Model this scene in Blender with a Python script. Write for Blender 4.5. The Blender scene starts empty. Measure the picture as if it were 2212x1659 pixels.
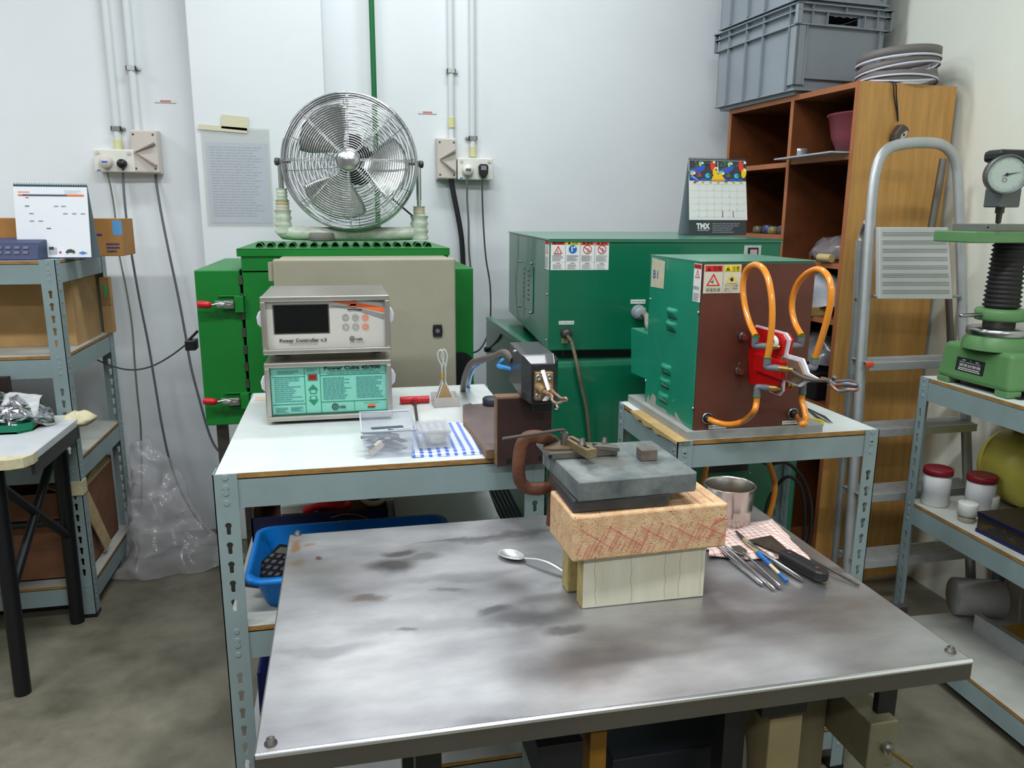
import bpy, bmesh, math, random
from math import sin, cos, pi, radians, sqrt
from mathutils import Vector, Matrix, noise
random.seed(7)
S = bpy.context.scene
COL = S.collection
# ---------------------------------------------------------------- camera
FPX = 1676.0; CAMH = 1.32
PITCH, ROLL, YAW = radians(12.35), radians(.345), radians(12.3)
_F = Vector((0, cos(PITCH), -sin(PITCH))); _U0 = Vector((0, sin(PITCH), cos(PITCH))); _R0 = Vector((1, 0, 0))
_R = cos(ROLL)*_R0 + sin(ROLL)*_U0; _U = -sin(ROLL)*_R0 + cos(ROLL)*_U0
_rz = Matrix.Rotation(-YAW, 3, 'Z')
_F, _R, _U = _rz @ _F, _rz @ _R, _rz @ _U
CAM = Vector((0, 0, CAMH))
cd = bpy.data.cameras.new('camera'); cam = bpy.data.objects.new('camera', cd); COL.objects.link(cam)
cd.sensor_width = 36; cd.lens = FPX/2212*36; cd.clip_start = .02; cd.clip_end = 60
m = Matrix((_R, _U, -_F)).transposed().to_4x4(); m.translation = CAM
cam.matrix_world = m; S.camera = cam
def _ray(x, y): return _F + _R*((x-1106)/FPX) + _U*((829.5-y)/FPX)
def PZ(x, y, z): d = _ray(x, y); return CAM + d*((z-CAMH)/d.z)
def PY(x, y, Y): d = _ray(x, y); return CAM + d*(Y/d.y)
def PX(x, y, X): d = _ray(x, y); return CAM + d*(X/d.x)
# ---------------------------------------------------------------- world, lights, exposure
w = bpy.data.worlds.new('world'); S.world = w; w.use_nodes = True
w.node_tree.nodes['Background'].inputs[0].default_value = (.8, .87, 1, 1)
w.node_tree.nodes['Background'].inputs[1].default_value = .3
CEIL = 3.25
LAMPS = [(-1.7, .5, 34), (.2, .45, 34), (-1.7, -1.9, 30), (.9, -1.9, 30), (-3.0, 2.3, 26), (.35, 2.45, 20)]
for i, (lx, ly, e) in enumerate(LAMPS):
    ld = bpy.data.lights.new('ceiling_tube', 'AREA'); ld.shape = 'RECTANGLE'; ld.size = 1.25; ld.size_y = .16
    ld.energy = e; ld.color = (.93, .98, 1.0)
    lo = bpy.data.objects.new('ceiling_tube', ld); COL.objects.link(lo); lo.location = (lx, ly, CEIL-.1)
    lo.rotation_euler = (0, 0, 0)
S.view_settings.view_transform = 'Standard'; S.view_settings.look = 'None'
S.view_settings.gamma = 1; S.view_settings.exposure = .47
S.view_settings.use_curve_mapping = False
S.cycles.use_denoising = True
S.cycles.max_bounces = 8; S.cycles.transparent_max_bounces = 12; S.cycles.caustics_reflective = False; S.cycles.caustics_refractive = False
# ---------------------------------------------------------------- materials
def lin(c):
    return tuple((v/255/12.92 if v/255 <= .04045 else ((v/255+.055)/1.055)**2.4) for v in c[:3]) + (1,)
MATS = {}
def mat(name, col, rough=.5, metal=0, var=0, vs=6, bump=0, bs=60, alpha=1, trans=0, emit=0, col2=None, thr=None, stretch=None, spec=.5, coat=0, ior=1.45):
    if name in MATS: return MATS[name]
    M = bpy.data.materials.new(name); M.use_nodes = True; nt = M.node_tree; N = nt.nodes; L = nt.links
    b = N['Principled BSDF']
    b.inputs['Base Color'].default_value = lin(col); b.inputs['Roughness'].default_value = rough
    b.inputs['Metallic'].default_value = metal; b.inputs['Alpha'].default_value = alpha
    b.inputs['Transmission Weight'].default_value = trans; b.inputs['IOR'].default_value = ior
    b.inputs['Specular IOR Level'].default_value = spec; b.inputs['Coat Weight'].default_value = coat
    if emit: b.inputs['Emission Color'].default_value = lin(col); b.inputs['Emission Strength'].default_value = emit
    if var or bump or col2:
        tc = N.new('ShaderNodeTexCoord'); mp = N.new('ShaderNodeMapping'); L.new(tc.outputs['Object'], mp.inputs[0])
        if stretch: mp.inputs['Scale'].default_value = stretch
    if var or col2:
        n = N.new('ShaderNodeTexNoise'); n.inputs['Scale'].default_value = vs; n.inputs['Detail'].default_value = 8; n.inputs['Roughness'].default_value = .6
        L.new(mp.outputs[0], n.inputs['Vector'])
        r = N.new('ShaderNodeValToRGB'); L.new(n.outputs['Fac'], r.inputs[0])
        if col2:
            a, c = thr or (.4, .6)
            r.color_ramp.elements[0].position = a; r.color_ramp.elements[1].position = c
            r.color_ramp.elements[0].color = lin(col); r.color_ramp.elements[1].color = lin(col2)
        else:
            r.color_ramp.elements[0].position = .3; r.color_ramp.elements[1].position = .7
            r.color_ramp.elements[0].color = lin([max(0, v*(1-var)) for v in col]); r.color_ramp.elements[1].color = lin([min(255, v*(1+var)) for v in col])
        L.new(r.outputs[0], b.inputs['Base Color'])
    if bump:
        n2 = N.new('ShaderNodeTexNoise'); n2.inputs['Scale'].default_value = bs; n2.inputs['Detail'].default_value = 4
        L.new(mp.outputs[0], n2.inputs['Vector'])
        bp = N.new('ShaderNodeBump'); bp.inputs['Strength'].default_value = bump; bp.inputs['Distance'].default_value = .004
        L.new(n2.outputs['Fac'], bp.inputs['Height']); L.new(bp.outputs[0], b.inputs['Normal'])
    MATS[name] = M
    return M
def blobmat(M, blobs, warp=.03, ws=9, seed=0):
    """real stains with a shape of their own: (x, y, rx, ry, colour, strength) in object xy, edges warped by noise"""
    nt = M.node_tree; N = nt.nodes; L = nt.links; b = N['Principled BSDF']
    tc = N.new('ShaderNodeTexCoord'); nz = N.new('ShaderNodeTexNoise'); nz.inputs['Scale'].default_value = ws; nz.inputs['Detail'].default_value = 5
    L.new(tc.outputs['Object'], nz.inputs['Vector'])
    sb = N.new('ShaderNodeVectorMath'); sb.operation = 'SUBTRACT'; L.new(nz.outputs['Color'], sb.inputs[0]); sb.inputs[1].default_value = (.5, .5, .5)
    sc = N.new('ShaderNodeVectorMath'); sc.operation = 'SCALE'; sc.inputs['Scale'].default_value = warp*4; L.new(sb.outputs[0], sc.inputs[0])
    ad = N.new('ShaderNodeVectorMath'); ad.operation = 'ADD'; L.new(tc.outputs['Object'], ad.inputs[0]); L.new(sc.outputs[0], ad.inputs[1])
    src = b.inputs['Base Color'].links[0].from_socket if b.inputs['Base Color'].links else None
    for (x, y, rx, ry, c, st) in blobs:
        o = N.new('ShaderNodeVectorMath'); o.operation = 'SUBTRACT'; L.new(ad.outputs[0], o.inputs[0]); o.inputs[1].default_value = (x, y, 0)
        s2 = N.new('ShaderNodeVectorMath'); s2.operation = 'MULTIPLY'; L.new(o.outputs[0], s2.inputs[0]); s2.inputs[1].default_value = (1/rx, 1/ry, 0)
        ln = N.new('ShaderNodeVectorMath'); ln.operation = 'LENGTH'; L.new(s2.outputs[0], ln.inputs[0])
        mr = N.new('ShaderNodeMapRange'); mr.inputs['From Min'].default_value = 1.15; mr.inputs['From Max'].default_value = .35; mr.inputs['To Max'].default_value = st
        mr.interpolation_type = 'SMOOTHSTEP'; L.new(ln.outputs['Value'], mr.inputs['Value'])
        mx = N.new('ShaderNodeMix'); mx.data_type = 'RGBA'; L.new(mr.outputs[0], mx.inputs[0])
        if src: L.new(src, mx.inputs[6])
        else: mx.inputs[6].default_value = b.inputs['Base Color'].default_value
        mx.inputs[7].default_value = lin(c); src = mx.outputs[2]
    L.new(src, b.inputs['Base Color'])
def gingham(name, base, c, sx, sy, w=.5, rough=.9, weak=.5):
    """woven check: stripes of colour c in both directions, from object coordinates"""
    M = bpy.data.materials.new(name); M.use_nodes = True; nt = M.node_tree; N = nt.nodes; L = nt.links; b = N['Principled BSDF']
    b.inputs['Roughness'].default_value = rough
    tc = N.new('ShaderNodeTexCoord'); sp = N.new('ShaderNodeSeparateXYZ'); L.new(tc.outputs['Object'], sp.inputs[0])
    outs = []
    for ax, s in ((0, sx), (1, sy)):
        m1 = N.new('ShaderNodeMath'); m1.operation = 'MULTIPLY'; L.new(sp.outputs[ax], m1.inputs[0]); m1.inputs[1].default_value = s
        m2 = N.new('ShaderNodeMath'); m2.operation = 'FRACT'; L.new(m1.outputs[0], m2.inputs[0])
        m3 = N.new('ShaderNodeMath'); m3.operation = 'LESS_THAN'; L.new(m2.outputs[0], m3.inputs[0]); m3.inputs[1].default_value = w
        outs.append(m3)
    a = N.new('ShaderNodeMath'); a.operation = 'ADD'; L.new(outs[0].outputs[0], a.inputs[0]); 
    a2 = N.new('ShaderNodeMath'); a2.operation = 'MULTIPLY'; L.new(outs[1].outputs[0], a2.inputs[0]); a2.inputs[1].default_value = weak
    L.new(a2.outputs[0], a.inputs[1])
    d = N.new('ShaderNodeMath'); d.operation = 'DIVIDE'; L.new(a.outputs[0], d.inputs[0]); d.inputs[1].default_value = 1+weak
    mx = N.new('ShaderNodeMix'); mx.data_type = 'RGBA'; L.new(d.outputs[0], mx.inputs[0]); mx.inputs[6].default_value = lin(base); mx.inputs[7].default_value = lin(c)
    L.new(mx.outputs[2], b.inputs['Base Color'])
    return M
def film(name, col, alpha, rough=.15):
    """thin clear plastic"""
    return mat(name, col, rough, alpha=alpha, spec=.8, bump=.3, bs=30)
# ---------------------------------------------------------------- mesh builder
X, Y_, Z = Vector((1, 0, 0)), Vector((0, 1, 0)), Vector((0, 0, 1))
TM = {}   # root object name -> world matrix
TOUT = {}
def _curve_mesh(outer, holes):
    cu = bpy.data.curves.new('tmp', 'CURVE'); cu.dimensions = '2D'; cu.fill_mode = 'BOTH'
    for lp in [outer]+list(holes):
        sp = cu.splines.new('POLY'); sp.points.add(len(lp)-1); sp.use_cyclic_u = True
        for p, q in zip(sp.points, lp): p.co = (q[0], q[1], 0, 1)
    ob = bpy.data.objects.new('tmp', cu); COL.objects.link(ob)
    dg = bpy.context.evaluated_depsgraph_get(); me = bpy.data.meshes.new_from_object(ob.evaluated_get(dg))
    bpy.data.objects.remove(ob); bpy.data.curves.remove(cu)
    v = [(p.co.x, p.co.y) for p in me.vertices]; f = [tuple(p.vertices) for p in me.polygons]
    bpy.data.meshes.remove(me)
    return v, f
_TC = {}
def _text_mesh(s, bold=0):
    k = (s, bold)
    if k in _TC: return _TC[k]
    cu = bpy.data.curves.new('tmp', 'FONT'); cu.body = s; cu.size = 1; cu.resolution_u = 2; cu.offset = bold
    ob = bpy.data.objects.new('tmp', cu); COL.objects.link(ob)
    dg = bpy.context.evaluated_depsgraph_get(); me = bpy.data.meshes.new_from_object(ob.evaluated_get(dg))
    bpy.data.objects.remove(ob); bpy.data.curves.remove(cu)
    v = [(p.co.x, p.co.y) for p in me.vertices]; f = [tuple(p.vertices) for p in me.polygons]
    bpy.data.meshes.remove(me); _TC[k] = (v, f)
    return v, f
class MB:
    def __init__(s): s.v = []; s.f = []; s.mi = []; s.sm = []; s.k = 0
    def add(s, vs, fs, m=0, sm=False):
        n = len(s.v); s.v += [Vector(p) for p in vs]
        for f in fs: s.f.append(tuple(i+n for i in f)); s.mi.append(m); s.sm.append(sm)
        return s
    def bx(s, x0, x1, y0, y1, z0, z1, m=0):
        vs = [(x, y, z) for z in (z0, z1) for y in (y0, y1) for x in (x0, x1)]
        return s.add(vs, [(0, 2, 3, 1), (4, 5, 7, 6), (0, 1, 5, 4), (2, 6, 7, 3), (0, 4, 6, 2), (1, 3, 7, 5)], m)
    def box(s, c, d, m=0, R=None):
        """box centred on c with edges d, turned by matrix R"""
        vs = [Vector((x, y, z)) for z in (-.5, .5) for y in (-.5, .5) for x in (-.5, .5)]
        vs = [Vector((p.x*d[0], p.y*d[1], p.z*d[2])) for p in vs]
        if R is not None: vs = [R @ p for p in vs]
        vs = [p+Vector(c) for p in vs]
        return s.add(vs, [(0, 2, 3, 1), (4, 5, 7, 6), (0, 1, 5, 4), (2, 6, 7, 3), (0, 4, 6, 2), (1, 3, 7, 5)], m)
    def cyl(s, p0, p1, r0, r1=None, n=20, m=0, caps=True):
        p0, p1 = Vector(p0), Vector(p1); r1 = r0 if r1 is None else r1
        a = (p1-p0).normalized(); u = a.orthogonal().normalized(); w_ = a.cross(u)
        vs = [p+(u*cos(2*pi*i/n)+w_*sin(2*pi*i/n))*r for p, r in ((p0, r0), (p1, r1)) for i in range(n)]
        s.add(vs, [(i, (i+1) % n, n+(i+1) % n, n+i) for i in range(n)], m, True)
        if caps: s.add(vs[:n], [tuple(reversed(range(n)))], m); s.add(vs[n:], [tuple(range(n))], m)
        return s
    def tube(s, pts, r, n=8, m=0, closed=False, caps=True, sub=0):
        pts = [Vector(p) for p in pts]
        if sub: pts = spline(pts, sub, closed)
        N = len(pts); R = r if isinstance(r, (list, tuple)) else None
        t0 = (pts[1]-pts[0]).normalized(); u = t0.orthogonal().normalized(); vs = []
        for i, p in enumerate(pts):
            a = pts[(i-1) % N] if (closed or i > 0) else p; b = pts[(i+1) % N] if (closed or i < N-1) else p
            t = (b-a).normalized(); u = (u-t*u.dot(t)).normalized(); w_ = t.cross(u)
            rr = r if R is None else R[min(int(i*len(R)/N), len(R)-1)]
            vs += [p+(u*cos(2*pi*k/n)+w_*sin(2*pi*k/n))*rr for k in range(n)]
        fs = [(i*n+k, i*n+(k+1) % n, ((i+1) % N)*n+(k+1) % n, ((i+1) % N)*n+k) for i in range(N if closed else N-1) for k in range(n)]
        s.add(vs, fs, m, True)
        if caps and not closed: s.add(vs[:n], [tuple(reversed(range(n)))], m); s.add(vs[-n:], [tuple(range(n))], m)
        return s
    def lathe(s, prof, c=(0, 0, 0), axis=Z, n=32, m=0, sm=True, arc=None):
        axis = Vector(axis).normalized(); u = axis.orthogonal().normalized() if abs(axis.z) < .99 else X.copy(); w_ = axis.cross(u); c = Vector(c)
        vs = []; P = len(prof)
        for r, h in prof: vs += [c+axis*h+(u*cos(2*pi*k/n)+w_*sin(2*pi*k/n))*r for k in range(n)]
        return s.add(vs, [(i*n+k, i*n+(k+1) % n, (i+1)*n+(k+1) % n, (i+1)*n+k) for i in range(P-1) for k in range(n)], m, sm)
    def ball(s, c, r, n=16, m=0, sc=(1, 1, 1)):
        c = Vector(c); vs = []; k = n//2
        for i in range(k+1):
            for j in range(n): a = pi*i/k; b = 2*pi*j/n; vs.append(c+Vector((sc[0]*r*sin(a)*cos(b), sc[1]*r*sin(a)*sin(b), sc[2]*r*cos(a))))
        return s.add(vs, [(i*n+j, (i+1)*n+j, (i+1)*n+(j+1) % n, i*n+(j+1) % n) for i in range(k) for j in range(n)], m, True)
    def prism(s, poly, O, U, V, t, m=0):
        """polygon in the plane O+aU+bV, extruded by t along -(UxV)"""
        O, U, V = Vector(O), Vector(U), Vector(V); N = U.cross(V).normalized(); n = len(poly)
        a = [O+U*p[0]+V*p[1] for p in poly]; b = [p-N*t for p in a]
        s.add(a+b, [tuple(range(n)), tuple(reversed(range(n, 2*n)))]+[(i, n+i, n+(i+1) % n, (i+1) % n) for i in range(n)], m)
        return s
    def plate(s, outer, holes, O, U, V, t, m=0):
        v, f = _curve_mesh(outer, holes); O, U, V = Vector(O), Vector(U), Vector(V); N = U.cross(V).normalized()
        a = [O+U*p[0]+V*p[1] for p in v]; s.add(a, f, m); s.add([p-N*t for p in a], [tuple(reversed(q)) for q in f], m)
        for lp in [outer]+list(holes):
            n = len(lp); q = [O+U*p[0]+V*p[1] for p in lp]; s.add(q+[p-N*t for p in q], [(i, (i+1) % n, n+(i+1) % n, n+i) for i in range(n)], m)
        return s
    def quad(s, O, U, V, x0, y0, x1, y1, m=0, off=.0004):
        s.k = min(s.k+2.5e-5, .0018)
        O, U, V = Vector(O), Vector(U), Vector(V); N = U.cross(V).normalized()*(off+s.k)
        return s.add([O+N+U*a+V*b for a, b in ((x0, y0), (x1, y0), (x1, y1), (x0, y1))], [(0, 1, 2, 3)], m)
    def poly(s, O, U, V, pts, m=0, off=.0004):
        s.k = min(s.k+2.5e-5, .0018)
        O, U, V = Vector(O), Vector(U), Vector(V); N = U.cross(V).normalized()*(off+s.k)
        return s.add([O+N+U*a+V*b for a, b in pts], [tuple(range(len(pts)))], m)
    def disc(s, O, U, V, cx, cy, r, m=0, off=.0004, n=24, r0=0):
        if not r0: return s.poly(O, U, V, [(cx+r*cos(2*pi*i/n), cy+r*sin(2*pi*i/n)) for i in range(n)], m, off)
        for i in range(n):
            a, b = 2*pi*i/n, 2*pi*(i+1)/n
            s.poly(O, U, V, [(cx+r0*cos(a), cy+r0*sin(a)), (cx+r*cos(a), cy+r*sin(a)), (cx+r*cos(b), cy+r*sin(b)), (cx+r0*cos(b), cy+r0*sin(b))], m, off)
        return s
    def text(s, t, O, U, V, x, y, h, m=0, off=.0005, w=None, bold=0, center=False):
        """lettering of cap height h at (x, y) in the plane, squeezed to width w when given"""
        v, f = _text_mesh(t, bold)
        if not v: return s
        xs = [p[0] for p in v]; x0, x1 = min(xs), max(xs); k = h/.7; kx = (w/(x1-x0)) if w else k
        O, U, V = Vector(O), Vector(U), Vector(V); N = U.cross(V).normalized()*(off+s.k)
        dx = -(x1-x0)*kx/2 if center else 0
        return s.add([O+N+U*(x+dx+(p[0]-x0)*kx)+V*(y+p[1]*k) for p in v], f, m)
    def lines(s, O, U, V, x0, y0, x1, y1, n, m=0, fill=.4, off=.0005, ragged=.3, seed=1):
        """n rows of print too small to read"""
        rr = random.Random(seed); dy = (y1-y0)/n; k0 = s.k
        for i in range(n):
            a = x0; yy = y1-dy*(i+.5)
            end = x1-(x1-x0)*ragged*rr.random()
            while a < end:
                b = min(end, a+(x1-x0)*(.05+.12*rr.random())); s.k = k0; s.quad(O, U, V, a, yy-dy*fill/2, b, yy+dy*fill/2, m, off); a = b+(x1-x0)*.018
        return s
    def grid(s, fn, nu, nv, m=0, sm=True, t=0):
        vs = [Vector(fn(i/nu, j/nv)) for j in range(nv+1) for i in range(nu+1)]
        fs = [(j*(nu+1)+i, j*(nu+1)+i+1, (j+1)*(nu+1)+i+1, (j+1)*(nu+1)+i) for j in range(nv) for i in range(nu)]
        return s.add(vs, fs, m, sm)
    def build(s, name, mats, parent=None, bevel=0, label=None, cat=None, group=None, kind=None, local=False, seg=2, solid=0, sub=0, recalc=False, origin=None):
        if not isinstance(mats, (list, tuple)): mats = [mats]
        me = bpy.data.meshes.new(name); o = bpy.data.objects.new(name, me)
        vs = s.v
        if parent is not None:
            Mx = TM[parent.name]
            if not local: inv = Mx.inverted(); vs = [inv @ p for p in vs]
            TM_o = Mx
        else:
            if origin is None:
                a = [min(p[i] for p in vs) for i in range(3)]; b = [max(p[i] for p in vs) for i in range(3)]
                c = Vector(((a[0]+b[0])/2, (a[1]+b[1])/2, a[2]))
            else: c = Vector(origin)
            vs = [p-c for p in vs]; o.location = c; TM_o = Matrix.Translation(c)
        me.from_pydata([tuple(p) for p in vs], [], s.f)
        for mt in mats: me.materials.append(mt)
        me.polygons.foreach_set('material_index', s.mi); me.polygons.foreach_set('use_smooth', s.sm); me.update()
        if recalc:
            bm = bmesh.new(); bm.from_mesh(me); bmesh.ops.recalc_face_normals(bm, faces=bm.faces); bm.to_mesh(me); bm.free()
        COL.objects.link(o)
        if parent is not None: o.parent = parent
        TM[o.name] = TM_o
        if solid: q = o.modifiers.new('s', 'SOLIDIFY'); q.thickness = solid; q.offset = 0
        if sub: q = o.modifiers.new('u', 'SUBSURF'); q.levels = sub; q.render_levels = sub
        if bevel:
            q = o.modifiers.new('b', 'BEVEL'); q.width = bevel; q.segments = seg; q.limit_method = 'ANGLE'; q.angle_limit = radians(40); q.harden_normals = False
        if label: o['label'] = label
        if cat: o['category'] = cat
        if group: o['group'] = group
        if kind: o['kind'] = kind
        return o
def spline(pts, k, closed=False):
    out = []; n = len(pts)
    for i in range(n if closed else n-1):
        g = (lambda j: pts[j % n]) if closed else (lambda j: pts[max(0, min(n-1, j))])
        p0, p1, p2, p3 = g(i-1), g(i), g(i+1), g(i+2)
        for q in range(k):
            t = q/k; out.append(.5*((2*p1)+(p2-p0)*t+(2*p0-5*p1+4*p2-p3)*t*t+(3*p1-p0-3*p2+p3)*t**3))
    if not closed: out.append(pts[-1])
    return out
def thing(name, label, cat, loc, rz=0, group=None):
    o = bpy.data.objects.new(name, None); COL.objects.link(o); o.location = loc; o.rotation_euler = (0, 0, rz); o.empty_display_size = .05
    o['label'] = label; o['category'] = cat
    if group: o['group'] = group
    TM[o.name] = Matrix.Translation(Vector(loc)) @ Matrix.Rotation(rz, 4, 'Z')
    return o
def dup(root, loc, label=None, group=None, rz=None):
    r = root.copy(); COL.objects.link(r); r.location = loc
    if rz is not None: r.rotation_euler[2] = rz
    if label: r['label'] = label
    if group: r['group'] = group
    def rec(a, b):
        for ch in [c for c in list(a.children)]:
            c = ch.copy(); COL.objects.link(c); c.parent = b; rec(ch, c)
    rec(root, r)
    TM[r.name] = Matrix.Translation(Vector(loc)) @ Matrix.Rotation(r.rotation_euler[2], 4, 'Z')
    return r
# facing frames: front faces (towards -y) and left faces (towards -x)
FU, FV = X, Z
LU, LV = -Y_, Z
# ---------------------------------------------------------------- shared materials
wall_m = mat('wall_paint', (226, 229, 233), .85, var=.015, vs=2, bump=.05, bs=40)
wall_r = mat('wall_paint_cream', (228, 230, 219), .85, var=.015, vs=2, bump=.05, bs=40)
floor_m = mat('concrete', (88, 85, 72), .45, col2=(128, 123, 108), thr=(.34, .66), vs=5, bump=.12, bs=45)
rack_m = mat('rack_paint', (134, 150, 152), .42, var=.04, vs=8)
lam_m = mat('white_laminate', (210, 215, 213), .35, var=.03, vs=14)
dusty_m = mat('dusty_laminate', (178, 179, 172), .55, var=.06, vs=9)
ply_m = mat('plywood_edge', (150, 112, 62), .7, var=.18, vs=30, stretch=(1, 1, 8))
steel_m = mat('steel', (172, 172, 172), .28, 1)
chrome_m = mat('chrome', (215, 215, 218), .12, 1)
alu_m = mat('aluminium', (190, 192, 194), .4, .55, var=.05, vs=12)
dark_steel = mat('dark_steel', (88, 84, 80), .5, .8, var=.12, vs=60)
black_m = mat('black_plastic', (22, 22, 24), .4)
cable_m = mat('black_cable', (28, 30, 32), .5)
gcable_m = mat('grey_cable', (84, 88, 92), .55)
white_pl = mat('white_plastic', (225, 224, 216), .35)
cream_pl = mat('cream_plastic', (206, 198, 188), .45)
red_m = mat('red_plastic', (190, 22, 34), .35)
print_k = mat('print_black', (30, 30, 34), .6)
print_g = mat('print_grey', (132, 132, 140), .7)
print_w = mat('print_white', (225, 225, 222), .6)
print_r = mat('print_red', (214, 34, 30), .5)
print_y = mat('print_yellow', (226, 208, 30), .5)
print_o = mat('print_orange', (240, 106, 44), .5)
print_b = mat('print_blue', (22, 104, 186), .5)
tape_m = mat('masking_tape', (200, 190, 156), .8, var=.08, vs=40, bump=.2, bs=90)
kraft = mat('cardboard', (176, 138, 92), .85, var=.05, vs=12)
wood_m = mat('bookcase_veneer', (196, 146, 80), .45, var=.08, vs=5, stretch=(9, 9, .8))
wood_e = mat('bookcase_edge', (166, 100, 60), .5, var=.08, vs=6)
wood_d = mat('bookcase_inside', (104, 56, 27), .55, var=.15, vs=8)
# ================================================================= SETTING
WY = 3.30; WXR = 2.035; PIER = 3.16
pxl = PY(424, 330, PIER).x; pxr = PY(697, 100, PIER).x
MB().bx(-4.2, WXR+.1, -4.2, WY+.1, -.06, 0).build('floor', floor_m, kind='structure')
MB().bx(-4.2, WXR+.1, -4.2, WY+.1, CEIL, CEIL+.06).build('ceiling', mat('ceiling_paint', (200, 203, 206), .9), kind='structure')
MB().bx(-4.2, WXR, WY, WY+.1, 0, CEIL).build('wall_back', wall_m, kind='structure')
MB().bx(pxl, pxr, PIER, WY, 0, CEIL).build('wall_pier', wall_m, kind='structure', bevel=.004)
MB().bx(WXR, WXR+.1, -4.2, WY+.1, 0, CEIL).build('wall_right', wall_r, kind='structure')
wall_f = mat('wall_paint_dull', (168, 170, 170), .9)
MB().bx(-4.3, -4.2, -4.2, WY, 0, CEIL).build('wall_left', wall_f, kind='structure')
MB().bx(-4.2, WXR, -4.3, -4.2, 0, CEIL).build('wall_front', wall_f, kind='structure')
# ================================================================= RACKS
def keyhole(cx, z, r=.0058, n=10):
    pts = []
    for i in range(n+1):
        a = -pi*.28+(pi*1.56)*i/n; pts.append((cx+r*cos(a), z+r*sin(a)))
    return pts+[(cx-.0036, z-.016), (cx-.0022, z-.0185), (cx+.0022, z-.0185), (cx+.0036, z-.016)]
def rack(label, x0, x1, y0, y1, h, shelves, pw=.042, bm=.056, group=None, boards=None, rz=0, pw2=None, names='boltless_shelf'):
    cx, cy = (x0+x1)/2, (y0+y1)/2; R = thing(names, label, 'shelf', (cx, cy, 0), rz, group); wx, wy = (x1-x0)/2, (y1-y0)/2
    pw2 = pw2 or pw
    for sx in (-1, 1):
        for sy in (-1, 1):
            mb = MB()
            hol = []; k = h-.022
            while k > .05:
                if not any(zt-bm-.016 < k < zt+.022 for zt in shelves): hol.append(k)
                k -= .038
            riv = [zt-bm*.28 for zt in shelves]+[zt-bm*.8 for zt in shelves]
            for (pw_, U, yy, xx) in ((pw, X, sy*wy, None), (pw2, Y_, None, sx*wx)):
                if yy is not None:   # flange on the front / back plane
                    a = -wx if sx < 0 else wx-pw_; cxx = a+pw_/2
                    O = (0, yy if sy < 0 else yy-.002+.002, 0)
                    mb.plate([(a, 0), (a+pw_, 0), (a+pw_, h), (a, h)], [keyhole(cxx, q) for q in hol], (0, -wy if sy < 0 else wy, 0), X if sy < 0 else X, Z, .002 if sy < 0 else -.002)
                    for q in riv:
                        for dq in (.0095, -.0095)[:2]: mb.cyl((cxx, sy*(wy-.001), q+dq), (cxx, sy*(wy+.0012), q+dq), .0062, .005, 12)
                else:
                    a = -wy if sy < 0 else wy-pw_; cyy = a+pw_/2
                    mb.plate([(a, 0), (a+pw_, 0), (a+pw_, h), (a, h)], [keyhole(cyy, q) for q in hol], (sx*wx, 0, 0), Y_, Z, .002*sx)
                    for q in riv:
                        for dq in (.0095, -.0095): mb.cyl((sx*(wx-.001), cyy, q+dq), (sx*(wx+.0012), cyy, q+dq), .0062, .005, 12)
            mb.build('post', rack_m, R, local=True)
            MB().bx(*sorted((sx*(wx+.002), sx*(wx-pw))), *sorted((sy*(wy+.002), sy*(wy-pw))), -.0, .012).build('foot', black_m, R, local=True)
    for i, zt in enumerate(shelves):
        tb = .010; e = .0025
        for sy in (-1, 1):
            a = sy*(wy-e)
            MB().bx(-wx+pw*.35, wx-pw*.35, *sorted((a, a-sy*.0016)), zt-tb-bm, zt-tb).bx(-wx+.004, wx-.004, *sorted((a, a-sy*.016)), zt-tb-.0016, zt-tb).build('beam', rack_m, R, local=True)
        for sx in (-1, 1):
            a = sx*(wx-e)
            MB().bx(*sorted((a, a-sx*.0016)), -wy+pw*.35, wy-pw*.35, zt-tb-bm, zt-tb).bx(*sorted((a, a-sx*.016)), -wy+.004, wy-.004, zt-tb-.0016, zt-tb).build('beam', rack_m, R, local=True)
        bo = MB().bx(-wx+.0035, wx-.0035, -wy+.0035, wy-.0035, zt-tb, zt-.0006).build('shelf_board', ply_m, R, local=True)
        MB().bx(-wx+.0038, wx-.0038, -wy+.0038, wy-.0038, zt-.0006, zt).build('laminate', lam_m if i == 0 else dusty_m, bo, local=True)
    return R
HB = .86
BLx0, BLx1, BLy0, BLy1 = PZ(458.6, 1026, HB).x, PZ(1181, 985, HB).x, 1.405, 2.07
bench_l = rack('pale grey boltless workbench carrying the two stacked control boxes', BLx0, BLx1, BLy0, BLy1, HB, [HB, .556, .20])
BRx0, BRx1, BRy0, BRy1 = .668, 1.146, 1.442, 1.80
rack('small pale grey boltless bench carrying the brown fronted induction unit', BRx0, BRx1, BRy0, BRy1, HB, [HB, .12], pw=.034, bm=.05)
RRx0, RRx1 = 1.61, 1.985; RRz = .868
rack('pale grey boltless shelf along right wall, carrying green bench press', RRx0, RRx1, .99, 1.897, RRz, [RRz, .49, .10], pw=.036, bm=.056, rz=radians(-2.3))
LRx1 = -.845; LRy0, LRy1 = 2.60, 3.12
rack('tall grey boltless shelf at left with desk calendar on top', -1.80, LRx1, LRy0, LRy1, 1.178, [1.175, .885, .545, .12], pw=.045, bm=.06)
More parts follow.
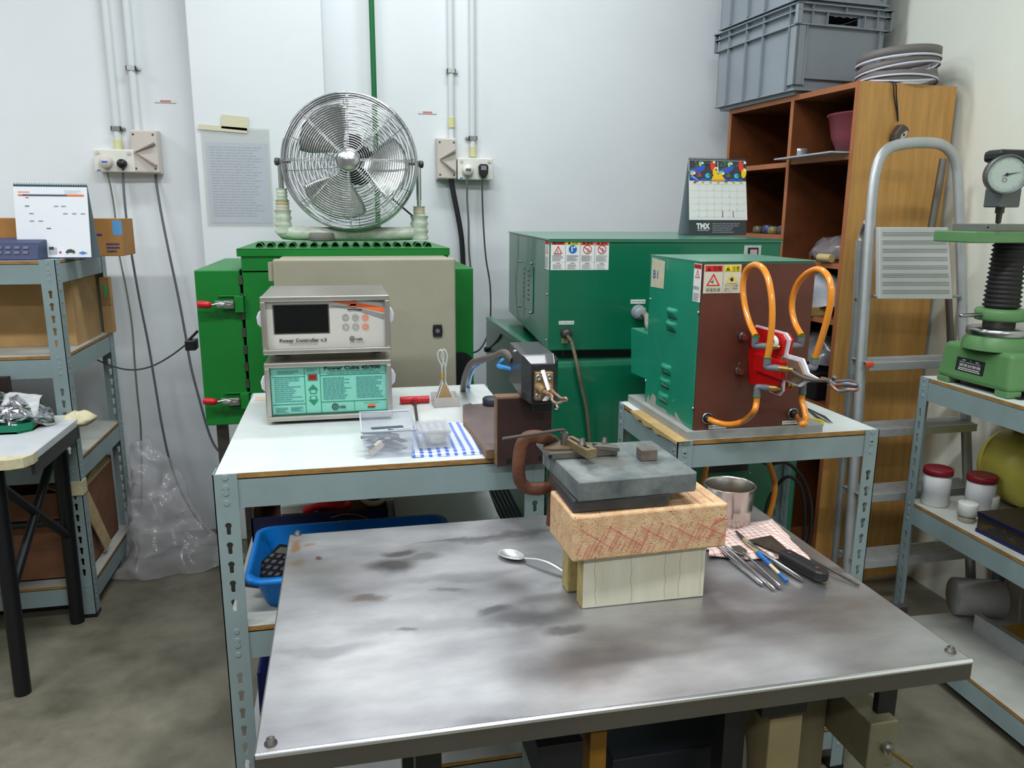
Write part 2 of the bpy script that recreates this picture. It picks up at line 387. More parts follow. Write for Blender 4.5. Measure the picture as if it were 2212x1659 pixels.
# ================================================================= KILN (green furnace) with control cabinet
kiln_m = mat('kiln_green', (14, 118, 42), .38, var=.05, vs=5, bump=.02, bs=150)
YK = 2.32
kx0, kx1 = PY(418, 584, YK).x, PY(1022, 582, YK).x; kz0, kz1 = PY(444, 921, YK).z, PY(418, 584, YK).z
ux0, ux1, uz = PY(514, 537, YK).x, PY(968, 540, YK).x, PY(514, 537, YK).z
K = thing('kiln', 'large bright green sheet metal furnace with red handled latches under the chrome fan', 'furnace', ((kx0+kx1)/2, 2.62, 0))
MB().bx(ux0+.006, kx1, YK, 2.92, kz0, kz1).bx(ux0+.006, ux1, YK, 2.92, kz1-.01, uz-.016).build('body', kiln_m, K, bevel=.003)
MB().bx(kx0, ux0-.001, YK+.004, 2.93, kz0, kz1).build('side_door', kiln_m, K, bevel=.003)
for xx in (kx0+.02, kx1-.05):
    for yy in (YK+.05, 2.84): MB().bx(xx, xx+.03, yy, yy+.03, 0, kz0+.004).build('leg', dark_steel, K)
tp = MB().bx(ux0-.004, ux1+.004, YK-.006, 2.93, uz-.004, uz).bx(ux0-.004, ux1+.004, YK-.006, YK-.003, uz-.022, uz).build('top_cover', kiln_m, K, bevel=.0015)
for r_, yy in enumerate((YK+.10, YK+.17)):
    for i in range(17):
        x = ux0+.05+i*(ux1-ux0-.1)/16
        mb = MB()
        def f(u, v, x=x, yy=yy): a = pi*u; return (x-.010*cos(a), yy+.045*(v-.5), uz+.013*sin(a)*(1-max(0, v-.75)*4*.9))
        mb.grid(f, 8, 5, 0); mb.build('louvre', kiln_m, K)
sl = MB()
for i in range(17):
    x = ux0+.05+i*(ux1-ux0-.1)/16
    for yy in (YK+.10, YK+.17): sl.poly((0, 0, 0), X, Y_, [(x-.0085, yy-.0226), (x+.0085, yy-.0226), (x+.0085, yy-.019), (x-.0085, yy-.019)], 0, uz+.0006)
sl.build('louvre_slots', black_m, K, kind='stuff')
sm = MB()
for k in range(9): sm.bx(ux0-.004, ux0+.006, YK-.002, YK+.01, kz0+.01+k*.05, kz0+.035+k*.05)
sm.build('seam_strip', dark_steel, K, kind='stuff')
for (px, py) in ((425, 657), (438, 866)):   # latches
    a = PY(px, py, YK-.03); b = PY(px+32, py+2, YK-.03); c = PY(px+92, py, YK-.012)
    mb = MB().lathe([(0, 0), (.009, .002), (.0105, .012), (.010, .03), (.006, (b-a).length), (0, (b-a).length)], a, b-a, 16)
    lt = mb.build('latch', red_m, K, label='red latch handle')
    mb = MB().tube([b, b+(c-b)*.3+Vector((0, 0, .004)), b+(c-b)*.55], [.0035, .004, .006], 8)
    mb.box(b+(c-b)*.45+Vector((0, 0, .002)), (.05, .008, .014), R=Matrix.Rotation(.12, 3, 'Y')).box(b+(c-b)*.45+Vector((0, -.006, -.003)), (.04, .005, .008))
    mb.box(b+(c-b)*.62, (.028, .012, .022)).cyl(b+(c-b)*.5-Vector((0, .012, 0)), b+(c-b)*.5+Vector((0, .01, 0)), .004).cyl(b+(c-b)*.7-Vector((0, .012, 0)), b+(c-b)*.7+Vector((0, .01, 0)), .004)
    mb.build('latch_linkage', steel_m, lt, bevel=.001)
    MB().box(c+Vector((.0, .002, .0)), (.024, .02, .045)).box(c+Vector((-.02, .012, .022)), (.075, .004, .004)).box(c+Vector((-.01, .012, -.022)), (.055, .004, .004)).build('latch_bracket', kiln_m, lt, bevel=.001)
a = PY(414, 744, 2.42)
MB().box(a, (.03, .05, .03)).cyl(a+Vector((-.01, 0, .01)), a+Vector((.02, 0, .04)), .004).build('limit_switch', black_m, K, bevel=.003)
MB().bx(kx1-.01, kx1+.004, YK+.02, YK+.03, .8, .81).build('bracket', kiln_m, K)
# dark fan housing on the right side wing
mb = MB(); c = PY(1000, 790, YK-.02)
mb.cyl(c+Vector((-.005, 0, 0)), c+Vector((-.005, .02, 0)), .04, n=24).lathe([(.022, -.01), (.026, -.012), (.028, 0)], c+Vector((.004, 0, 0)), -Y_, 20).box(c+Vector((-.005, .008, -.07)), (.05, .02, .08)).build('motor_housing', black_m, K)
cab_m = mat('cabinet_beige', (158, 153, 134), .45, var=.03, vs=6, bump=.02, bs=200)
YC = 2.17
cx0, cx1, cz1 = PY(588, 560, YC).x, PY(984, 563, YC).x, PY(590, 560, YC).z
MB().bx(cx0+.012, cx1-.01, YC+.03, YK, .62, cz1+.0).build('control_cabinet', cab_m, K, bevel=.006)
dr = MB().bx(cx0, cx1, YC, YC+.027, .60, cz1).build('cabinet_door', cab_m, K, bevel=.006, seg=3)
a = PY(945, 714, YC)
mb = MB(); mb.prism([(-.012, .017), (.012, .017), (.014, 0), (.012, -.017), (-.012, -.017), (-.014, 0)], a-Y_*.006, X, Z, .006, 0)
lk = mb.build('quarter_turn_lock', black_m, dr, bevel=.001)
for q in (.75, 1.14): MB().cyl((cx0-.006, YC+.03, q), (cx0-.006, YC+.03, q+.05), .009, n=14).build('hinge', cab_m, dr)
MB().cyl(a-Y_*.007, a-Y_*.0045, .0062, n=16).bx(a.x-.001, a.x+.001, a.y-.0075, a.y-.006, a.z-.005, a.z+.005).build('lock_insert', steel_m, K)
# ================================================================= FAN
fy = 2.56
fc = PY(757, 352, fy); FR = 143/FPX*(fc-CAM).dot(_F)
face = Vector((-.10, -1, .06)).normalized(); fu = face.cross(Z).normalized()*-1; fv = face.cross(fu).normalized()
if fv.z < 0: fv = -fv
if fu.x < 0: fu = -fu
F = thing('pedestal_fan', 'round chrome wire cage fan with taped base on the green furnace', 'fan', (fc.x, fy, uz))
def fp(r, a, d): return fc+fu*(r*cos(a))+fv*(r*sin(a))+face*d
def ring(mb, r, d, t, n=64, k=5): mb.tube([fp(r, 2*pi*i/n, d) for i in range(n)], t, k, closed=True)
mb = MB(); ND = 25
def dome(r): return .035+.045*sqrt(max(0, 1-(r/FR)**2.2))
for i in range(ND):
    r = .036+(FR-.006-.036)*i/(ND-1); ring(mb, r, dome(r), .0013, 72)
for k in range(8):
    a = 2*pi*k/8+.0
    for da in (-.012, .012): mb.tube([fp(r, a+da*(.2/max(r, .05)), dome(r)-.002) for r in [.03+(FR-.03)*j/10 for j in range(11)]], .0016, 5)
mb.build('front_guard', chrome_m, F)
mb = MB()
for i in range(16):
    r = .05+(FR-.006-.05)*i/15; ring(mb, r, -.035-.05*sqrt(max(0, 1-(r/FR)**2)), .0016, 64)
for k in range(12): mb.tube([fp(r, 2*pi*k/12+.1, -.037-.05*sqrt(max(0, 1-(r/FR)**2))) for r in [.05+(FR-.05)*j/8 for j in range(9)]], .0016, 5)
mb.build('rear_guard', chrome_m, F)
mb = MB(); n = 72; pr = [(FR-.003, -.038), (FR+.0015, -.03), (FR+.003, 0), (FR+.0015, .03), (FR-.003, .038), (FR-.005, .037), (FR-.001, 0), (FR-.005, -.037), (FR-.003, -.038)]
vs = [fp(r, 2*pi*i/n, d) for r, d in pr for i in range(n)]
mb.add(vs, [(j*n+i, j*n+(i+1) % n, (j+1)*n+(i+1) % n, (j+1)*n+i) for j in range(len(pr)-1) for i in range(n)], 0, True)
mb.build('rim_band', chrome_m, F)
hb = MB().lathe([(0, .012), (.026, .010), (.034, .004), (.036, -.004), (.036, -.01)], fc+face*.078, face, 32).build('hub_badge', mat('hub_silver', (190, 190, 194), .25, .9), F)
O = fc+face*.092
MB().text('TAURUS', O, fu, fv, 0, -.006, .008, 0, .0002, w=.044, bold=.02, center=True).build('badge_lettering', print_g, hb)
bl_m = mat('fan_blade', (176, 180, 178), .25, .9)
for a0 in (radians(128), radians(248), radians(-8)):
    def f(u, v, a0=a0):
        r = .03+(FR*.86-.03)*v; sp_ = radians(62)*(.35+.65*sin(min(1, v*1.3)*pi/2)); rr = r*(1-.12*(2*u-1)**2*v)
        a = a0+sp_*(u-.5)*1.25; return fp(rr, a, .03-.05*(u-.5)*(.5+v)+0)
    MB().grid(f, 14, 14).build('blade', bl_m, F, solid=.0012)
MB().cyl(fc, fc+face*.04, .03, n=20).build('blade_hub', black_m, F)
mb = MB().lathe([(0, 0), (.05, .0), (.056, .01), (.056, .07), (.045, .095), (0, .1)], fc-face*.015+fu*.018+fv*.0, -face, 28)
mt = mb.build('motor', black_m, F)
mb = MB()
for k in range(7): mb.tube([fc-face*(.02+.011*k)+fu*.018+(fu*cos(q)+fv*sin(q))*.058 for q in [2*pi*i/28 for i in range(28)]], .002, 5, closed=True)
mb.build('motor_fins', black_m, mt)
mb = MB().box(fp(.045, radians(75), -.02), (.045, .05, .09)); mb.build('switch_box', black_m, F, bevel=.012)
# stand
zb = uz+.036; xl = PY(610, 440, fy).x; xr = PY(905, 440, fy).x; ztp = fc.z
pw_m = mat('pale_wrap', (196, 204, 188), .35, var=.1, vs=30, bump=.6, bs=60, col2=None)
MB().tube([(xl+.0, fy, zb+.06), (xl, fy, zb+.02), (xl+.03, fy, zb), (xr-.03, fy, zb), (xr, fy, zb+.02), (xr, fy, zb+.06)], .022, 12, sub=4).build('base_tube', pw_m, F)
for s, xx in ((-1, xl), (1, xr)):
    mb = MB().tube([(xx, fy, zb+.05), (xx, fy, ztp-.06), (xx, fy, ztp+.005)], .007, 10)
    mb.box((xx, fy, ztp-.05), (.016, .006, .12)) 
    mb.build('upright', chrome_m, F)
    mb = MB().lathe([(0, 0), (.011, .002), (.012, .012), (.009, .016), (0, .018)], (xx, fy, ztp), X*s, 16).cyl((xx, fy, ztp), (xx-s*.03, fy, ztp), .004)
    mb.build('pivot_knob', dark_steel, F)
random.seed(3)
def wrap(name, x, z0, z1, r, col):
    mb = MB(); n = 9; pr = []
    for i in range(n+1):
        t = i/n; pr.append((r*(1+.12*sin(i*2.3)), z0+(z1-z0)*t))
    mb.lathe(pr, (x, fy, 0), Z, 18); return mb.build(name, col, F)
wrap('tape_wrap', xl, zb+.07, ztp-.115, .020, mat('tan_tape', (188, 172, 128), .7, col2=(206, 202, 188), vs=22, thr=(.4, .55), stretch=(.2, .2, 3), bump=.4, bs=70))
wrap('plastic_wrap', xl, zb+.0, zb+.07, .024, pw_m)
wrap('plastic_wrap', xl, ztp-.115, ztp-.08, .016, pw_m)
wrap('plastic_wrap', xr, zb-.02, zb+.055, .027, pw_m)
wrap('tape_wrap', xr, zb+.055, zb+.085, .018, MATS['tan_tape'])
a = PY(695, 512, fy-.02)
MB().lathe([(0, 0), (.036, 0), (.04, .004), (.04, .022), (.036, .026), (0, .026)], (a.x, fy-.012, uz+.013), Z, 24).build('rubber_foot', mat('grey_rubber', (128, 124, 120), .7), F)
MB().tube([fp(FR*.8, radians(-40), -.04), PY(893, 468, fy+.03)], .003, 6).build('power_lead', cable_m, F)
# ================================================================= STACKED CONTROLLERS
YF = 1.735; sx0, sx1 = -.174, .0985
sst = mat('satin_steel', (186, 180, 172), .32, .85, var=.04, vs=14)
knob_w = mat('white_rubber', (222, 220, 230), .5)
def controller(name, label, z0, z1, cat='controller'):
    R = thing(name, label, cat, ((sx0+sx1)/2, YF+.14, z0)); t = .010; dp = .27
    mb = MB()
    mb.bx(sx0, sx1, YF, YF+dp, z1-.003, z1).bx(sx0, sx1, YF, YF+dp, z0, z0+.003).bx(sx0, sx0+.003, YF, YF+dp, z0, z1).bx(sx1-.003, sx1, YF, YF+dp, z0, z1).bx(sx0, sx1, YF+dp-.004, YF+dp, z0, z1)
    mb.build('case', sst, R, bevel=.003)
    mb = MB().bx(sx0-.001, sx1+.001, YF-.004, YF+.012, z1-t, z1+.001).bx(sx0-.001, sx1+.001, YF-.004, YF+.012, z0-.001, z0+t).bx(sx0-.001, sx0+t, YF-.004, YF+.012, z0+t, z1-t).bx(sx1-t, sx1+.001, YF-.004, YF+.012, z0+t, z1-t)
    mb.build('front_frame', sst, R, bevel=.002)
    for xx, s in ((sx0, -1), (sx1, 1)):
        MB().prism([(-.024, 0), (.024, 0), (.012, .012), (-.004, .014), (-.014, .010)], (xx, YF+.055, z1-.052), Z*-1, X*s, .02).build('side_grip', knob_w, R, bevel=.003)
    for xx in (sx0+.03, sx1-.03):
        for yy in (YF+.03, YF+.23): MB().cyl((xx, yy, z0-.008), (xx, yy, z0), .010, n=14).build('foot', black_m, R)
    return R
z1a = PY(568, 785, YF).z; z0a = HB+.0085
z0b = PY(572, 770, YF).z+.002; z1b = PY(565, 642, YF).z
C1 = controller('power_supply', 'lower steel cased unit with mint green text panel', z0a, z1a-.001)
C2 = controller('power_controller', 'upper steel cased unit with black display, orange stripe and round buttons', z0b+.002, z1b)
# upper panel
x0, x1, z0, z1 = sx0+.012, sx1-.012, z0b+.014, z1b-.012; Wd, Ht = x1-x0, z1-z0; yp = YF+.008
pn = MB().bx(x0-.002, x1+.002, yp, yp+.004, z0-.002, z1+.002).build('front_panel', mat('panel_grey', (196, 192, 184), .4), C2)
O = Vector((x0, yp, z0))
def P_(u, v): return (u*Wd, (1-v)*Ht)
mb = MB()
def q(u0, v0, u1, v1, m): mb.quad(O, X, Z, u0*Wd, (1-v1)*Ht, u1*Wd, (1-v0)*Ht, m, .0006)
def pl(pts, m, off=.0007): mb.poly(O, X, Z, [P_(*p) for p in pts], m, off)
q(.045, .055, .525, .70, 4); 
pl([(.535, .0), (.72, .10), (1, .26), (1, .16), (.80, .06), (.6, .0)][::-1], 2)
pl([(.54, .11), (.75, .20), (1, .42), (1, .30), (.76, .14), (.54, .10)][::-1], 1)
pl([(.82, 0), (1, .06), (1, 0)][::-1], 1)
for i, (u, c) in enumerate(((.664, 1), (.75, 1), (.836, 2))):
    for v in (.36, .565):
        mb.disc(O, X, Z, *P_(u, v), .0072, c, .0007, 24, .0058); mb.disc(O, X, Z, *P_(u, v), .0042, c, .0007, 20, .0034)
mb.text('P', O, X, Z, .664*Wd, (1-.36)*Ht-.002, .004, 0, .0008, center=True); mb.text('E', O, X, Z, .75*Wd, (1-.36)*Ht-.002, .004, 0, .0008, center=True)
for v in (.36, .565): mb.quad(O, X, Z, .836*Wd-.0026, (1-v)*Ht-.0009, .836*Wd+.0026, (1-v)*Ht+.0009, 2, .0008)
mb.text('Power Controller v.3', O, X, Z, .092*Wd, .13*Ht, .0072, 0, .0008, w=.40*Wd, bold=.025)
mb.lines(O, X, Z, .17*Wd, .085*Ht, .42*Wd, .105*Ht, 1, 1, .7)
mb.disc(O, X, Z, .715*Wd, .17*Ht, .0056, 0, .0007, 20, .0042); mb.disc(O, X, Z, .715*Wd, .17*Ht, .0028, 0, .0007, 16, .0016)
mb.text('ceia', O, X, Z, .745*Wd, .135*Ht, .0062, 0, .0008, w=.062*Wd, bold=.02)
mb.text('www.ceia.net', O, X, Z, .695*Wd, .075*Ht, .0026, 0, .0008, w=.125*Wd)
mb.disc(O, X, Z, *P_(.735, .075), .0065, 2, .0007); mb.quad(O, X, Z, .69*Wd, .895*Ht, .785*Wd, .935*Ht, 2, .0007)
mb.lines(O, X, Z, .685*Wd, .795*Ht, .81*Wd, .825*Ht, 1, 0, .8, ragged=0)
mb.build('printed_legend', [print_k, mat('print_mid_grey', (136, 134, 136), .5), print_o, print_g, mat('display_bezel', (92, 90, 88), .4)], pn)
sc_o = MB().bx(x0+.055*Wd, x0+.515*Wd, yp-.0015, yp+.001, z0+.315*Ht, z0+.93*Ht).build('display', mat('display_glass', (8, 8, 9), .15), pn, bevel=.0012)
# lower panel
x0, x1, z0, z1 = sx0+.013, sx1-.012, z0a+.013, z1a-.012; Wd, Ht = x1-x0, z1-z0
pn = MB().bx(x0-.002, x1+.002, yp, yp+.004, z0-.002, z1+.002).build('front_panel', mat('panel_mint', (126, 196, 178), .4), C1)
O = Vector((x0, yp, z0)); mb = MB(); gl = 1
for u0, v0, u1, v1 in ((0, .2, .285, .208), (.415, .19, 1, .2), (0, .785, .285, .795), (.415, .765, 1, .775), (.28, 0, .286, 1), (.415, 0, .421, 1), (.71, .77, .714, 1), (0, 0, 1, .006), (0, .992, 1, 1)): q(u0, v0, u1, v1+.006, gl)
mb.text('Power Cube 45/900', O, X, Z, .455*Wd, .915*Ht, .0078, 0, .0009, w=.50*Wd, bold=.03)
mb.lines(O, X, Z, .5*Wd, .87*Ht, .92*Wd, .895*Ht, 1, 3, .6); mb.lines(O, X, Z, .48*Wd, .82*Ht, .97*Wd, .845*Ht, 1, 3, .6)
mb.lines(O, X, Z, .44*Wd, .27*Ht, .70*Wd, .76*Ht, 13, 3, .5, seed=2); mb.lines(O, X, Z, .735*Wd, .28*Ht, .985*Wd, .76*Ht, 12, 3, .5, seed=3)
mb.lines(O, X, Z, .02*Wd, .25*Ht, .27*Wd, .78*Ht, 12, 3, .45, seed=4, ragged=.6); mb.lines(O, X, Z, .05*Wd, .85*Ht, .24*Wd, .93*Ht, 3, 3, .5)
mb.lines(O, X, Z, .02*Wd, .03*Ht, .13*Wd, .15*Ht, 4, 3, .5); mb.lines(O, X, Z, .15*Wd, .05*Ht, .26*Wd, .15*Ht, 4, 3, .5); mb.lines(O, X, Z, .30*Wd, .89*Ht, .40*Wd, .96*Ht, 3, 3, .5)
q(.31, .16, .395, .30, 1); q(.32, .175, .385, .285, 2)
cxx = .352
pl([(cxx-.045, .50), (cxx, .38), (cxx+.045, .50)][::-1], 1); q(cxx-.03, .49, cxx+.03, .58, 1); q(cxx-.02, .50, cxx+.02, .565, 5)
q(cxx-.03, .63, cxx+.03, .72, 1); q(cxx-.02, .64, cxx+.02, .705, 5); pl([(cxx-.045, .71), (cxx+.045, .71), (cxx, .83)][::-1], 1)
mb.disc(O, X, Z, .54*Wd, .12*Ht, .0075, 0, .0007, 20, .0055); mb.disc(O, X, Z, .54*Wd, .12*Ht, .0036, 0, .0007, 16, .002)
mb.text('ceia', O, X, Z, .575*Wd, .085*Ht, .0078, 0, .0008, w=.058*Wd, bold=.02)
mb.text('ELECTRONICS', O, X, Z, .80*Wd, .165*Ht, .0026, 0, .0008, w=.14*Wd); q(.835, .86, .90, .91, 4); q(.83, .905, .895, .93, 0)
mb.build('printed_legend', [print_k, mat('print_green', (22, 132, 92), .5), mat('led_red', (150, 12, 24), .3), mat('print_teal', (70, 140, 136), .6), print_o, mat('panel_mint', (126, 196, 178))], pn)
# ================================================================= BIG GREEN POWER CABINET + LOWER CABINET
en_m = mat('enamel_green', (8, 100, 70), .3, var=.05, vs=4, bump=.02, bs=120, coat=.3)
en2_m = mat('enamel_green_light', (24, 132, 104), .32, var=.05, vs=5, bump=.02, bs=120, coat=.3)
rzB = radians(-5); ub = Vector((cos(rzB), sin(rzB), 0)); nb = Vector((-sin(rzB), cos(rzB), 0))   # along front, into depth
B0 = PY(1188, 516, 2.0); B1_ = PY(1182, 758, 2.0)
def hitplane(px, py, P, n): d = _ray(px, py); return CAM+d*((P-CAM).dot(n)/d.dot(n))
Wb = (hitplane(1688, 520, B0, nb)-B0).dot(ub); Db = (hitplane(1100, 500, B0, ub)-B0).dot(nb)
Hb0, Hb1 = B1_.z, B0.z
Hb0 += 0; Bb = thing('power_cabinet', 'big glossy green cabinet with four part warning label, calendar on top', 'cabinet', (B0.x, B0.y, Hb0), rzB)
L_ = lambda p: TM[Bb.name].inverted() @ p
MB().bx(0, Wb, 0, Db, 0, Hb1-Hb0-.004).build('body', en_m, Bb, bevel=.003, local=True)
MB().bx(-.004, Wb+.004, -.004, Db+.004, Hb1-Hb0-.004, Hb1-Hb0).bx(-.004, Wb+.004, -.004, -.002, Hb1-Hb0-.008, Hb1-Hb0).build('top_cover', mat('enamel_top', (52, 120, 92), .3, coat=.3), Bb, bevel=.001, local=True)
for xx in (.05, Wb-.07):
    for yy in (.03, Db-.08): MB().bx(xx, xx+.04, yy, yy+.04, -.03, .004).build('foot', black_m, Bb, local=True)
def bp(px, py): p = L_(hitplane(px, py, B0, nb)); return p.x, p.z          # on the front, local
def bl(px, py): p = L_(hitplane(px, py, B0, ub)); return p.y, p.z          # on the left side, local
def warn(mb, O, U, V, x0, y0, x1, y1, hd, kind, txt, low=True):
    """one warning panel: header colour, signal word, pictogram, small print"""
    w_ = x1-x0; h = y1-y0; e = w_*.04
    mb.quad(O, U, V, x0+e, y1-h*.16, x1-e, y1-h*.02, hd)
    mb.poly(O, U, V, [(x0+w_*.14, y1-h*.145), (x0+w_*.36, y1-h*.145), (x0+w_*.25, y1-h*.035)], 0)
    mb.text(txt, O, U, V, x0+w_*.42, y1-h*.135, h*.085, 0, .0014, w=w_*.42)
    cx = (x0+x1)/2
    if kind in ('tri', 'triy'):
        c = 1 if kind == 'tri' else 2; k = w_*.30; yb, yt = y1-h*.46, y1-h*.19
        mb.poly(O, U, V, [(cx-k, yb), (cx+k, yb), (cx, yt)], c); mb.poly(O, U, V, [(cx-k*.68, yb+h*.025), (cx+k*.68, yb+h*.025), (cx, yt-h*.07)], 4)
        if kind == 'tri':
            mb.poly(O, U, V, [(cx-k*.32, yb+h*.075), (cx-k*.02, yb+h*.05), (cx-k*.02, yb+h*.10)], 0); mb.quad(O, U, V, cx-k*.02, yb+h*.03, cx+k*.06, yb+h*.15, 5)
            mb.quad(O, U, V, cx-k*.25, yb+h*.105, cx+k*.15, yb+h*.12, 5)
        else:
            mb.disc(O, U, V, cx, yb+h*.085, w_*.075, 0, n=16)
            for t in range(4): mb.quad(O, U, V, cx-w_*.065+t*w_*.036, yb+h*.09, cx-w_*.04+t*w_*.036, yb+h*.155, 0)
    elif kind == 'blue':
        mb.disc(O, U, V, cx, y1-h*.31, w_*.28, 3); mb.quad(O, U, V, cx-w_*.09, y1-h*.39, cx-w_*.01, y1-h*.27, 4); mb.disc(O, U, V, cx-w_*.05, y1-h*.245, w_*.05, 4, n=12); mb.disc(O, U, V, cx+w_*.12, y1-h*.24, w_*.07, 4, n=8)
    else:
        mb.disc(O, U, V, cx, y1-h*.31, w_*.30, 1, r0=w_*.255); mb.poly(O, U, V, [(cx-w_*.22, y1-h*.25), (cx-w_*.18, y1-h*.235), (cx+w_*.22, y1-h*.37), (cx+w_*.18, y1-h*.385)], 1)
        mb.quad(O, U, V, cx-w_*.0, y1-h*.40, cx+w_*.08, y1-h*.27, 5)
WMATS = [print_k, print_r, print_y, print_b, print_w, print_g, mat('print_red2', (226, 62, 40), .5)]
x0, z1 = bp(1190, 518); x1, z0 = bp(1314, 583)
O = Vector((0, 0, 0)); BUl, BVl = X, Z
st = MB().bx(x0, x1, -.001, 0, z0, z1).build('warning_label', print_w, Bb, local=True)
mb = MB(); w4 = (x1-x0)/4
for i, (hd, kd, tx) in enumerate(((1, 'tri', '危険'), (2, 'blue', '注意'), (6, 'no', '警告'), (6, 'no', '警告'))):
    a = x0+i*w4
    warn(mb, (0, -.001, 0), X, Z, a, z0, a+w4, z1, hd, kd, tx)
    mb.lines((0, -.001, 0), X, Z, a+w4*.1, z0+(z1-z0)*.30, a+w4*.9, z0+(z1-z0)*.50, 5, 5, .45, seed=i)
    mb.lines((0, -.001, 0), X, Z, a+w4*.15, z0+(z1-z0)*.03, a+w4*.85, z0+(z1-z0)*.20, 5, 5, .35, seed=i+9)
    mb.quad((0, -.001, 0), X, Z, a+w4*.35, z0+(z1-z0)*.22, a+w4*.65, z0+(z1-z0)*.24, 5)
    mb.quad((0, -.001, 0), X, Z, a, z0+(z1-z0)*.27, a+w4, z0+(z1-z0)*.274, 5)
    if i: mb.quad((0, -.001, 0), X, Z, a-.0004, z0, a+.0004, z1, 5)
mb.text('感電危険', (0, -.001, 0), X, Z, x0+w4*.2, z0+(z1-z0)*.505, .003, 0, .0014, w=w4*.5)
mb.build('label_print', WMATS, st, local=True)
# strip label on the left side
y0, zt = bl(1187, 518); y1, zb_ = bl(1178, 580)
st = MB().bx(-.001, 0, min(y0, y1), max(y0, y1), zb_, zt).build('warning_label', print_w, Bb, local=True)
mb = MB(); h = zt-zb_; W_ = abs(y1-y0); O = Vector((-.001, max(y0, y1), 0))
warn(mb, O, LU, LV, 0, zb_, W_, zt, 1, 'tri', '危険'); mb.lines(O, LU, LV, W_*.1, zb_+h*.05, W_*.9, zb_+h*.42, 9, 5, .4); mb.build('label_print', WMATS, st, local=True)
# cable glands, name strips, cables
for (px, py, lx0, ly0, lx1, ly1, txt, r) in ((1222, 718, 1207, 693, 1240, 701, 'CPU CONTROL CABLE', .0135), (1379, 674, 1362, 647, 1394, 656, 'OUTPUT POWER CABLE', .0175)):
    a = bp(px, py); l0 = bp(lx0, ly1); l1 = bp(lx1, ly0)
    st = MB().bx(l0[0], l1[0], -.001, 0, l0[1], l1[1]).build('name_strip', print_w, Bb, local=True)
    MB().text(txt, (0, -.001, 0), X, Z, l0[0]+.0015, l0[1]+(l1[1]-l0[1])*.3, (l1[1]-l0[1])*.42, 0, w=l1[0]-l0[0]-.003).build('strip_print', print_k, st, local=True)
    mb = MB().lathe([(r*1.15, 0), (r*1.15, .004), (r, .006), (r, .016), (r*.8, .024), (r*.5, .026), (0, .026)], (a[0], 0, a[1]), -Y_, 20)
    mb.cyl((a[0], -.008, a[1]), (a[0], -.018, a[1]), r*1.12, n=6); mb.build('cable_gland', dark_steel if r < .015 else mat('grey_gland', (150, 156, 164), .4), Bb, local=True)
mb = MB()
for (px, py) in ((1182, 636), (1180, 735)): a = bl(px, py); mb = MB().ball((-.0, a[0], a[1]), .0035, 10).build('screw', steel_m, Bb, local=True)
# inspection panel with slots on the left side
a = bl(1124, 564); b = bl(1152, 678)
pnl = MB().bx(-.0022, 0, min(a[0], b[0]), max(a[0], b[0]), b[1], a[1]).build('vent_panel', en_m, Bb, local=True, bevel=.0006)
mb = MB()
for cx_ in (.36, .70):
    for k in range(7):
        yc = max(a[0], b[0])-abs(a[0]-b[0])*cx_; zc = a[1]-(a[1]-b[1])*(.12+.105*k)
        mb.quad((-.0022, 0, 0), LU, LV, -yc-.014, zc-.004, -yc+.014, zc+.001, 0)
mb.build('vent_slots', black_m, pnl, local=True, kind='stuff')
for (px, py) in ((1125, 565), (1150, 569), (1123, 662), (1147, 676)): q_ = bl(px, py); MB().ball((-.0025, q_[0], q_[1]), .004, 10).build('screw', steel_m, Bb, local=True)
a = bp(1606, 554); b = bp(1644, 530)
sw = MB().bx(a[0], b[0], -.002, 0, a[1], b[1]).build('switch_plate', mat('plate_grey', (176, 180, 178), .4), Bb, local=True)
w_ = b[0]-a[0]; MB().bx(a[0]+w_*.22, b[0]-w_*.18, -.006, -.002, a[1]-.004, b[1]-.006).build('switch_frame', black_m, sw, local=True)
MB().bx(a[0]+w_*.32, b[0]-w_*.28, -.008, -.006, a[1]-.002, b[1]-.011).build('rocker', mat('rocker_pink', (178, 150, 158), .3), sw, local=True)
a = bp(1222, 722)
g0 = TM[Bb.name] @ Vector((a[0], -.02, a[1]))
hz = mat('worn_hose', (92, 84, 66), .7, var=.15, vs=40)
mb = MB(); mb.tube([g0, g0+Vector((.004, -.02, -.01)), PY(1236, 742, 1.95), PY(1247, 790, 1.908), PY(1257, 840, 1.906), PY(1266, 880, 1.906), PY(1272, 930, 1.906), PY(1276, 990, 1.906)], .0048, 8, sub=5).build('cable', hz).update_tag()
o = bpy.data.objects[-1] if False else None
def tagc(o, label, cat='cable', group=None):
    o['label'] = label; o['category'] = cat
    if group: o['group'] = group
cabs = [x for x in COL.objects if x.name == 'cable'][0]; tagc(cabs, 'worn brown control cable hanging down front of the big green cabinet')
q_ = bp(1222, 735); st = MB().bx(q_[0]-.012, q_[0]+.006, -.0012, 0, q_[1]-.008, q_[1]+.006).build('tape_patch', mat('clear_tape', (132, 140, 96), .5), Bb, local=True)
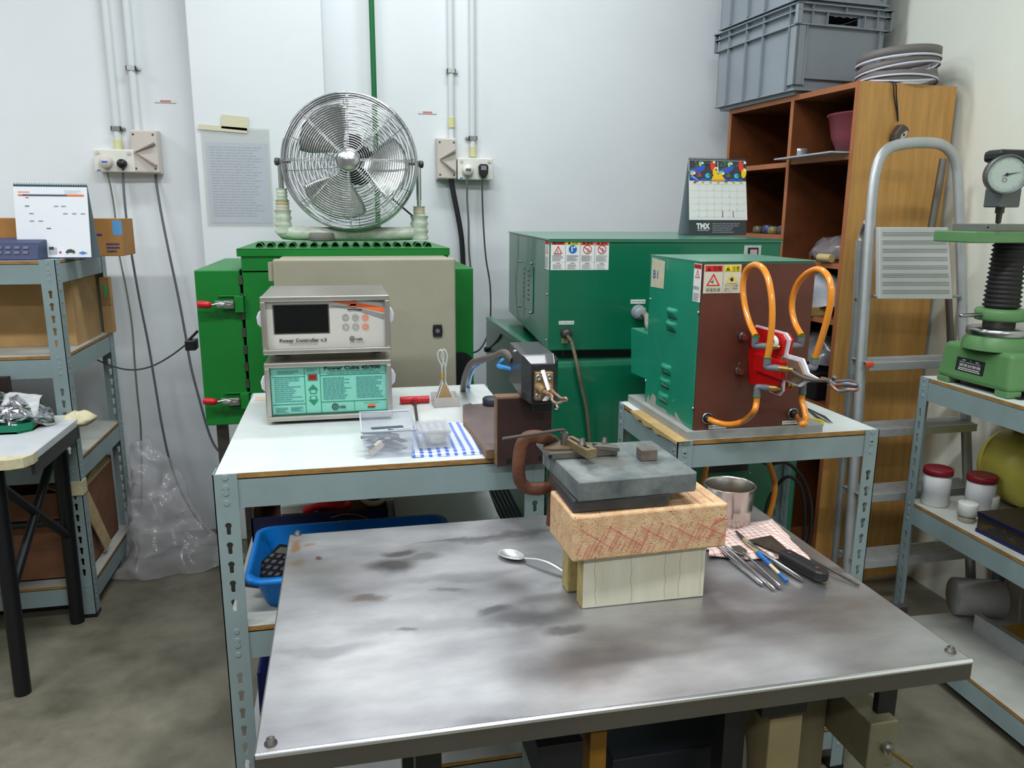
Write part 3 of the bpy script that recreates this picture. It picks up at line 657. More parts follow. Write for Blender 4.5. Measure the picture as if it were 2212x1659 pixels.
# lower cabinet
LYf = 1.925; lz = PY(1300, 778, LYf).z; lx0 = PZ(1053, 686, lz).x
Lc = thing('lower_cabinet', 'floor standing green cabinet underneath the big green cabinet', 'cabinet', (.85, 2.2, 0))
MB().bx(lx0, 1.27, LYf, 2.86, .05, lz-.01).build('body', en_m, Lc, bevel=.008, seg=3)
MB().bx(lx0, lx0+.022, LYf+.02, 2.86, lz-.012, lz).bx(lx0, 1.27, LYf+.005, LYf+.03, lz-.014, lz-.004).build('top_flange', MATS['enamel_top'], Lc, bevel=.001)
MB().bx(lx0+.03, 1.25, LYf+.03, 2.84, 0, .05).build('plinth', black_m, Lc)
a = PY(1201, 880, LYf); MB().ball(a, .008, 14, sc=(1, .7, 1)).build('knob', steel_m, Lc)
a = PY(1530, 1022, LYf); b = PY(1617, 985, LYf)
rc = MB().bx(a.x, b.x, LYf-.002, LYf, a.z, b.z).build('vent_recess', black_m, Lc, bevel=.004)
a = PY(1619, 1022, LYf); MB().ball(a, .004, 10).build('screw', steel_m, Lc)
p = PX(1054, 755, lx0); MB().box(p+Vector((-.006, .0, 0)), (.014, .02, .016)).tube([p+Vector((-.01, 0, .0)), p+Vector((.0, -.06, .02)), PX(1077, 731, lx0-.004), PX(1082, 722, lx0-.001)], .003, 6, sub=4).build('lead_clip', cable_m, Lc)
# ================================================================= BROWN FRONTED UNIT ON THE SMALL BENCH
bx0, bx1, by0, by1, bz0, bz1 = .705, .960, 1.458, 1.722, .8785, 1.2285
U1 = thing('induction_unit', 'turquoise green machine with brown front board, orange hoses and red work head', 'machine', ((bx0+bx1)/2, (by0+by1)/2, bz0))
MB().bx(bx0, bx1, by0, by1, bz0, bz1).build('body', en2_m, U1, bevel=.0015)
MB().bx(bx0-.001, bx1+.001, by0-.002, by1, bz1, bz1+.0015).build('top_cover', mat('enamel_top_pale', (110, 158, 138), .3, coat=.3), U1)
h0, h1, h2 = PX(1363, 708, bx0), PX(1363, 805, bx0), PX(1395, 819, bx0)
MB().prism([(-h0.y, h0.z), (-h1.y, h1.z), (-by1, h2.z), (-by1, h0.z)], (bx0, 0, 0), LU, LV, .22).build('rear_hood', en2_m, U1, bevel=.001)
brd = mat('brown_board', (88, 46, 34), .5, var=.12, vs=7, bump=.03, bs=90)
MB().bx(bx0+.002, bx1-.001, by0-.006, by0, bz0+.0, bz1-.004).build('front_board', brd, U1)
yf = by0-.006
def fpnt(px, py): p = PY(px, py, yf); return p.x, p.z
def lpnt(px, py): p = PX(px, py, bx0); return -p.y, p.z
# louvres
for (px, py) in ((1453, 676), (1451, 704), (1440, 797), (1437, 826), (1434, 858)):
    u, v = lpnt(px, py); w_ = .026; 
    def f(s_, t_, u=u, v=v): a = pi*min(1, s_*1.0); e = sin(pi*t_)**.4 if 0 < t_ < 1 else 0; return (bx0-.010*e*sin(pi*(s_**.6))*1.0, -(u-w_+2*w_*t_), v+.011-.022*s_)
    MB().grid(f, 10, 12).build('louvre', en2_m, U1)
    MB().quad((bx0, 0, 0), LU, LV, u-w_*.8, v-.013, u+w_*.85, v-.009, 0).build('louvre_gap', black_m, U1)
# paper with handwritten mark
a, b = lpnt(1409, 622), lpnt(1437, 558)
pp = mat('aged_paper', (190, 186, 160), .7, var=.05, vs=60)
st = MB().add([(bx0-.0008, -q0, q1) for q0, q1 in (lpnt(1406, 619), lpnt(1434, 624), lpnt(1438, 565), lpnt(1410, 556))], [(0, 1, 2, 3)]).build('paper_tag', pp, U1)
u0, v0 = lpnt(1412, 600); u1, v1 = lpnt(1431, 580)
mb = MB(); O = Vector((bx0-.0008, 0, 0)); hh = .019
mb.text('B', O, LU, LV, u0, v0, hh, 0, .0006, w=.014); mb.text('1', O, LU, LV, u0+.024, v0, hh, 0, .0006, w=.003)
mb.build('handwriting', mat('pen_blue', (52, 60, 140), .6), st)
# side label
q4 = [lpnt(1496, 649), lpnt(1513, 655), lpnt(1517, 572), lpnt(1501, 567)]
u0 = (q4[0][0]+q4[3][0])/2; u1 = (q4[1][0]+q4[2][0])/2; v0 = (q4[0][1]+q4[1][1])/2; v1 = (q4[2][1]+q4[3][1])/2
st = MB().quad((bx0, 0, 0), LU, LV, u0, v0, u1, v1, 0, .0006).build('warning_label', print_w, U1); mb = MB(); O = Vector((bx0-.0007, 0, 0))
warn(mb, O, LU, LV, u0, v0+(v1-v0)*.2, u1, v1, 1, 'tri', '危険'); mb.text('感電危険', O, LU, LV, u0+.003, v0+(v1-v0)*.33, .0055, 0, .0014, w=(u1-u0)*.75)
mb.lines(O, LU, LV, u0+.004, v0+(v1-v0)*.03, u1-.004, v0+(v1-v0)*.24, 8, 5, .5); mb.build('label_print', WMATS, st)
# front labels
a, b = fpnt(1518, 634), fpnt(1602, 571); wm = (b[0]-a[0])*.515
ivory = mat('label_ivory', (206, 202, 184), .55)
st = MB().quad((0, yf, 0), X, Z, a[0], a[1], b[0], b[1], 0, .0006).build('warning_label', ivory, U1); mb = MB(); O = Vector((0, yf-.0007, 0)); H_ = b[1]-a[1]
def warn2(u0, u1, hd, kind, tx):
    w_ = u1-u0
    mb.quad(O, X, Z, u0+w_*.05, b[1]-H_*.235, u1-w_*.05, b[1]-H_*.035, hd)
    mb.poly(O, X, Z, [(u0+w_*.13, b[1]-H_*.215), (u0+w_*.37, b[1]-H_*.215), (u0+w_*.25, b[1]-H_*.06)], 0)
    mb.quad(O, X, Z, u0+w_*.24, b[1]-H_*.165, u0+w_*.26, b[1]-H_*.10, hd); mb.quad(O, X, Z, u0+w_*.24, b[1]-H_*.195, u0+w_*.26, b[1]-H_*.18, hd)
    mb.text(tx, O, X, Z, u0+w_*.46, b[1]-H_*.20, H_*.125, 0, .0014, w=w_*.42)
    cx = (u0+u1)/2; k = w_*.36; yb, yt = b[1]-H_*(.735 if kind else .66), b[1]-H_*(.30 if kind else .28)
    if not kind: k = w_*.32
    mb.poly(O, X, Z, [(cx-k, yb), (cx+k, yb), (cx, yt)], 1 if kind else 2); mb.poly(O, X, Z, [(cx-k*.70, yb+H_*.035), (cx+k*.70, yb+H_*.035), (cx, yt-H_*.10)], 7)
    if kind:
        mb.quad(O, X, Z, cx-.0006, yb+H_*.06, cx+.0006, yb+H_*.28, 5); mb.poly(O, X, Z, [(cx-k*.5, yb+H_*.14), (cx-k*.05, yb+H_*.09), (cx-k*.05, yb+H_*.17)], 0)
        mb.poly(O, X, Z, [(cx-k*.4, yb+H_*.22), (cx+k*.1, yb+H_*.17), (cx+k*.1, yb+H_*.19), (cx-k*.4, yb+H_*.24)], 5)
    else:
        mb.disc(O, X, Z, cx, yb+H_*.12, w_*.085, 0, n=16)
        for t in range(4): mb.quad(O, X, Z, cx-w_*.075+t*w_*.04, yb+H_*.13, cx-w_*.047+t*w_*.04, yb+H_*.235-abs(t-1.5)*H_*.02, 0)
        mb.poly(O, X, Z, [(cx-w_*.06, yb+H_*.08), (cx-w_*.13, yb+H_*.17), (cx-w_*.11, yb+H_*.19), (cx-w_*.04, yb+H_*.12)], 0)
warn2(a[0], a[0]+wm, 1, 1, '危険'); warn2(a[0]+wm, b[0], 2, 0, '注意')
mb.text('感電危険', O, X, Z, a[0]+wm*.12, a[1]+H_*.075, H_*.095, 0, .0014, w=wm*.76)
mb.text('やけど注意', O, X, Z, a[0]+wm*1.08, a[1]+H_*.225, H_*.055, 0, .0014, w=wm*.72)
mb.text('通電中、通電後', O, X, Z, a[0]+wm*1.08, a[1]+H_*.135, H_*.04, 0, .0014, w=wm*.72); mb.text('触れるな！', O, X, Z, a[0]+wm*1.08, a[1]+H_*.06, H_*.04, 0, .0014, w=wm*.42)
mb.quad(O, X, Z, a[0]+wm-.0003, a[1], a[0]+wm+.0003, b[1], 5); mb.quad(O, X, Z, a[0]+.001, a[1]+H_*.20, a[0]+wm-.001, a[1]+H_*.204, 5); mb.quad(O, X, Z, a[0]+wm, a[1]+H_*.32, b[0]-.001, a[1]+H_*.324, 5)
mb.build('label_print', WMATS+[ivory], st)
for (x0_, y0_, x1_, y1_, tx) in ((1530, 927, 1569, 916, 'SUPPLY COOL NO WATER'), (1689, 917, 1732, 907, 'RETURN WATER IN/OUT')):
    a, b = fpnt(x0_-.0, y0_), fpnt(x1_, y1_)
    st = MB().quad((0, yf, 0), X, Z, a[0], a[1], b[0], b[1], 0, .0008).build('name_strip', print_w, U1)
    MB().text(tx, (0, yf, 0), X, Z, a[0]+.002, a[1]+(b[1]-a[1])*.3, (b[1]-a[1])*.42, 0, .0014, w=b[0]-a[0]-.004).build('strip_print', print_k, st)
for (px, py) in ((1405, 646), (1509, 675), (1395, 822), (1497, 882)): u, v = lpnt(px, py); MB().ball((bx0, -u, v), .0032, 10).build('screw', steel_m, U1)
# worn paint low on the left side
mb = MB(); random.seed(5)
primer = mat('grey_primer', (150, 152, 142), .6, var=.06, vs=30)
pts = [(1397, 872), (1398, 854), (1400, 860), (1402, 849), (1404, 866), (1406, 856), (1411, 850), (1416, 855), (1418, 862), (1417, 872), (1424, 878), (1434, 882), (1441, 888), (1442, 893), (1451, 897), (1459, 902), (1458, 889), (1463, 893), (1468, 903), (1474, 912), (1480, 919), (1488, 924), (1493, 929), (1480, 922), (1450, 904), (1420, 885)]
v_, f_ = _curve_mesh([lpnt(*p) for p in pts], []); mb.add([(bx0-.0006, -p[0], p[1]) for p in v_], f_)
mb.build('bare_patch', primer, U1)
MB().bx(.69, 1.008, 1.447, 1.795, HB, bz0).build('base_slab', mat('grey_slab', (150, 152, 150), .5, var=.05, vs=20), label='flat grey metal slab under the turquoise machine on small bench', cat='slab', bevel=.001)
# peeled edge liner along the small bench
mb = MB(); e0, e1 = PX(1362, 868, .663), PX(1462, 950, .663)
pts = [e0+(e1-e0)*t for t in [i/12 for i in range(13)]]
vs = []; 
for i, p in enumerate(pts):
    dz = -.004-.009*abs(sin(i*1.1))*(1 if 1 < i < 10 else .3)
    vs += [(.695, p.y, HB+.0012), (.664, p.y, HB+.0006), (.6635, p.y, HB+dz)]
mb.add(vs, [(i*3+j, i*3+j+1, i*3+4+j, i*3+3+j) for i in range(12) for j in (0, 1)])
mb.build('edge_liner', mat('amber_liner', (178, 150, 100), .4, var=.1, vs=30), label='peeling amber edge film along left side of the small bench', cat='edge film')
# bolts
cu_m = mat('copper_worn', (150, 92, 80), .35, .8); br_m = mat('brass', (150, 122, 72), .35, .8, var=.1, vs=50)
for (px, py) in ((1607, 727), (1599, 801)):
    a = PY(px, py, yf-.012)
    bo = MB().cyl(a+Y_*.012, a+Y_*.004, .0085, n=18).cyl(a+Y_*.006, a-Y_*.006, .0075, n=6).build('bolt', steel_m, U1, bevel=.0006)
    MB().cyl(a-Y_*.006, a-Y_*.008, .005, n=16).build('bolt_end', cu_m, bo)
MB().tube([PY(1596, 790, yf-.01), PY(1597, 784, yf-.014)], .002, 8).build('pin', br_m, U1)
# work head: insulating sheet between copper plates, standing out of the front board
xh = .825
def hp(px, py, x=xh): p = PX(px, py, x); return (-p.y, p.z)
teflon = mat('insulating_sheet', (226, 224, 232), .4); redp = mat('red_lacquer', (196, 14, 16), .35); bus = mat('bus_bar', (138, 112, 96), .38, .45, var=.12, vs=30)
out = [(1632, 702), (1697, 719), (1706, 734), (1699, 765), (1734, 775), (1746, 806), (1763, 816), (1775, 822), (1742, 826), (1728, 836), (1693, 822), (1691, 845), (1683, 855), (1642, 838), (1622, 828), (1620, 740)]
MB().prism([hp(*p) for p in out], (xh, 0, 0), LU, LV, .004).build('insulator', teflon, U1)
inner = [(1634, 706), (1692, 721), (1700, 735), (1694, 767), (1688, 766), (1686, 820), (1690, 822), (1686, 844), (1680, 850), (1644, 834), (1622, 828), (1620, 748), (1630, 710)]
for s_, off in ((-1, -.0005), (1, .0045)):
    MB().prism([hp(*p) for p in inner], (xh+off*1-(.004 if s_ < 0 else -.006), 0, 0), LU, LV, .004 if s_ < 0 else .004).build('contact_plate', redp, U1, bevel=.0004)
MB().prism([hp(*p) for p in ((1690, 770), (1729, 781), (1740, 808), (1766, 818), (1739, 819), (1725, 829), (1690, 815))], (xh-.0045, 0, 0), LU, LV, .004).build('bus_plate', bus, U1, bevel=.0004)
p0 = hp(1636, 762, xh-.01); p1 = hp(1690, 820, xh-.01)
MB().bx(xh-.016, xh-.0045, min(-p0[0], -p1[0]), max(-p0[0], -p1[0])+.002, p1[1], p0[1]).build('clamp_block', redp, U1, bevel=.001)
a = PX(1672, 735, xh-.012); MB().tube([a+Vector((-.0, .011, .006)), a+Vector((0, .011, -.006)), a+Vector((0, -.008, -.010)), a+Vector((0, -.008, .002))], .0045, 8, closed=True, sub=4).build('slot_ring', white_pl, U1)
p = [PX(1700, 795, xh-.012), PX(1742, 818, xh-.012), PX(1790, 822, xh-.006)]
MB().tube(p, [.0038, .0036, .0034], 8, sub=6).build('coil_lead', mat('tin_grey', (128, 120, 112), .35, .8), U1)
# elbow push fittings
fit_m = mat('fitting_grey', (104, 106, 114), .45); ring_m = mat('ring_green', (10, 130, 40), .4)
def elbow(px, py, x, up, away, brass=True, L=.018):
    """elbow whose open port looks up/down at pixel px,py; its other leg runs along y by away"""
    c = PX(px, py, x); e = MB(); t = Z*up
    k = c-t*L
    e.cyl(c, c-t*.012, .0072, .0068, 16).tube([c-t*.010, k, k+Vector(away)*.6], .0062, 12, sub=4).cyl(k+Vector(away)*.55, k+Vector(away), .0066, n=14)
    ob = e.build('elbow_fitting', fit_m, U1, bevel=.0004)
    MB().cyl(c, c+t*.0015, .0078, n=20).build('release_ring', ring_m, ob)
    if brass:
        b0 = k+Vector(away); b1 = k+Vector(away)*1.75
        MB().cyl(b0, b1, .0068, n=6).cyl(b1, b1+Vector(away)*.4, .0045, n=12).build('brass_nut', br_m, ob)
    return c+t*.0015
PA = elbow(1632, 727, xh-.045, 1, (.018, -.012, .0)); PB = elbow(1658, 773, xh-.045, 1, (.016, -.016, .0))
PC = elbow(1635, 856, xh-.04, -1, (.018, -.010, .0)); PD = elbow(1731, 726, xh+.05, 1, (-.018, .0, -.002))
PE = elbow(1761, 774, xh+.05, 1, (-.020, .0, .0)); PF = elbow(1733, 850, xh+.045, -1, (-.016, 0, 0))
hose = mat('orange_hose', (226, 138, 36), .22, spec=.7, coat=.3)
def hosep(pts, x, P0=None, P1=None):
    q = [PX(a, b, x) if isinstance(x, (int, float)) else PX(a, b, x[0]+(x[1]-x[0])*i/(len(pts)-1)) for i, (a, b) in enumerate(pts)]
    if P0 is not None: q = [P0]+q
    if P1 is not None: q = q+[P1]
    return q
HG = 'orange coolant hoses on the brown fronted machine'
for pts, x, a, b, lab in (
    ([(1620, 700), (1610, 665), (1605, 625), (1608, 595), (1618, 578), (1633, 572), (1648, 580), (1660, 605), (1667, 645), (1668, 690), (1664, 735)], xh-.045, PA, PB, 'looped orange'),
    ([(1718, 700), (1711, 670), (1713, 640), (1724, 612), (1742, 592), (1763, 582), (1780, 587), (1792, 606), (1796, 635), (1790, 675), (1778, 720)], xh+.05, PD, PE, 'r')):
    MB().tube(hosep(pts, x, a, b), .0062, 12, sub=5).build('coolant_hose', hose, U1)
g1 = PY(1527, 903, yf); g2 = PY(1712, 893, yf)
for g in (g1, g2):
    MB().lathe([(.0125, 0), (.0125, .003), (.010, .005), (.010, .002)], g, -Y_, 24).build('grommet', steel_m, U1)
    MB().lathe([(.009, .001), (.009, .007), (.007, .012), (0, .012)], g, -Y_, 20).build('port', black_m, U1)
MB().tube([PC, PC-Z*.012, PX(1628, 890, xh-.045), PY(1605, 910, yf-.035), PY(1575, 917, yf-.032), PY(1550, 913, yf-.026), g1-Y_*.010], .0062, 12, sub=6).build('coolant_hose', hose, U1)
MB().tube([PF, PF-Z*.012, PX(1738, 885, xh+.045), PX(1741, 908, xh+.04), PX(1733, 916, xh+.02), PY(1722, 903, yf-.02), g2-Y_*.010], .0062, 12, sub=6).build('coolant_hose', hose, U1)
# coil tip
tub = mat('coil_copper', (150, 108, 92), .35, .7, col2=(108, 124, 140), thr=(.45, .55), vs=60)
def cp(px, py, x): return PX(px, py, x)
MB().tube([cp(1772, 820, xh), cp(1785, 820, xh), cp(1798, 834, xh+.0), cp(1812, 845, xh+.004), cp(1832, 842, xh+.01), cp(1850, 842, xh+.02), cp(1851, 837, xh+.03), cp(1835, 833, xh+.035), cp(1815, 832, xh+.03), cp(1800, 836, xh+.02), cp(1788, 828, xh+.012)], .0032, 10, sub=6).build('work_coil', tub, U1)
MB().tube([cp(1775, 817, xh+.008), cp(1792, 822, xh+.006), cp(1806, 832, xh+.008), cp(1828, 829, xh+.014), cp(1851, 832, xh+.024), cp(1840, 824, xh+.034), cp(1815, 824, xh+.028), cp(1795, 828, xh+.018), cp(1803, 814, xh+.012)], .0032, 10, sub=6).build('work_coil', tub, U1)
# hose from the big cabinet into the hood
a = TM[Bb.name] @ Vector((bp(1379, 674)[0], -.024, bp(1379, 674)[1]))
tagc(MB().tube([a, a+Vector((.010, -.018, -.006)), PX(1400, 702, .735)+Vector((0, 0, 0)), Vector((.75, 1.80, h0.z-.012))], .0085, 12, sub=6).build('conduit_hose', mat('grey_hose', (140, 138, 128), .5)), 'short grey hose from big green cabinet into the turquoise machine', 'hose')
# ================================================================= DESK CALENDAR WITH PARROTS
zt = Hb1+.0005
c0 = PZ(1489, 508, zt); c1 = PZ(1612, 508, zt); c2 = PZ(1461, 508, zt)
def calendar(name, label, P0, P1, h, dback, board, group=None, lean=.035):
    """easel desk calendar: front foot line P0-P1, height h; returns root and front frame"""
    u = (P1-P0); W_ = u.length; u.normalize(); n_ = Vector((-u.y, u.x, 0))     # n_ points away from the viewer
    R = thing(name, label, 'calendar', (P0+P1)/2+n_*dback/2)
    top = P0+n_*lean+Z*h
    V = (top-P0).normalized(); L = (top-P0).length
    N = u.cross(V).normalized()
    MB().prism([(0, 0), (W_, 0), (W_, L), (0, L)], P0, u, V, .0015).build('front_board', board, R)
    b0 = P0+n_*dback
    V2 = (top-b0).normalized(); L2 = (top-b0).length
    MB().prism([(0, 0), (W_, 0), (W_, L2), (0, L2)], b0, u, V2, .0015).build('back_board', mat('board_grey', (150, 160, 170), .5), R)
    MB().prism([(0, 0), (W_, 0), (W_, (b0-P0).length-.002), (0, (b0-P0).length-.002)], P0+Z*.0012+n_*.001, u, n_, .001).build('base_board', board, R)
    mb = MB(); k = int(W_/.0068)
    for i in range(k):
        c = P0+u*(W_*(i+.5)/k)+V*(L-.001)+Z*.001
        mb.tube([c+(n_*cos(a_)+Z*sin(a_))*.0042 for a_ in [2*pi*j/9 for j in range(9)]], .0006, 4, closed=True)
    mb.build('wire_binding', print_k, R, kind='stuff')
    return R, P0-N*0+N*.0, u, V, W_, L
zc = PY(1489, 341, c0.y).z-zt
R, P0, u, V, W_, L = calendar('desk_calendar', 'desk calendar with macaw picture standing on the big green cabinet', c0, c1, zc, .085, mat('board_dark', (52, 58, 62), .5))
N = u.cross(V).normalized(); Pg = P0+N*.002
pg = MB().prism([(-.0, L*.20), (W_+.003, L*.20), (W_-.003, L*.985), (.0, L*.985)], Pg, u, V, .002).build('page', print_w, R)
Q = Pg+N*.0003
mb = MB(); random.seed(11)
cols = [mat('pic_%d' % i, c, .5) for i, c in enumerate([(88, 76, 150), (28, 96, 200), (60, 190, 220), (240, 200, 30), (230, 60, 40), (40, 140, 60), (110, 90, 80), (236, 236, 230), (20, 30, 40), (60, 60, 70), (246, 150, 40)])]
t0, t1 = L*.715, L*.98
mb.quad(Q, u, V, .001, t0, W_-.001, t1, 9, .0002)
def el(cx, cy, rx, ry, m, rot=0): mb.poly(Q, u, V, [(cx*W_+(rx*cos(a)*cos(rot)-ry*sin(a)*sin(rot))*W_, t0+(cy*(t1-t0))+(rx*cos(a)*sin(rot)+ry*sin(a)*cos(rot))*W_) for a in [2*pi*i/14 for i in range(14)]], m, .0003)
for i in range(26): el(.03+.94*random.random(), .72+.26*random.random(), .02, .012, random.choice((5, 6, 8, 5, 6)), random.random())
for dx in (0, .5):
    el(.13+dx*.98, .5, .15, .055, 0, .3); el(.20+dx, .62, .085, .035, 1, .4); el(.20+dx, .86, .035, .03, 2); el(.235+dx, .87, .018, .018, 7); el(.19+dx, .80, .02, .03, 3)
    el(.06+dx, .40, .05, .035, 2); el(.05+dx, .33, .03, .028, 3); el(.09+dx, .36, .018, .02, 7); el(.08+dx, .12, .10, .03, 1, -.5)
    el(.32+dx, .25, .045, .04, 2); el(.35+dx, .27, .025, .02, 5); el(.17+dx, .24, .05, .025, 6); el(.18+dx, .32, .018, .02, 4 if dx < .1 else 5)
    el(.38+dx, .05, .06, .02, 1); el(.25+dx, .05, .06, .02, 1)
el(.41, .68, .045, .09, 4, .2); el(.43, .92, .02, .02, 7); el(.90, .72, .045, .09, 4, .2); el(.97, .92, .025, .02, 7)
el(.45, .45, .045, .075, 3, -.2); el(.47, .62, .028, .02, 7); el(.465, .55, .012, .02, 8); el(.95, .4, .045, .08, 3, -.2); el(.97, .55, .02, .02, 7)
mb.poly(Q, u, V, [(W_*.38, t0), (W_*.62, t0), (W_*.60, t0+.3*(t1-t0)*.4), (W_*.56, t0+(t1-t0)*.32), (W_*.44, t0+(t1-t0)*.32), (W_*.40, t0+(t1-t0)*.2)], 3, .0004)
mb.quad(Q, u, V, W_*.38, t0, W_*.62, t0+(t1-t0)*.08, 10, .0005)
mb.poly(Q, u, V, [(W_*.485, t1-.004), (W_*.495, t1-.004), (W_*.51, t0+(t1-t0)*.36), (W_*.50, t0+(t1-t0)*.36)], 7, .0005)
mb.poly(Q, u, V, [(W_*.04, t0+(t1-t0)*.2), (W_*.045, t0+(t1-t0)*.23), (W_*.165, t0), (W_*.155, t0)], 7, .0005)
mb.build('macaw_picture', cols, pg, kind='stuff')
mb = MB()
d0, d1 = L*.235, L*.67
for i in range(7):
    cx = W_*(.10+.135*i); mb.quad(Q, u, V, cx-.005, L*.682, cx+.005, L*.703, 1 if i == 0 else 2, .0003)
    mb.text(('SUN', 'MON', 'TUE', 'WED', 'THU', 'FRI', 'SAT')[i], Q, u, V, cx-.0035, L*.687, .0026, 0, .0006, w=.007)
gx0, gx1 = W_*.035, W_*.97
for i in range(1, 7): x = gx0+(gx1-gx0)*i/7; mb.quad(Q, u, V, x-.00018, d0, x+.00018, d1, 3, .0003)
for j in range(0, 6): y = d0+(d1-d0)*j/5; mb.quad(Q, u, V, gx0, y-.00018, gx1, y+.00018, 3, .0003)
day = 1
for j in range(5):
    for i in range(7):
        if j == 0 and i < 2: continue
        if day > 31: break
        x = gx0+(gx1-gx0)*(i+.98)/7; y = d1-(d1-d0)*(j+.9)/5
        mb.text(str(day), Q, u, V, x-.004, y, .0024, 4 if i else 1, .0004, w=.0018*len(str(day))); day += 1
for fx in (.575, .76): mb.poly(Q, u, V, [(W_*fx, d0), (W_*fx+.002, d0), (W_*fx+.001, d0+(d1-d0)*.19), (W_*fx-.001, d0+(d1-d0)*.19)], 0, .0004)
mb.build('date_grid', [print_k, print_r, print_y, mat('grid_grey', (150, 152, 160), .6), print_g], pg, kind='stuff')
mb = MB(); Q2 = P0+N*.0003
mb.text('TMX', Q2, u, V, W_*.12, L*.085, L*.07, 0, w=W_*.24, bold=.05); mb.quad(Q2, u, V, W_*.14, L*.055, W_*.34, L*.075, 1)
for i, ww in enumerate((.48, .47, .36, .34, .38)): mb.lines(Q2, u, V, W_*.40, L*(.142-.028*i), W_*(.40+ww), L*(.160-.028*i), 1, 1, .75, ragged=0, seed=i)
mb.build('board_lettering', [print_w, print_g], [c for c in R.children if c.name.startswith('front_board')][0])
# ================================================================= BOOKCASE AND WHAT IT HOLDS
KX, KY, KR = 1.628, 2.315, radians(4.3); KH = 1.74; KL, KD = .755, .385
K_ = thing('bookcase', 'tall orange brown wooden bookcase with open cubbies standing behind the ladder', 'bookcase', (KX, KY, 0), KR)
def kz(px, py): return PX(px, py, KX-.01).z
def ky(px, py, dx=0): d = _ray(px, py); n = Vector((cos(KR), sin(KR), 0)); P = Vector((KX, KY, 0))+n*dx; q = CAM+d*((P-CAM).dot(n)/d.dot(n)); q = TM[K_.name].inverted() @ q; return q.y, q.z
t = .018; yd = ky(1712, 228)[0]
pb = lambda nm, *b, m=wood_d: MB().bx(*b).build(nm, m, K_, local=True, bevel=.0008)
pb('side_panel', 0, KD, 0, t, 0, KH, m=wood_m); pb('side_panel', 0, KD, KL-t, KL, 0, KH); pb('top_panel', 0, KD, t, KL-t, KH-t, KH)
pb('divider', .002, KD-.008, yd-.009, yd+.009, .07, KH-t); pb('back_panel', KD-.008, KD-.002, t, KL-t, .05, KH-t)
zs_r = [ky(1800, 341)[1], ky(1770, 572)[1], ky(1772, 692)[1], ky(1772, 692)[1]-.30, .07]
zs_l = [ky(1675, 358)[1], ky(1680, 512)[1], ky(1772, 692)[1]-.02, ky(1772, 692)[1]-.30, .07]
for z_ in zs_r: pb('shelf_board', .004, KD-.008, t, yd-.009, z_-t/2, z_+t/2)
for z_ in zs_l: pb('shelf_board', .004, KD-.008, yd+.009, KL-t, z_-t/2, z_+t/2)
for b in ((0, .0, t, 0, KH), (0, yd-.009, yd+.009, .07, KH-t), (0, KL-t, KL, 0, KH)):
    MB().bx(-.0008, .0004, b[1] if b[1] else .0, b[2], b[3], b[4]).build('edge_band', wood_e, K_, local=True)
MB().bx(-.0008, .0004, t, KL-t, KH-t, KH).build('edge_band', wood_e, K_, local=True)
for z_ in zs_r: MB().bx(.0032, .0044, t, yd-.009, z_-t/2, z_+t/2).build('edge_band', wood_e, K_, local=True)
for z_ in zs_l: MB().bx(.0032, .0044, yd+.009, KL-t, z_-t/2, z_+t/2).build('edge_band', wood_e, K_, local=True)
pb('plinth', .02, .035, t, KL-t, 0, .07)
TK = TM[K_.name]
def kp(x, y, z): return TK @ Vector((x, y, z))
# basin
c = kp(.17, .14, zs_r[0]+t/2+.008)
B = MB().lathe([(.0, .004), (.095, .004), (.12, .06), (.132, .125), (.140, .130), (.138, .134), (.128, .130), (.09, .01), (0, .01)], c, Z, 36).build('basin', mat('maroon_plastic', (122, 50, 58), .45), label='maroon plastic basin in the top right cubby of the bookcase', cat='basin')
fl = MB().add([kp(*p) for p in ((-.07, .02, zs_r[0]+t/2+.004), (.3, .02, zs_r[0]+t/2+.004), (.3, .30, zs_r[0]+t/2+.002), (-.06, .34, zs_r[0]+t/2-.0))], [(0, 1, 2, 3)]).build('plastic_folder', film('clear_film_grey', (190, 196, 200), .75, .3), label='clear plastic folder lying under the maroon basin, sticking out of the cubby', cat='folder', solid=.005)
# tape rolls on left shelf
c = kp(.05, .355+.0, zs_l[0]+t/2)
MB().lathe([(.0, 0), (.036, 0), (.036, .022), (.014, .022), (0, .02)], c, Z, 28).build('glass_dish', mat('dish_grey', (120, 120, 132), .3), label='low dark dish on the upper left shelf of the bookcase', cat='dish')
MB().lathe([(.022, .0225), (.032, .0225), (.033, .024), (.033, .046), (.032, .048), (.022, .048), (.021, .044), (.021, .026), (.022, .0225)], c, Z, 28).build('tape_roll', mat('silver_tape', (196, 196, 204), .25, .6), label='silver tape roll resting on the dish in the bookcase', cat='tape')
# plastic bag with wooden dowels
def crumple(f, nu, nv, amp, seed, sc=14):
    off = Vector((seed*3.1, seed*1.7, 0))
    def g(u, v): p = Vector(f(u, v)); n_ = noise.noise_vector(p*sc+off)*amp+noise.noise_vector(p*sc*3+off)*amp*.45; return p+n_
    return g
bagm = mat('clear_bag', (208, 206, 214), .18, alpha=.34, spec=.9, bump=.5, bs=24)
bagd = mat('smoky_bag', (160, 152, 158), .2, alpha=.5, spec=.9, bump=.5, bs=24)
cb = kp(.15, .17, zs_r[1]+t/2)
def bagf(u, v): a = 2*pi*u; b = pi*v*.5+.02; r = sin(b); return (cb.x+.12*r*cos(a), cb.y+.14*r*sin(a), cb.z+.012+.085*cos(b))
MB().grid(crumple(bagf, 40, 20, .018, 2, 16), 40, 20).build('plastic_bag', bagd, label='smoky clear plastic bag in the cubby below the maroon basin', cat='bag')
w_l = mat('pale_dowel', (198, 176, 120), .5)
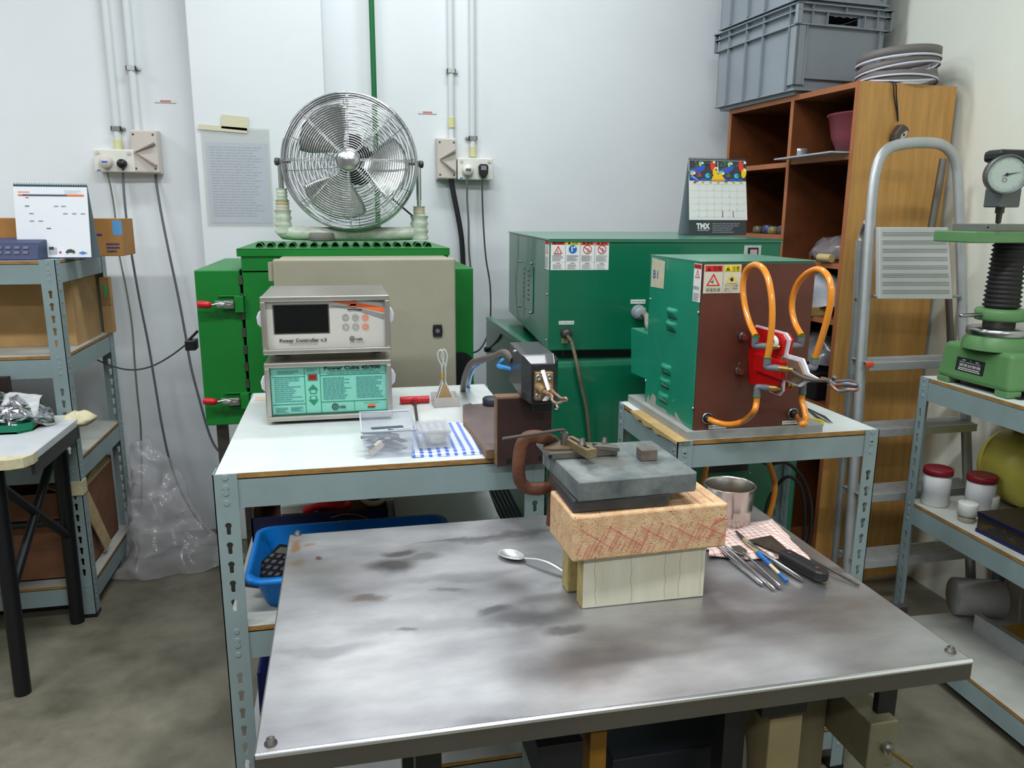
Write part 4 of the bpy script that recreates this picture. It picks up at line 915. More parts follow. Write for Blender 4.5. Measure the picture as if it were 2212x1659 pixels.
for i, (yy, z_) in enumerate(((.085, .016),)):
    MB().cyl(kp(-.004, yy+.03, zs_r[1]+t/2+z_), kp(.0, yy-.03, zs_r[1]+t/2+z_), .014, n=20).build('wooden_dowel', w_l, label='short pale wooden dowel in front of the smoky plastic bag', cat='dowel', bevel=.001)
# bottles in the left cubby
for i, (yy, col, h_) in enumerate(((.37, (30, 40, 120), .07), (.42, (60, 64, 90), .03), (.47, (120, 110, 70), .025), (.52, (52, 60, 100), .03), (.57, (90, 84, 60), .025))):
    c = kp(.05+.01*(i % 2), yy, zs_l[1]+t/2); m_ = mat('vial_%d' % i, col, .25)
    if i == 0:
        b = thing('bottle', 'little blue bottle with white cap on the middle left bookcase shelf', 'bottle', c)
        MB().lathe([(0, 0), (.014, 0), (.015, .004), (.015, .045), (.009, .054), (0, .054)], c, Z, 20).build('body', m_, b); MB().lathe([(.010, .052), (.010, .068), (0, .068)], c, Z, 18).build('cap', white_pl, b)
    else: MB().lathe([(0, 0), (.020, 0), (.022, .004), (.021, h_), (.01, h_+.004), (0, h_+.004)], c, Z, 20).build('small_tin', m_, label='low dull tin, %s from the blue bottle in the bookcase' % ('first', 'second', 'third', 'fourth')[i-1], cat='tin', group='tins in the bookcase')
# crumpled paper and block lower down
c = kp(.10, .20, zs_r[2]+t/2)
def pf(u, v): a = 2*pi*u; b = pi*v*.5+.02; return (c.x+.10*sin(b)*cos(a), c.y+.13*sin(b)*sin(a), c.z+.035+.14*cos(b))
MB().grid(crumple(pf, 30, 16, .03, 5, 11), 30, 16).build('crumpled_wrap', mat('wrap_grey', (168, 170, 178), .5, bump=.4, bs=40), label='crumpled pale wrapping stuffed in lower right bookcase cubby', cat='wrapping')
MB().bx(c.x-.12, c.x-.03, c.y-.08, c.y+.02, c.z, c.z+.032).build('wood_block', mat('block_wood', (170, 146, 88), .6, var=.12, vs=40), label='small wood block below the crumpled pale wrapping', cat='block', bevel=.002)
c = kp(.12, .2, zs_r[3]+t/2)
MB().bx(c.x-.10, c.x+.12, c.y-.12, c.y+.10, c.z, c.z+.10).build('dark_case', black_m, label='dark case low inside the bookcase behind the small bench', cat='case', bevel=.004)
def crf(u, v): a = 2*pi*u; b = pi*v*.5+.02; return (c.x-.02+.10*sin(b)*cos(a), c.y+.12*sin(b)*sin(a), c.z+.13+.10*cos(b))
MB().grid(crumple(crf, 24, 12, .03, 8, 14), 24, 12).build('plastic_bag', bagd, label='smoky plastic bag low in bookcase on top of dark case', cat='bag')
# ---- crates
crm = mat('crate_grey', (142, 148, 156), .5, var=.02, vs=8)
def crate(label, P, W_, D_, H_, rz, top_only=False):
    R = thing('storage_crate', label, 'crate', P, rz, None); R['group'] = 'grey stacking crates on the bookcase'
    ta = .012; wt = .004
    b0, b1 = ta+.012, 0   # inset at the base
    def shell(z0, z1, i0, i1, m=0):
        q = [(i0, i0), (W_-i0, i0), (W_-i0, D_-i0), (i0, D_-i0)]; r = [(i1, i1), (W_-i1, i1), (W_-i1, D_-i1), (i1, D_-i1)]
        return q, r
    mb = MB(); q, r = shell(0, H_, .022, .012)
    zb1 = .03
    mb.bx(.03, W_-.03, .03, D_-.03, 0, .012)                     # nesting foot
    # walls (near wall has a hand hole)
    hx0, hx1, hz0, hz1 = W_*.34, W_*.66, H_*.80, H_*.90
    hole = [(hx0, hz0), (hx0, hz1)]+[(hx0+(hx1-hx0)*i/12, hz1-.006+.004*abs(sin(i*pi/3))) for i in range(1, 12)]+[(hx1, hz1), (hx1, hz0)]
    for (O, U, w_) in (((.018, .018, 0), X, W_-.036), ((W_-.018, D_-.018, 0), -X, W_-.036)):
        mb.plate([(0, .012), (w_, .012), (w_, H_), (0, H_)], [[(a-.018, b) for a, b in hole]], O, U, Z, wt)
    for (O, U, w_) in (((.018, D_-.018, 0), -Y_, D_-.036), ((W_-.018, .018, 0), Y_, D_-.036)):
        mb.plate([(0, .012), (w_, .012), (w_, H_), (0, H_)], [], O, U, Z, wt)
    mb.build('shell', crm, R, local=True)
    mb = MB()   # horizontal flanges
    for z_, e in ((H_, 0), (H_*.925, .003), (H_*.775, .003)):
        for b in ((e, W_-e, e, .022), (e, W_-e, D_-.022, D_-e), (e, .022, e, D_-e), (W_-.022, W_-e, e, D_-e)): mb.bx(*b, z_-.004, z_)
    mb.bx(.012, W_-.012, .012, D_-.012, .012, .018)
    mb.build('rim_flange', crm, R, local=True, bevel=.0008)
    def rib(x0, x1, y0, y1, z0, z1): MB().bx(x0, x1, y0, y1, z0, z1).build('rib', crm, R, local=True)
    for x in (.002, .062, W_-.065, W_-.005): rib(x, x+.003, .003, .02, H_*.775, H_); 
    for x in (.045, W_-.048): rib(x, x+.003, .005, .02, .03, H_*.775)
    for x in (W_*.31, W_*.70): rib(x, x+.003, .003, .02, H_*.775, H_*.925)
    rib(W_*.5, W_*.5+.003, .003, .02, H_*.925, H_)
    for y in (.003, .05, D_*.38, D_*.58, D_*.80, D_-.006): rib(.003, .02, y, y+.003, H_*.775 if y in (.003, D_-.006) else .018, H_)
    for y in (.05, D_*.38, D_*.58, D_*.80): rib(.008, .02, y+.012, y+.014, .018, H_*.775)
    for (xx, yy) in ((.006, .006),): MB().bx(.008, .045, .008, .018, .03, H_*.78).bx(.008, .018, .008, .05, .03, H_*.78).build('corner_post', crm, R, local=True, bevel=.003)
    MB().bx(.05, W_-.05, .006, .018, .052, .056).build('rib', crm, R, local=True)
    return R
c0_ = PZ(1716, 203, KH+.001); ce = PZ(1565, 237, KH+.001); rzc = math.atan2(-(ce.x-c0_.x), ce.y-c0_.y)
crate('grey ribbed stacking crate with hand hole, standing directly on bookcase', Vector((c0_.x-.022, c0_.y-.022, KH+.0005)), .40, .545, .298, rzc)
crate('upper grey crate, cut off by the top of the photo', Vector((c0_.x-.022, c0_.y-.022, KH+.2995)), .40, .545, .30, rzc)
# ---- rolled strip
sg = mat('strip_grey', (112, 106, 104), .55); sw_ = mat('strip_white', (206, 208, 224), .4)
R = thing('strapping_coil', 'loose coil of grey and white edge strip on the bookcase corner', 'coil', (1.86, 2.42, KH))
cx_, cy_ = 1.845, 2.43
def rib_ring(mb, zoff, tilt, ta, r, wdt, m, a0=0, a1=2*pi, n=60):
    vs = []
    for i in range(n+1):
        a = a0+(a1-a0)*i/n; z_ = zoff+tilt*sin(a+ta)
        for s in (0, 1): vs.append((cx_+(r+.0*s)*cos(a), cy_+r*.95*sin(a), KH+z_+wdt*s))
    mb.add(vs, [(i*2, i*2+2, i*2+3, i*2+1) for i in range(n)], m, True)
for k, (z_, tl, ta, r, wd, m_) in enumerate(((.082, .010, 2.6, .130, .028, sg), (.076, .010, 2.6, .1325, .007, sw_), (.052, .018, 2.4, .128, .022, sg), (.050, .018, 2.4, .130, .006, sw_), (.060, .014, 2.8, .126, .008, sw_), (.030, .026, .4, .124, .022, sg), (.030, .026, .4, .126, .006, sw_), (.012, .010, 3.6, .127, .020, sg), (.014, .010, 3.6, .129, .006, sw_), (.022, .02, 1.5, .122, .020, sg))):
    mb = MB(); rib_ring(mb, z_, tl, ta, r, wd, 0); mb.build('strip_turn', m_, R, solid=.002)
# ---- tape measure
pA = TK @ Vector((.13, -.003, KH)); 
def sp(px, py): d = _ray(px, py); n = Vector((sin(KR), -cos(KR), 0)); P = Vector((KX, KY, 0))+n*.006; return CAM+d*((P-CAM).dot(n)/d.dot(n))
R = thing('tape_measure', 'small dark tape measure hanging by its strap on the bookcase side', 'tape measure', sp(1938, 285))
MB().tube([TK @ Vector((.115, .03, KH+.002)), sp(1929, 178), sp(1931, 205), sp(1937, 240), sp(1939, 262)], .0022, 6, sub=3).tube([TK @ Vector((.122, .03, KH+.002)), sp(1934, 178), sp(1936, 205), sp(1939, 240), sp(1940, 262)], .0022, 6, sub=3).build('strap', black_m, R)
nA = Vector((sin(KR), -cos(KR), 0)); uA = Vector((cos(KR), sin(KR), 0)); q0 = sp(1936, 290)-nA*.004
MB().prism([(-.026, -.020), (-.014, -.026), (.020, -.012), (.028, .008), (.022, .020), (.0, .030), (-.024, -.002)], q0+nA*.03, uA, Z, .028).build('case', mat('case_brown', (78, 68, 66), .4), R, bevel=.003)
st = MB().prism([(-.006, -.020), (.016, -.010), (.022, .006), (.014, .010), (-.004, -.004)], q0+nA*.031, uA, Z, .0014).build('badge', mat('badge_cream', (190, 184, 160), .4), R)
MB().disc(q0+nA*.0312, uA, Z, .006, -.004, .004, 0).build('badge_hole', black_m, st)
# ================================================================= LADDER
alu2 = mat('ladder_rail', (180, 182, 184), .38, .55, var=.04, vs=20)
def yl(z_): return 1.915+.20*z_/1.5
def lp(px, py, dy=0):
    y = 2.0
    for _ in range(6): p = PY(px, py, y+dy); y = yl(p.z)
    return PY(px, py, y+dy)
Ld = thing('step_ladder', 'aluminium step ladder with tubular hoop, ribbed platform and orange clips', 'ladder', lp(1950, 1230))
ltop = [lp(1853, 900), lp(1860, 780), lp(1875, 560), lp(1884, 430), lp(1894, 362), lp(1911, 328), lp(1940, 313), lp(1985, 308), lp(2028, 311), lp(2052, 327), lp(2065, 355), lp(2070, 400), lp(2076, 560), lp(2081, 740), lp(2086, 900)]
bl_ = lp(1852, 1210); br_ = lp(2108, 1280)
def flat(mb, pts, w_, th, sub=0):
    """flat oval rail swept along pts, wide in the ladder plane's depth"""
    pts = spline([Vector(p) for p in pts], sub) if sub else [Vector(p) for p in pts]
    vs = []; n = 12; dv = Vector((0, 1, -.13)).normalized()
    for i, p in enumerate(pts):
        t_ = (pts[min(i+1, len(pts)-1)]-pts[max(i-1, 0)]).normalized(); s_ = t_.cross(dv).normalized()
        vs += [p+s_*(th*cos(2*pi*k/n))*(1 if abs(cos(2*pi*k/n)) < .99 else 1)+dv*(w_*sin(2*pi*k/n)) for k in range(n)]
    return mb.add(vs, [(i*n+k, i*n+(k+1) % n, (i+1)*n+(k+1) % n, (i+1)*n+k) for i in range(len(pts)-1) for k in range(n)], 0, True).add(vs[:n], [tuple(range(n))]).add(vs[-n:], [tuple(range(n))])
def ext(p, q, z_): t_ = (z_-q.z)/(q.z-p.z); return q+(q-p)*t_
lft = [ext(lp(1875, 560), lp(1860, 780), .03)]+ltop+[ext(lp(2081, 740), lp(2086, 900), .03)]
mb = MB(); flat(mb, lft, .012, .0165, 5); mb.build('hoop_rail', alu2, Ld)
for q_ in (lft[0], lft[-1]): MB().box(q_-Z*.014, (.034, .05, .03)).build('foot', black_m, Ld, bevel=.003)
def side_at(z_, right):
    P = lft[::-1] if right else lft
    seg = P[:7]
    for a, b in zip(seg, seg[1:]):
        if (a.z-z_)*(b.z-z_) <= 0: return a+(b-a)*((z_-a.z)/(b.z-a.z))
    return seg[0]
for k, (px, py) in enumerate(((1870, 778), (1868, 920), (1865, 1058), (1865, 1198))):
    z_ = lp(px, py).z; a, b = side_at(z_, 0), side_at(z_, 1); yy = (a.y+b.y)/2
    st = MB().bx(a.x-.002, b.x+.002, yy-.045, yy+.045, z_-.003, z_).bx(a.x-.002, b.x+.002, yy-.046, yy-.043, z_-.024, z_).bx(a.x, b.x, yy+.043, yy+.046, z_-.024, z_)
    st = st.build('tread', alu_m, Ld, bevel=.001)
    mb = MB()
    for j in range(9): mb.bx(a.x+.002, b.x-.002, yy-.038+j*.009, yy-.035+j*.009, z_, z_+.0012)
    mb.build('tread_ribs', alu_m, st, kind='stuff')
    if k in (0, 2, 3):
        for (q_, s) in (((a, -1),) if k == 0 else ((b, 1),)): MB().box((q_.x+s*.004, yy-.046, z_-.004), (.024, .008, .012)).build('clip', mat('orange_clip', (236, 74, 36), .4), Ld, bevel=.002)
# platform folded up
pa, pb_, pc, pd = lp(1900, 491, -.03), lp(2048, 491, -.03), lp(2058, 646, -.03), lp(1899, 646, -.03)
U_ = (pb_-pa).normalized(); V_ = (pd-pa).normalized()*-1
wd, hg = (pc-pd).length, (pa-pd).length
pl_ = MB().add([pa, pb_, pc, pd]+[p+Vector((0, .018, 0)) for p in (pa, pb_, pc, pd)], [(3, 2, 1, 0), (4, 5, 6, 7), (0, 1, 5, 4), (1, 2, 6, 5), (2, 3, 7, 6), (3, 0, 4, 7)]).build('platform', mat('platform_grey', (206, 206, 206), .45, .3), Ld, bevel=.002)
mb = MB()
for g in range(8):
    for j in range(3):
        f_ = .07+g*.115+j*.022
        if f_ < .97:
            A, B_ = pa+(pd-pa)*f_, pb_+(pc-pb_)*f_
            A, B_ = A+(B_-A)*.04, A+(B_-A)*.96; mb.cyl(A-Y_*.0005, B_-Y_*.0005, .0012, n=6)
mb.build('platform_ribs', mat('rib_dark', (176, 176, 176), .5, .3), pl_, kind='stuff')
MB().cyl(lp(1885, 640, -.015), lp(2075, 640, -.015), .005, n=10).build('hinge_rod', steel_m, Ld)
# rear frame
def rp(px, py): return PY(px, py, 2.245)
mb = MB().tube([rp(1858, 520), rp(1848, 700), rp(1835, 840), rp(1800, 1240)], .0125, 12); mb.tube([rp(1858, 520), rp(1862, 500), lp(1885, 480)+Y_*.03], .008, 10)
mb.build('rear_leg', alu2, Ld)
a = ext(rp(2048, 700), rp(2056, 940), .05)
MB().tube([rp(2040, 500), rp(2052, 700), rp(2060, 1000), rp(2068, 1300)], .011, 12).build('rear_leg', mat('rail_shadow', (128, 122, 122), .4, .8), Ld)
MB().tube([rp(2048, 342)+Y_*.02, rp(2020, 500)+Y_*.02], .012, 4).build('brace', mat('brace_grey', (122, 120, 114), .5, .6), Ld)
for (px, py) in ((1843, 645), (1848, 768)): MB().ball(rp(px, py)-Y_*.012, .004, 10).build('rivet', red_m, Ld)
# ================================================================= BENCH PRESS ON THE RIGHT SHELF
gp = mat('press_green', (84, 130, 78), .42, col2=(98, 140, 90), vs=7, thr=(.3, .7), bump=.08, bs=40); 
blobmat(gp, [(.0, -.09, .05, .02, (60, 54, 48), .0)])
chip = mat('press_green_chipped', (84, 122, 74), .45, col2=(44, 40, 36), vs=34, thr=(.62, .66), bump=.1, bs=60)
pz = RRz; px0, py0, py1 = 1.630, 1.60, 1.85; px1 = 1.87
Pr = thing('bench_press', 'green cast iron testing press with round dial and black bellows at right edge', 'press', ((px0+px1)/2, (py0+py1)/2, pz))
def frust(mb, x0, x1, y0, y1, z0, z1, i, m=0):
    vs = [(x0, y0, z0), (x1, y0, z0), (x1, y1, z0), (x0, y1, z0), (x0+i, y0+i, z1), (x1-i, y0+i, z1), (x1-i, y1-i, z1), (x0+i, y1-i, z1)]
    return mb.add(vs, [(3, 2, 1, 0), (4, 5, 6, 7), (0, 1, 5, 4), (1, 2, 6, 5), (2, 3, 7, 6), (3, 0, 4, 7)], m)
mb = MB(); frust(mb, px0, px1, py0, py1, pz+.016, pz+.115, .010); mb.build('base_casting', gp, Pr, bevel=.012, seg=3)
for (fx, fyy) in ((px0+.004, py1-.045), (px0+.004, py0+.003), (px1-.05, py1-.045), (px1-.05, py0+.003)): MB().bx(fx, fx+.045, fyy, fyy+.045, pz, pz+.02).build('foot_pad', gp, Pr, bevel=.006)
cyp = 1.715; cxp = PY(2117, 718, cyp-.02).x+.074
MB().lathe([(.082, .112), (.080, .135), (.070, .15)], (cxp, cyp, pz), Z, 36).build('collar_casting', gp, Pr)
MB().lathe([(.070, .148), (.074, .150), (.074, .166), (.070, .168), (.05, .169), (0, .169)], (cxp, cyp, pz), Z, 36).build('machined_ring', steel_m, Pr)
MB().lathe([(.038, .165), (.038, .185), (.045, .19)], (cxp, cyp, pz), Z, 28).build('neck', dark_steel, Pr)
mb = MB().lathe([(.046, .186), (.058, .188), (.060, .194), (.060, .212), (.056, .218), (.03, .219), (0, .219)], (cxp, cyp, pz), Z, 28); mb.build('handwheel', gp, Pr)
MB().cyl((cxp-.05, cyp, pz+.203), (cxp-.128, cyp-.01, pz+.203), .0055, n=12).ball((cxp-.128, cyp-.01, pz+.203), .0058, 10).build('handle_bar', steel_m, Pr)
pr = [(.030, .215)]
for k in range(17): z_ = .222+k*.0118; pr += [(.040-k*.0004, z_), (.046-k*.0004, z_+.0045), (.040-k*.0004, z_+.009)]
MB().lathe(pr, (cxp, cyp, pz), Z, 32).build('bellows', mat('bellows_black', (34, 32, 30), .6), Pr)
zt_ = PY(2105, 500, 1.66).z; xt0 = PY(2105, 525, cyp-.07).x
MB().bx(xt0, xt0+.22, cyp-.07, cyp+.07, zt_-.028, zt_).build('table_plate', gp, Pr, bevel=.003)
MB().bx(xt0+.045, xt0+.20, cyp-.05, cyp+.06, zt_, zt_+.018).build('anvil_plate', mat('anvil_grey', (134, 134, 130), .35, .6), Pr, bevel=.001)
MB().cyl((xt0+.052, cyp-.0505, zt_+.010), (xt0+.052, cyp-.048, zt_+.010), .003, n=10).build('pin_hole', black_m, Pr)
dp_ = PY(2174, 377, 1.60)
fd = Vector((-.45, -1, .0)).normalized(); ud = Vector((1, -.45, 0)).normalized()
dl = MB().lathe([(.0, -.03), (.040, -.03), (.044, -.022), (.044, -.004), (.046, .0), (.046, .006), (.0425, .008), (.040, .003)], dp_, fd, 40).build('dial_housing', mat('dial_bezel', (110, 112, 116), .35, .7), Pr)
fc_ = MB().disc(dp_+fd*.002, ud, Z, 0, 0, .0405, 0, n=36).build('dial_face', mat('dial_face', (176, 190, 180), .5), dl)
mb = MB(); Q = dp_+fd*.0028
for k in range(60):
    a = 2*pi*k/60; r0_ = .034 if k % 5 else .031
    mb.poly(Q, ud, Z, [(r0_*cos(a-.006), r0_*sin(a-.006)), (.038*cos(a-.006), .038*sin(a-.006)), (.038*cos(a+.006), .038*sin(a+.006)), (r0_*cos(a+.006), r0_*sin(a+.006))], 0)
mb.disc(Q, ud, Z, 0, 0, .0035, 0); mb.poly(Q, ud, Z, [(-.012, -.0045), (.0, -.0015), (.034, .0065), (.0, .0015)], 0); mb.disc(Q, ud, Z, -.004, -.012, .005, 0, r0=.004)
mb.build('dial_markings', print_k, fc_, kind='stuff')
MB().bx(dp_.x+.002, dp_.x+.06, dp_.y+.01, dp_.y+.06, dp_.z-.075, dp_.z-.03).build('spindle_block', mat('spindle_grey', (100, 104, 104), .4, .5), Pr, bevel=.003)
MB().lathe([(0, -.115), (.006, -.112), (.007, -.09), (.010, -.088), (.010, -.07)], (dp_.x+.024, dp_.y+.03, dp_.z), Z, 18).build('indenter', dark_steel, Pr)
MB().bx(dp_.x-.0, dp_.x+.09, dp_.y+.02, dp_.y+.08, dp_.z+.03, dp_.z+.06).build('head_casting', black_m, Pr, bevel=.01)
MB().bx(px1-.03, px1+.04, py0+.02, py0+.09, pz+.09, dp_.z+.10).build('column', gp, Pr, bevel=.012)
MB().bx(dp_.x+.06, px1+.04, dp_.y+.03, dp_.y+.08, dp_.z+.0, dp_.z+.06).build('arm_casting', gp, Pr, bevel=.012)
# nameplate on the left side
def pp_(px, py): p = PX(px, py, px0+.004); return p
a, b = pp_(2065, 800), pp_(2125, 780); npl = [pp_(2063, 800), pp_(2121, 817), pp_(2128, 781), pp_(2070, 767)]
mid = sum(npl, Vector())/4; ya, yb = max(npl[0].y, npl[3].y), min(npl[1].y, npl[2].y); zc = mid.z; hh = .019
tl = Vector((.10, 0, 1)).normalized()
st = MB().prism([(-(ya), -hh), (-(yb), -hh), (-(yb), hh), (-(ya), hh)], (px0+.0045, 0, zc), LU, tl, .003).build('nameplate', steel_m, Pr)
O = Vector((px0+.0042, 0, zc)); mb = MB(); a_, b_ = -ya+.0015, -yb-.0015; w_ = b_-a_
mb.quad(O, LU, tl, a_, -hh+.0015, b_, hh-.0015, 1)
mb.text('硬度試験機', O, LU, tl, a_+w_*.12, -.004, .0062, 0, .001, w=w_*.78); mb.text('BRINELL HARDNESS TESTER', O, LU, tl, a_+w_*.12, .006, .003, 0, .001, w=w_*.76)
mb.lines(O, LU, tl, a_+w_*.1, -.016, b_-w_*.1, -.0065, 2, 0, .45, ragged=.1); mb.disc(O, LU, tl, (a_+b_)/2, .013, .0028, 2); mb.quad(O, LU, tl, a_+w_*.2, .012, a_+w_*.32, .014, 0); mb.quad(O, LU, tl, a_+w_*.68, .012, a_+w_*.8, .014, 0)
mb.build('plate_lettering', [print_w, print_k, mat('plate_sage', (80, 120, 100), .5)], st)
q_ = pp_(2105, 758); MB().ball(q_+Vector((0, 0, 0)), .005, 10, sc=(.3, 1, .7)).build('rust_spot', mat('rust_orange', (168, 84, 40), .8), Pr)
MB().bx(px0+.03, px1+.02, py0-.01, py1+.01, pz+.0, pz+.0035).build('rubber_mat', black_m, label='thin black mat under the green press', cat='mat')
# ---- jars, cups, tin, yellow drum on the middle shelf
zm = .49; milk = mat('milky_plastic', (200, 200, 202), .4); rl = mat('jar_lid_red', (128, 14, 34), .4)
def jar(label, px, py, r, h):
    c = PZ(px, py, zm); j = thing('lidded_jar', label, 'jar', c)
    MB().lathe([(0, 0), (r*.96, 0), (r, .004), (r*.98, h*.35), (r*1.0, h*.36), (r*.99, h*.9), (0, h*.9)], c, Z, 36).build('jar_body', milk, j)
    MB().lathe([(r*1.0, h*.84), (r*1.06, h*.845), (r*1.06, h*.985), (r*1.0, h), (r*.9, h*.995), (r*.85, h*.985), (0, h*.985)], c, Z, 40).build('lid', rl, j)
jar('milky plastic jar with red lid, nearest the shelf post', 2018, 1088, .038, .112); jar('red lidded jar behind the two small white pots', 2112, 1105, .038, .112)
wj = mat('pot_white', (208, 210, 206), .35)
for (lab, px, py) in (('small white pot with clear base beside the dark box', 2087, 1125), ('small white pot between red lidded jar and yellow drum', 2133, 1108)):
    c = PZ(px, py, zm); j = thing('small_pot', lab, 'pot', c)
    MB().lathe([(0, 0), (.021, 0), (.022, .003), (.022, .02), (0, .02)], c, Z, 28).build('pot_base', mat('pot_clear', (150, 146, 130), .2), j); MB().lathe([(.023, .018), (.0255, .019), (.0255, .052), (.024, .054), (0, .054)], c, Z, 30).build('pot_lid', wj, j)
c = PY(2185, 1000, 1.80)
Yd = thing('yellow_drum', 'translucent yellow plastic drum lying behind the white jars', 'drum', (c.x+.04, 1.80, zm))
yd_ = mat('yellow_plastic', (206, 198, 90), .35, var=.05, vs=6)
MB().lathe([(0, -.09), (.085, -.088), (.105, -.07), (.112, -.02), (.112, .03), (.105, .07), (.085, .088), (0, .09)], (c.x+.045, 1.79, zm+.115), Vector((.25, 1, 0)), 40).build('drum_body', yd_, Yd)
MB().box((c.x+.05, 1.78, zm+.235), (.10, .11, .025)).build('drum_handle', yd_, Yd, bevel=.008)
# dark gift box
q0 = PZ(2108, 1148, zm); q1 = PZ(2212, 1205, zm)
bz = .058; R = thing('flat_box', 'dark patterned box with blue edges on middle right shelf', 'box', (q0.x+.08, q0.y-.10, zm), radians(0))
dk = mat('box_pattern', (44, 40, 34), .5, col2=(96, 70, 30), vs=16, thr=(.5, .62), stretch=(1, 1, 3)); bl2 = mat('box_blue', (14, 20, 72), .45)
MB().bx(q0.x, q0.x+.19, q0.y-.26, q0.y, zm+.0, zm+bz*.75).build('box_base', dk, R, bevel=.001)
MB().bx(q0.x-.0015, q0.x+.1915, q0.y-.2615, q0.y+.0015, zm+bz*.72, zm+bz).build('box_lid', mat('box_top', (40, 30, 24), .45), R, bevel=.001)
MB().bx(q0.x-.0022, q0.x-.0005, q0.y-.262, q0.y+.002, zm+bz*.86, zm+bz*.97).bx(q0.x-.001, q0.x+.0002, q0.y-.262, q0.y+.002, zm+.0005, zm+.010).build('blue_edging', bl2, R)
# bottom shelf: pipe end and yellow boxed part
c = PZ(2120, 1345, .10)
MB().lathe([(.0, -.0), (.053, 0), (.058, .004), (.058, .14), (.054, .144), (.0, .144)], c+Vector((.085, .02, .0585)), Vector((-.9, .35, 0)), 30).build('pipe_piece', mat('pale_grey_pipe', (186, 184, 186), .5), label='pale grey pipe piece on the bottom right shelf', cat='pipe')
c = PZ(2190, 1400, .10); MB().bx(c.x-.02, c.x+.10, c.y-.08, c.y+.04, .10, .15).build('yellow_block', mat('mustard', (150, 116, 34), .6), label='mustard yellow block at the right end of the bottom shelf', cat='block', bevel=.002)
MB().bx(c.x-.05, c.x-.03, c.y-.08, c.y+.10, .10, .16).build('grey_profile', alu_m, label='upright grey metal strip beside the mustard block', cat='strip')
# ================================================================= LEFT RACK CONTENTS
zt = 1.1755
Pl0, Pl1 = PY(38, 541, 2.70), PY(197, 541, 2.70); Pl0.z = Pl1.z = zt
R, P0, u, V, W_, L = calendar('desk_calendar', 'white desk calendar with orange and grey band on left rack top', Pl0, Pl1, PY(100, 399, 2.73).z-zt, .09, mat('board_teal', (60, 92, 110), .5), lean=.03)
N = u.cross(V).normalized(); Pg = P0+N*.002
pg = MB().prism([(0, .004), (W_-.001, .004), (W_-.001, L*.97), (.0, L*.97)], Pg, u, V, .002).build('page', mat('page_white', (232, 234, 240), .6), R)
Q = Pg+N*.0002; mb = MB()
mb.quad(Q, u, V, W_*.06, L*.845, W_*.12, L*.868, 1); mb.quad(Q, u, V, W_*.12, L*.845, W_*.72, L*.868, 0); mb.quad(Q, u, V, W_*.72, L*.845, W_*.95, L*.868, 1)
mb.lines(Q, u, V, W_*.06, L*.89, W_*.22, L*.905, 1, 1, .7); mb.lines(Q, u, V, W_*.68, L*.87, W_*.92, L*.93, 4, 2, .3)
for (x, y) in ((.17, .71), (.56, .71), (.66, .71), (.22, .61), (.68, .61), (.80, .61), (.92, .61), (.22, .51), (.34, .51), (.44, .41)): mb.quad(Q, u, V, W_*(x-.03), L*(y-.006), W_*(x+.03), L*(y+.006), 0 if x in (.17, .44) else 3)
mb.quad(Q, u, V, W_*.155, L*.818, W_*.20, L*.828, 4)
mb.quad(Q, u, V, W_*.42, L*.06, W_*.53, L*.15, 2); mb.quad(Q, u, V, W_*.425, L*.12, W_*.49, L*.16, 5); mb.disc(Q, u, V, W_*.575, L*.085, .0035, 4)
mb.poly(Q, u, V, [(W_*.64, L*.08), (W_*.78, L*.08), (W_*.77, L*.11), (W_*.72, L*.13), (W_*.67, L*.12)], 5); mb.disc(Q, u, V, W_*.67, L*.08, .003, 0); mb.disc(Q, u, V, W_*.755, L*.08, .003, 0)
mb.poly(Q, u, V, [(W_*.82, L*.075), (W_*.88, L*.055), (W_*.95, L*.075), (W_*.88, L*.10)], 6)
mb.build('page_print', [mat('print_slate', (62, 80, 96), .6), print_o, mat('print_pale', (180, 184, 190), .7), mat('print_mid', (130, 130, 150), .7), print_r, mat('print_brown', (70, 60, 50), .6), mat('print_sky', (70, 130, 200), .6)], pg, kind='stuff')
# carton behind the calendar
yc_ = 2.84; x1_ = PY(262, 500, yc_).x
R = thing('carton', 'brown carton with blue label behind the white desk calendar', 'carton', (x1_-.2, yc_+.07, zt))
z1_ = PY(200, 472, yc_).z
MB().bx(x1_-.50, x1_, yc_, yc_+.16, zt, z1_).build('carton_body', mat('carton_brown', (166, 116, 62), .8, var=.05, vs=10), R, bevel=.002)
O = Vector((0, yc_, 0)); a, b = PY(247, 508, yc_), PY(266, 476, yc_)
MB().quad(O, X, Z, a.x-.004, a.z, b.x-.006, b.z, 0).build('blue_label', mat('label_sky', (92, 150, 200), .6), R)
a = PY(206, 507, yc_); MB().quad(O, X, Z, a.x-.02, a.z-.004, a.x+.02, a.z+.003).quad(O, X, Z, a.x-.012, a.z-.02, a.x, a.z-.004).lines(O, X, Z, x1_-.05, zt+.01, x1_-.008, zt+.045, 3, 0, .5).build('carton_print', mat('print_navy', (40, 50, 110), .6), R)
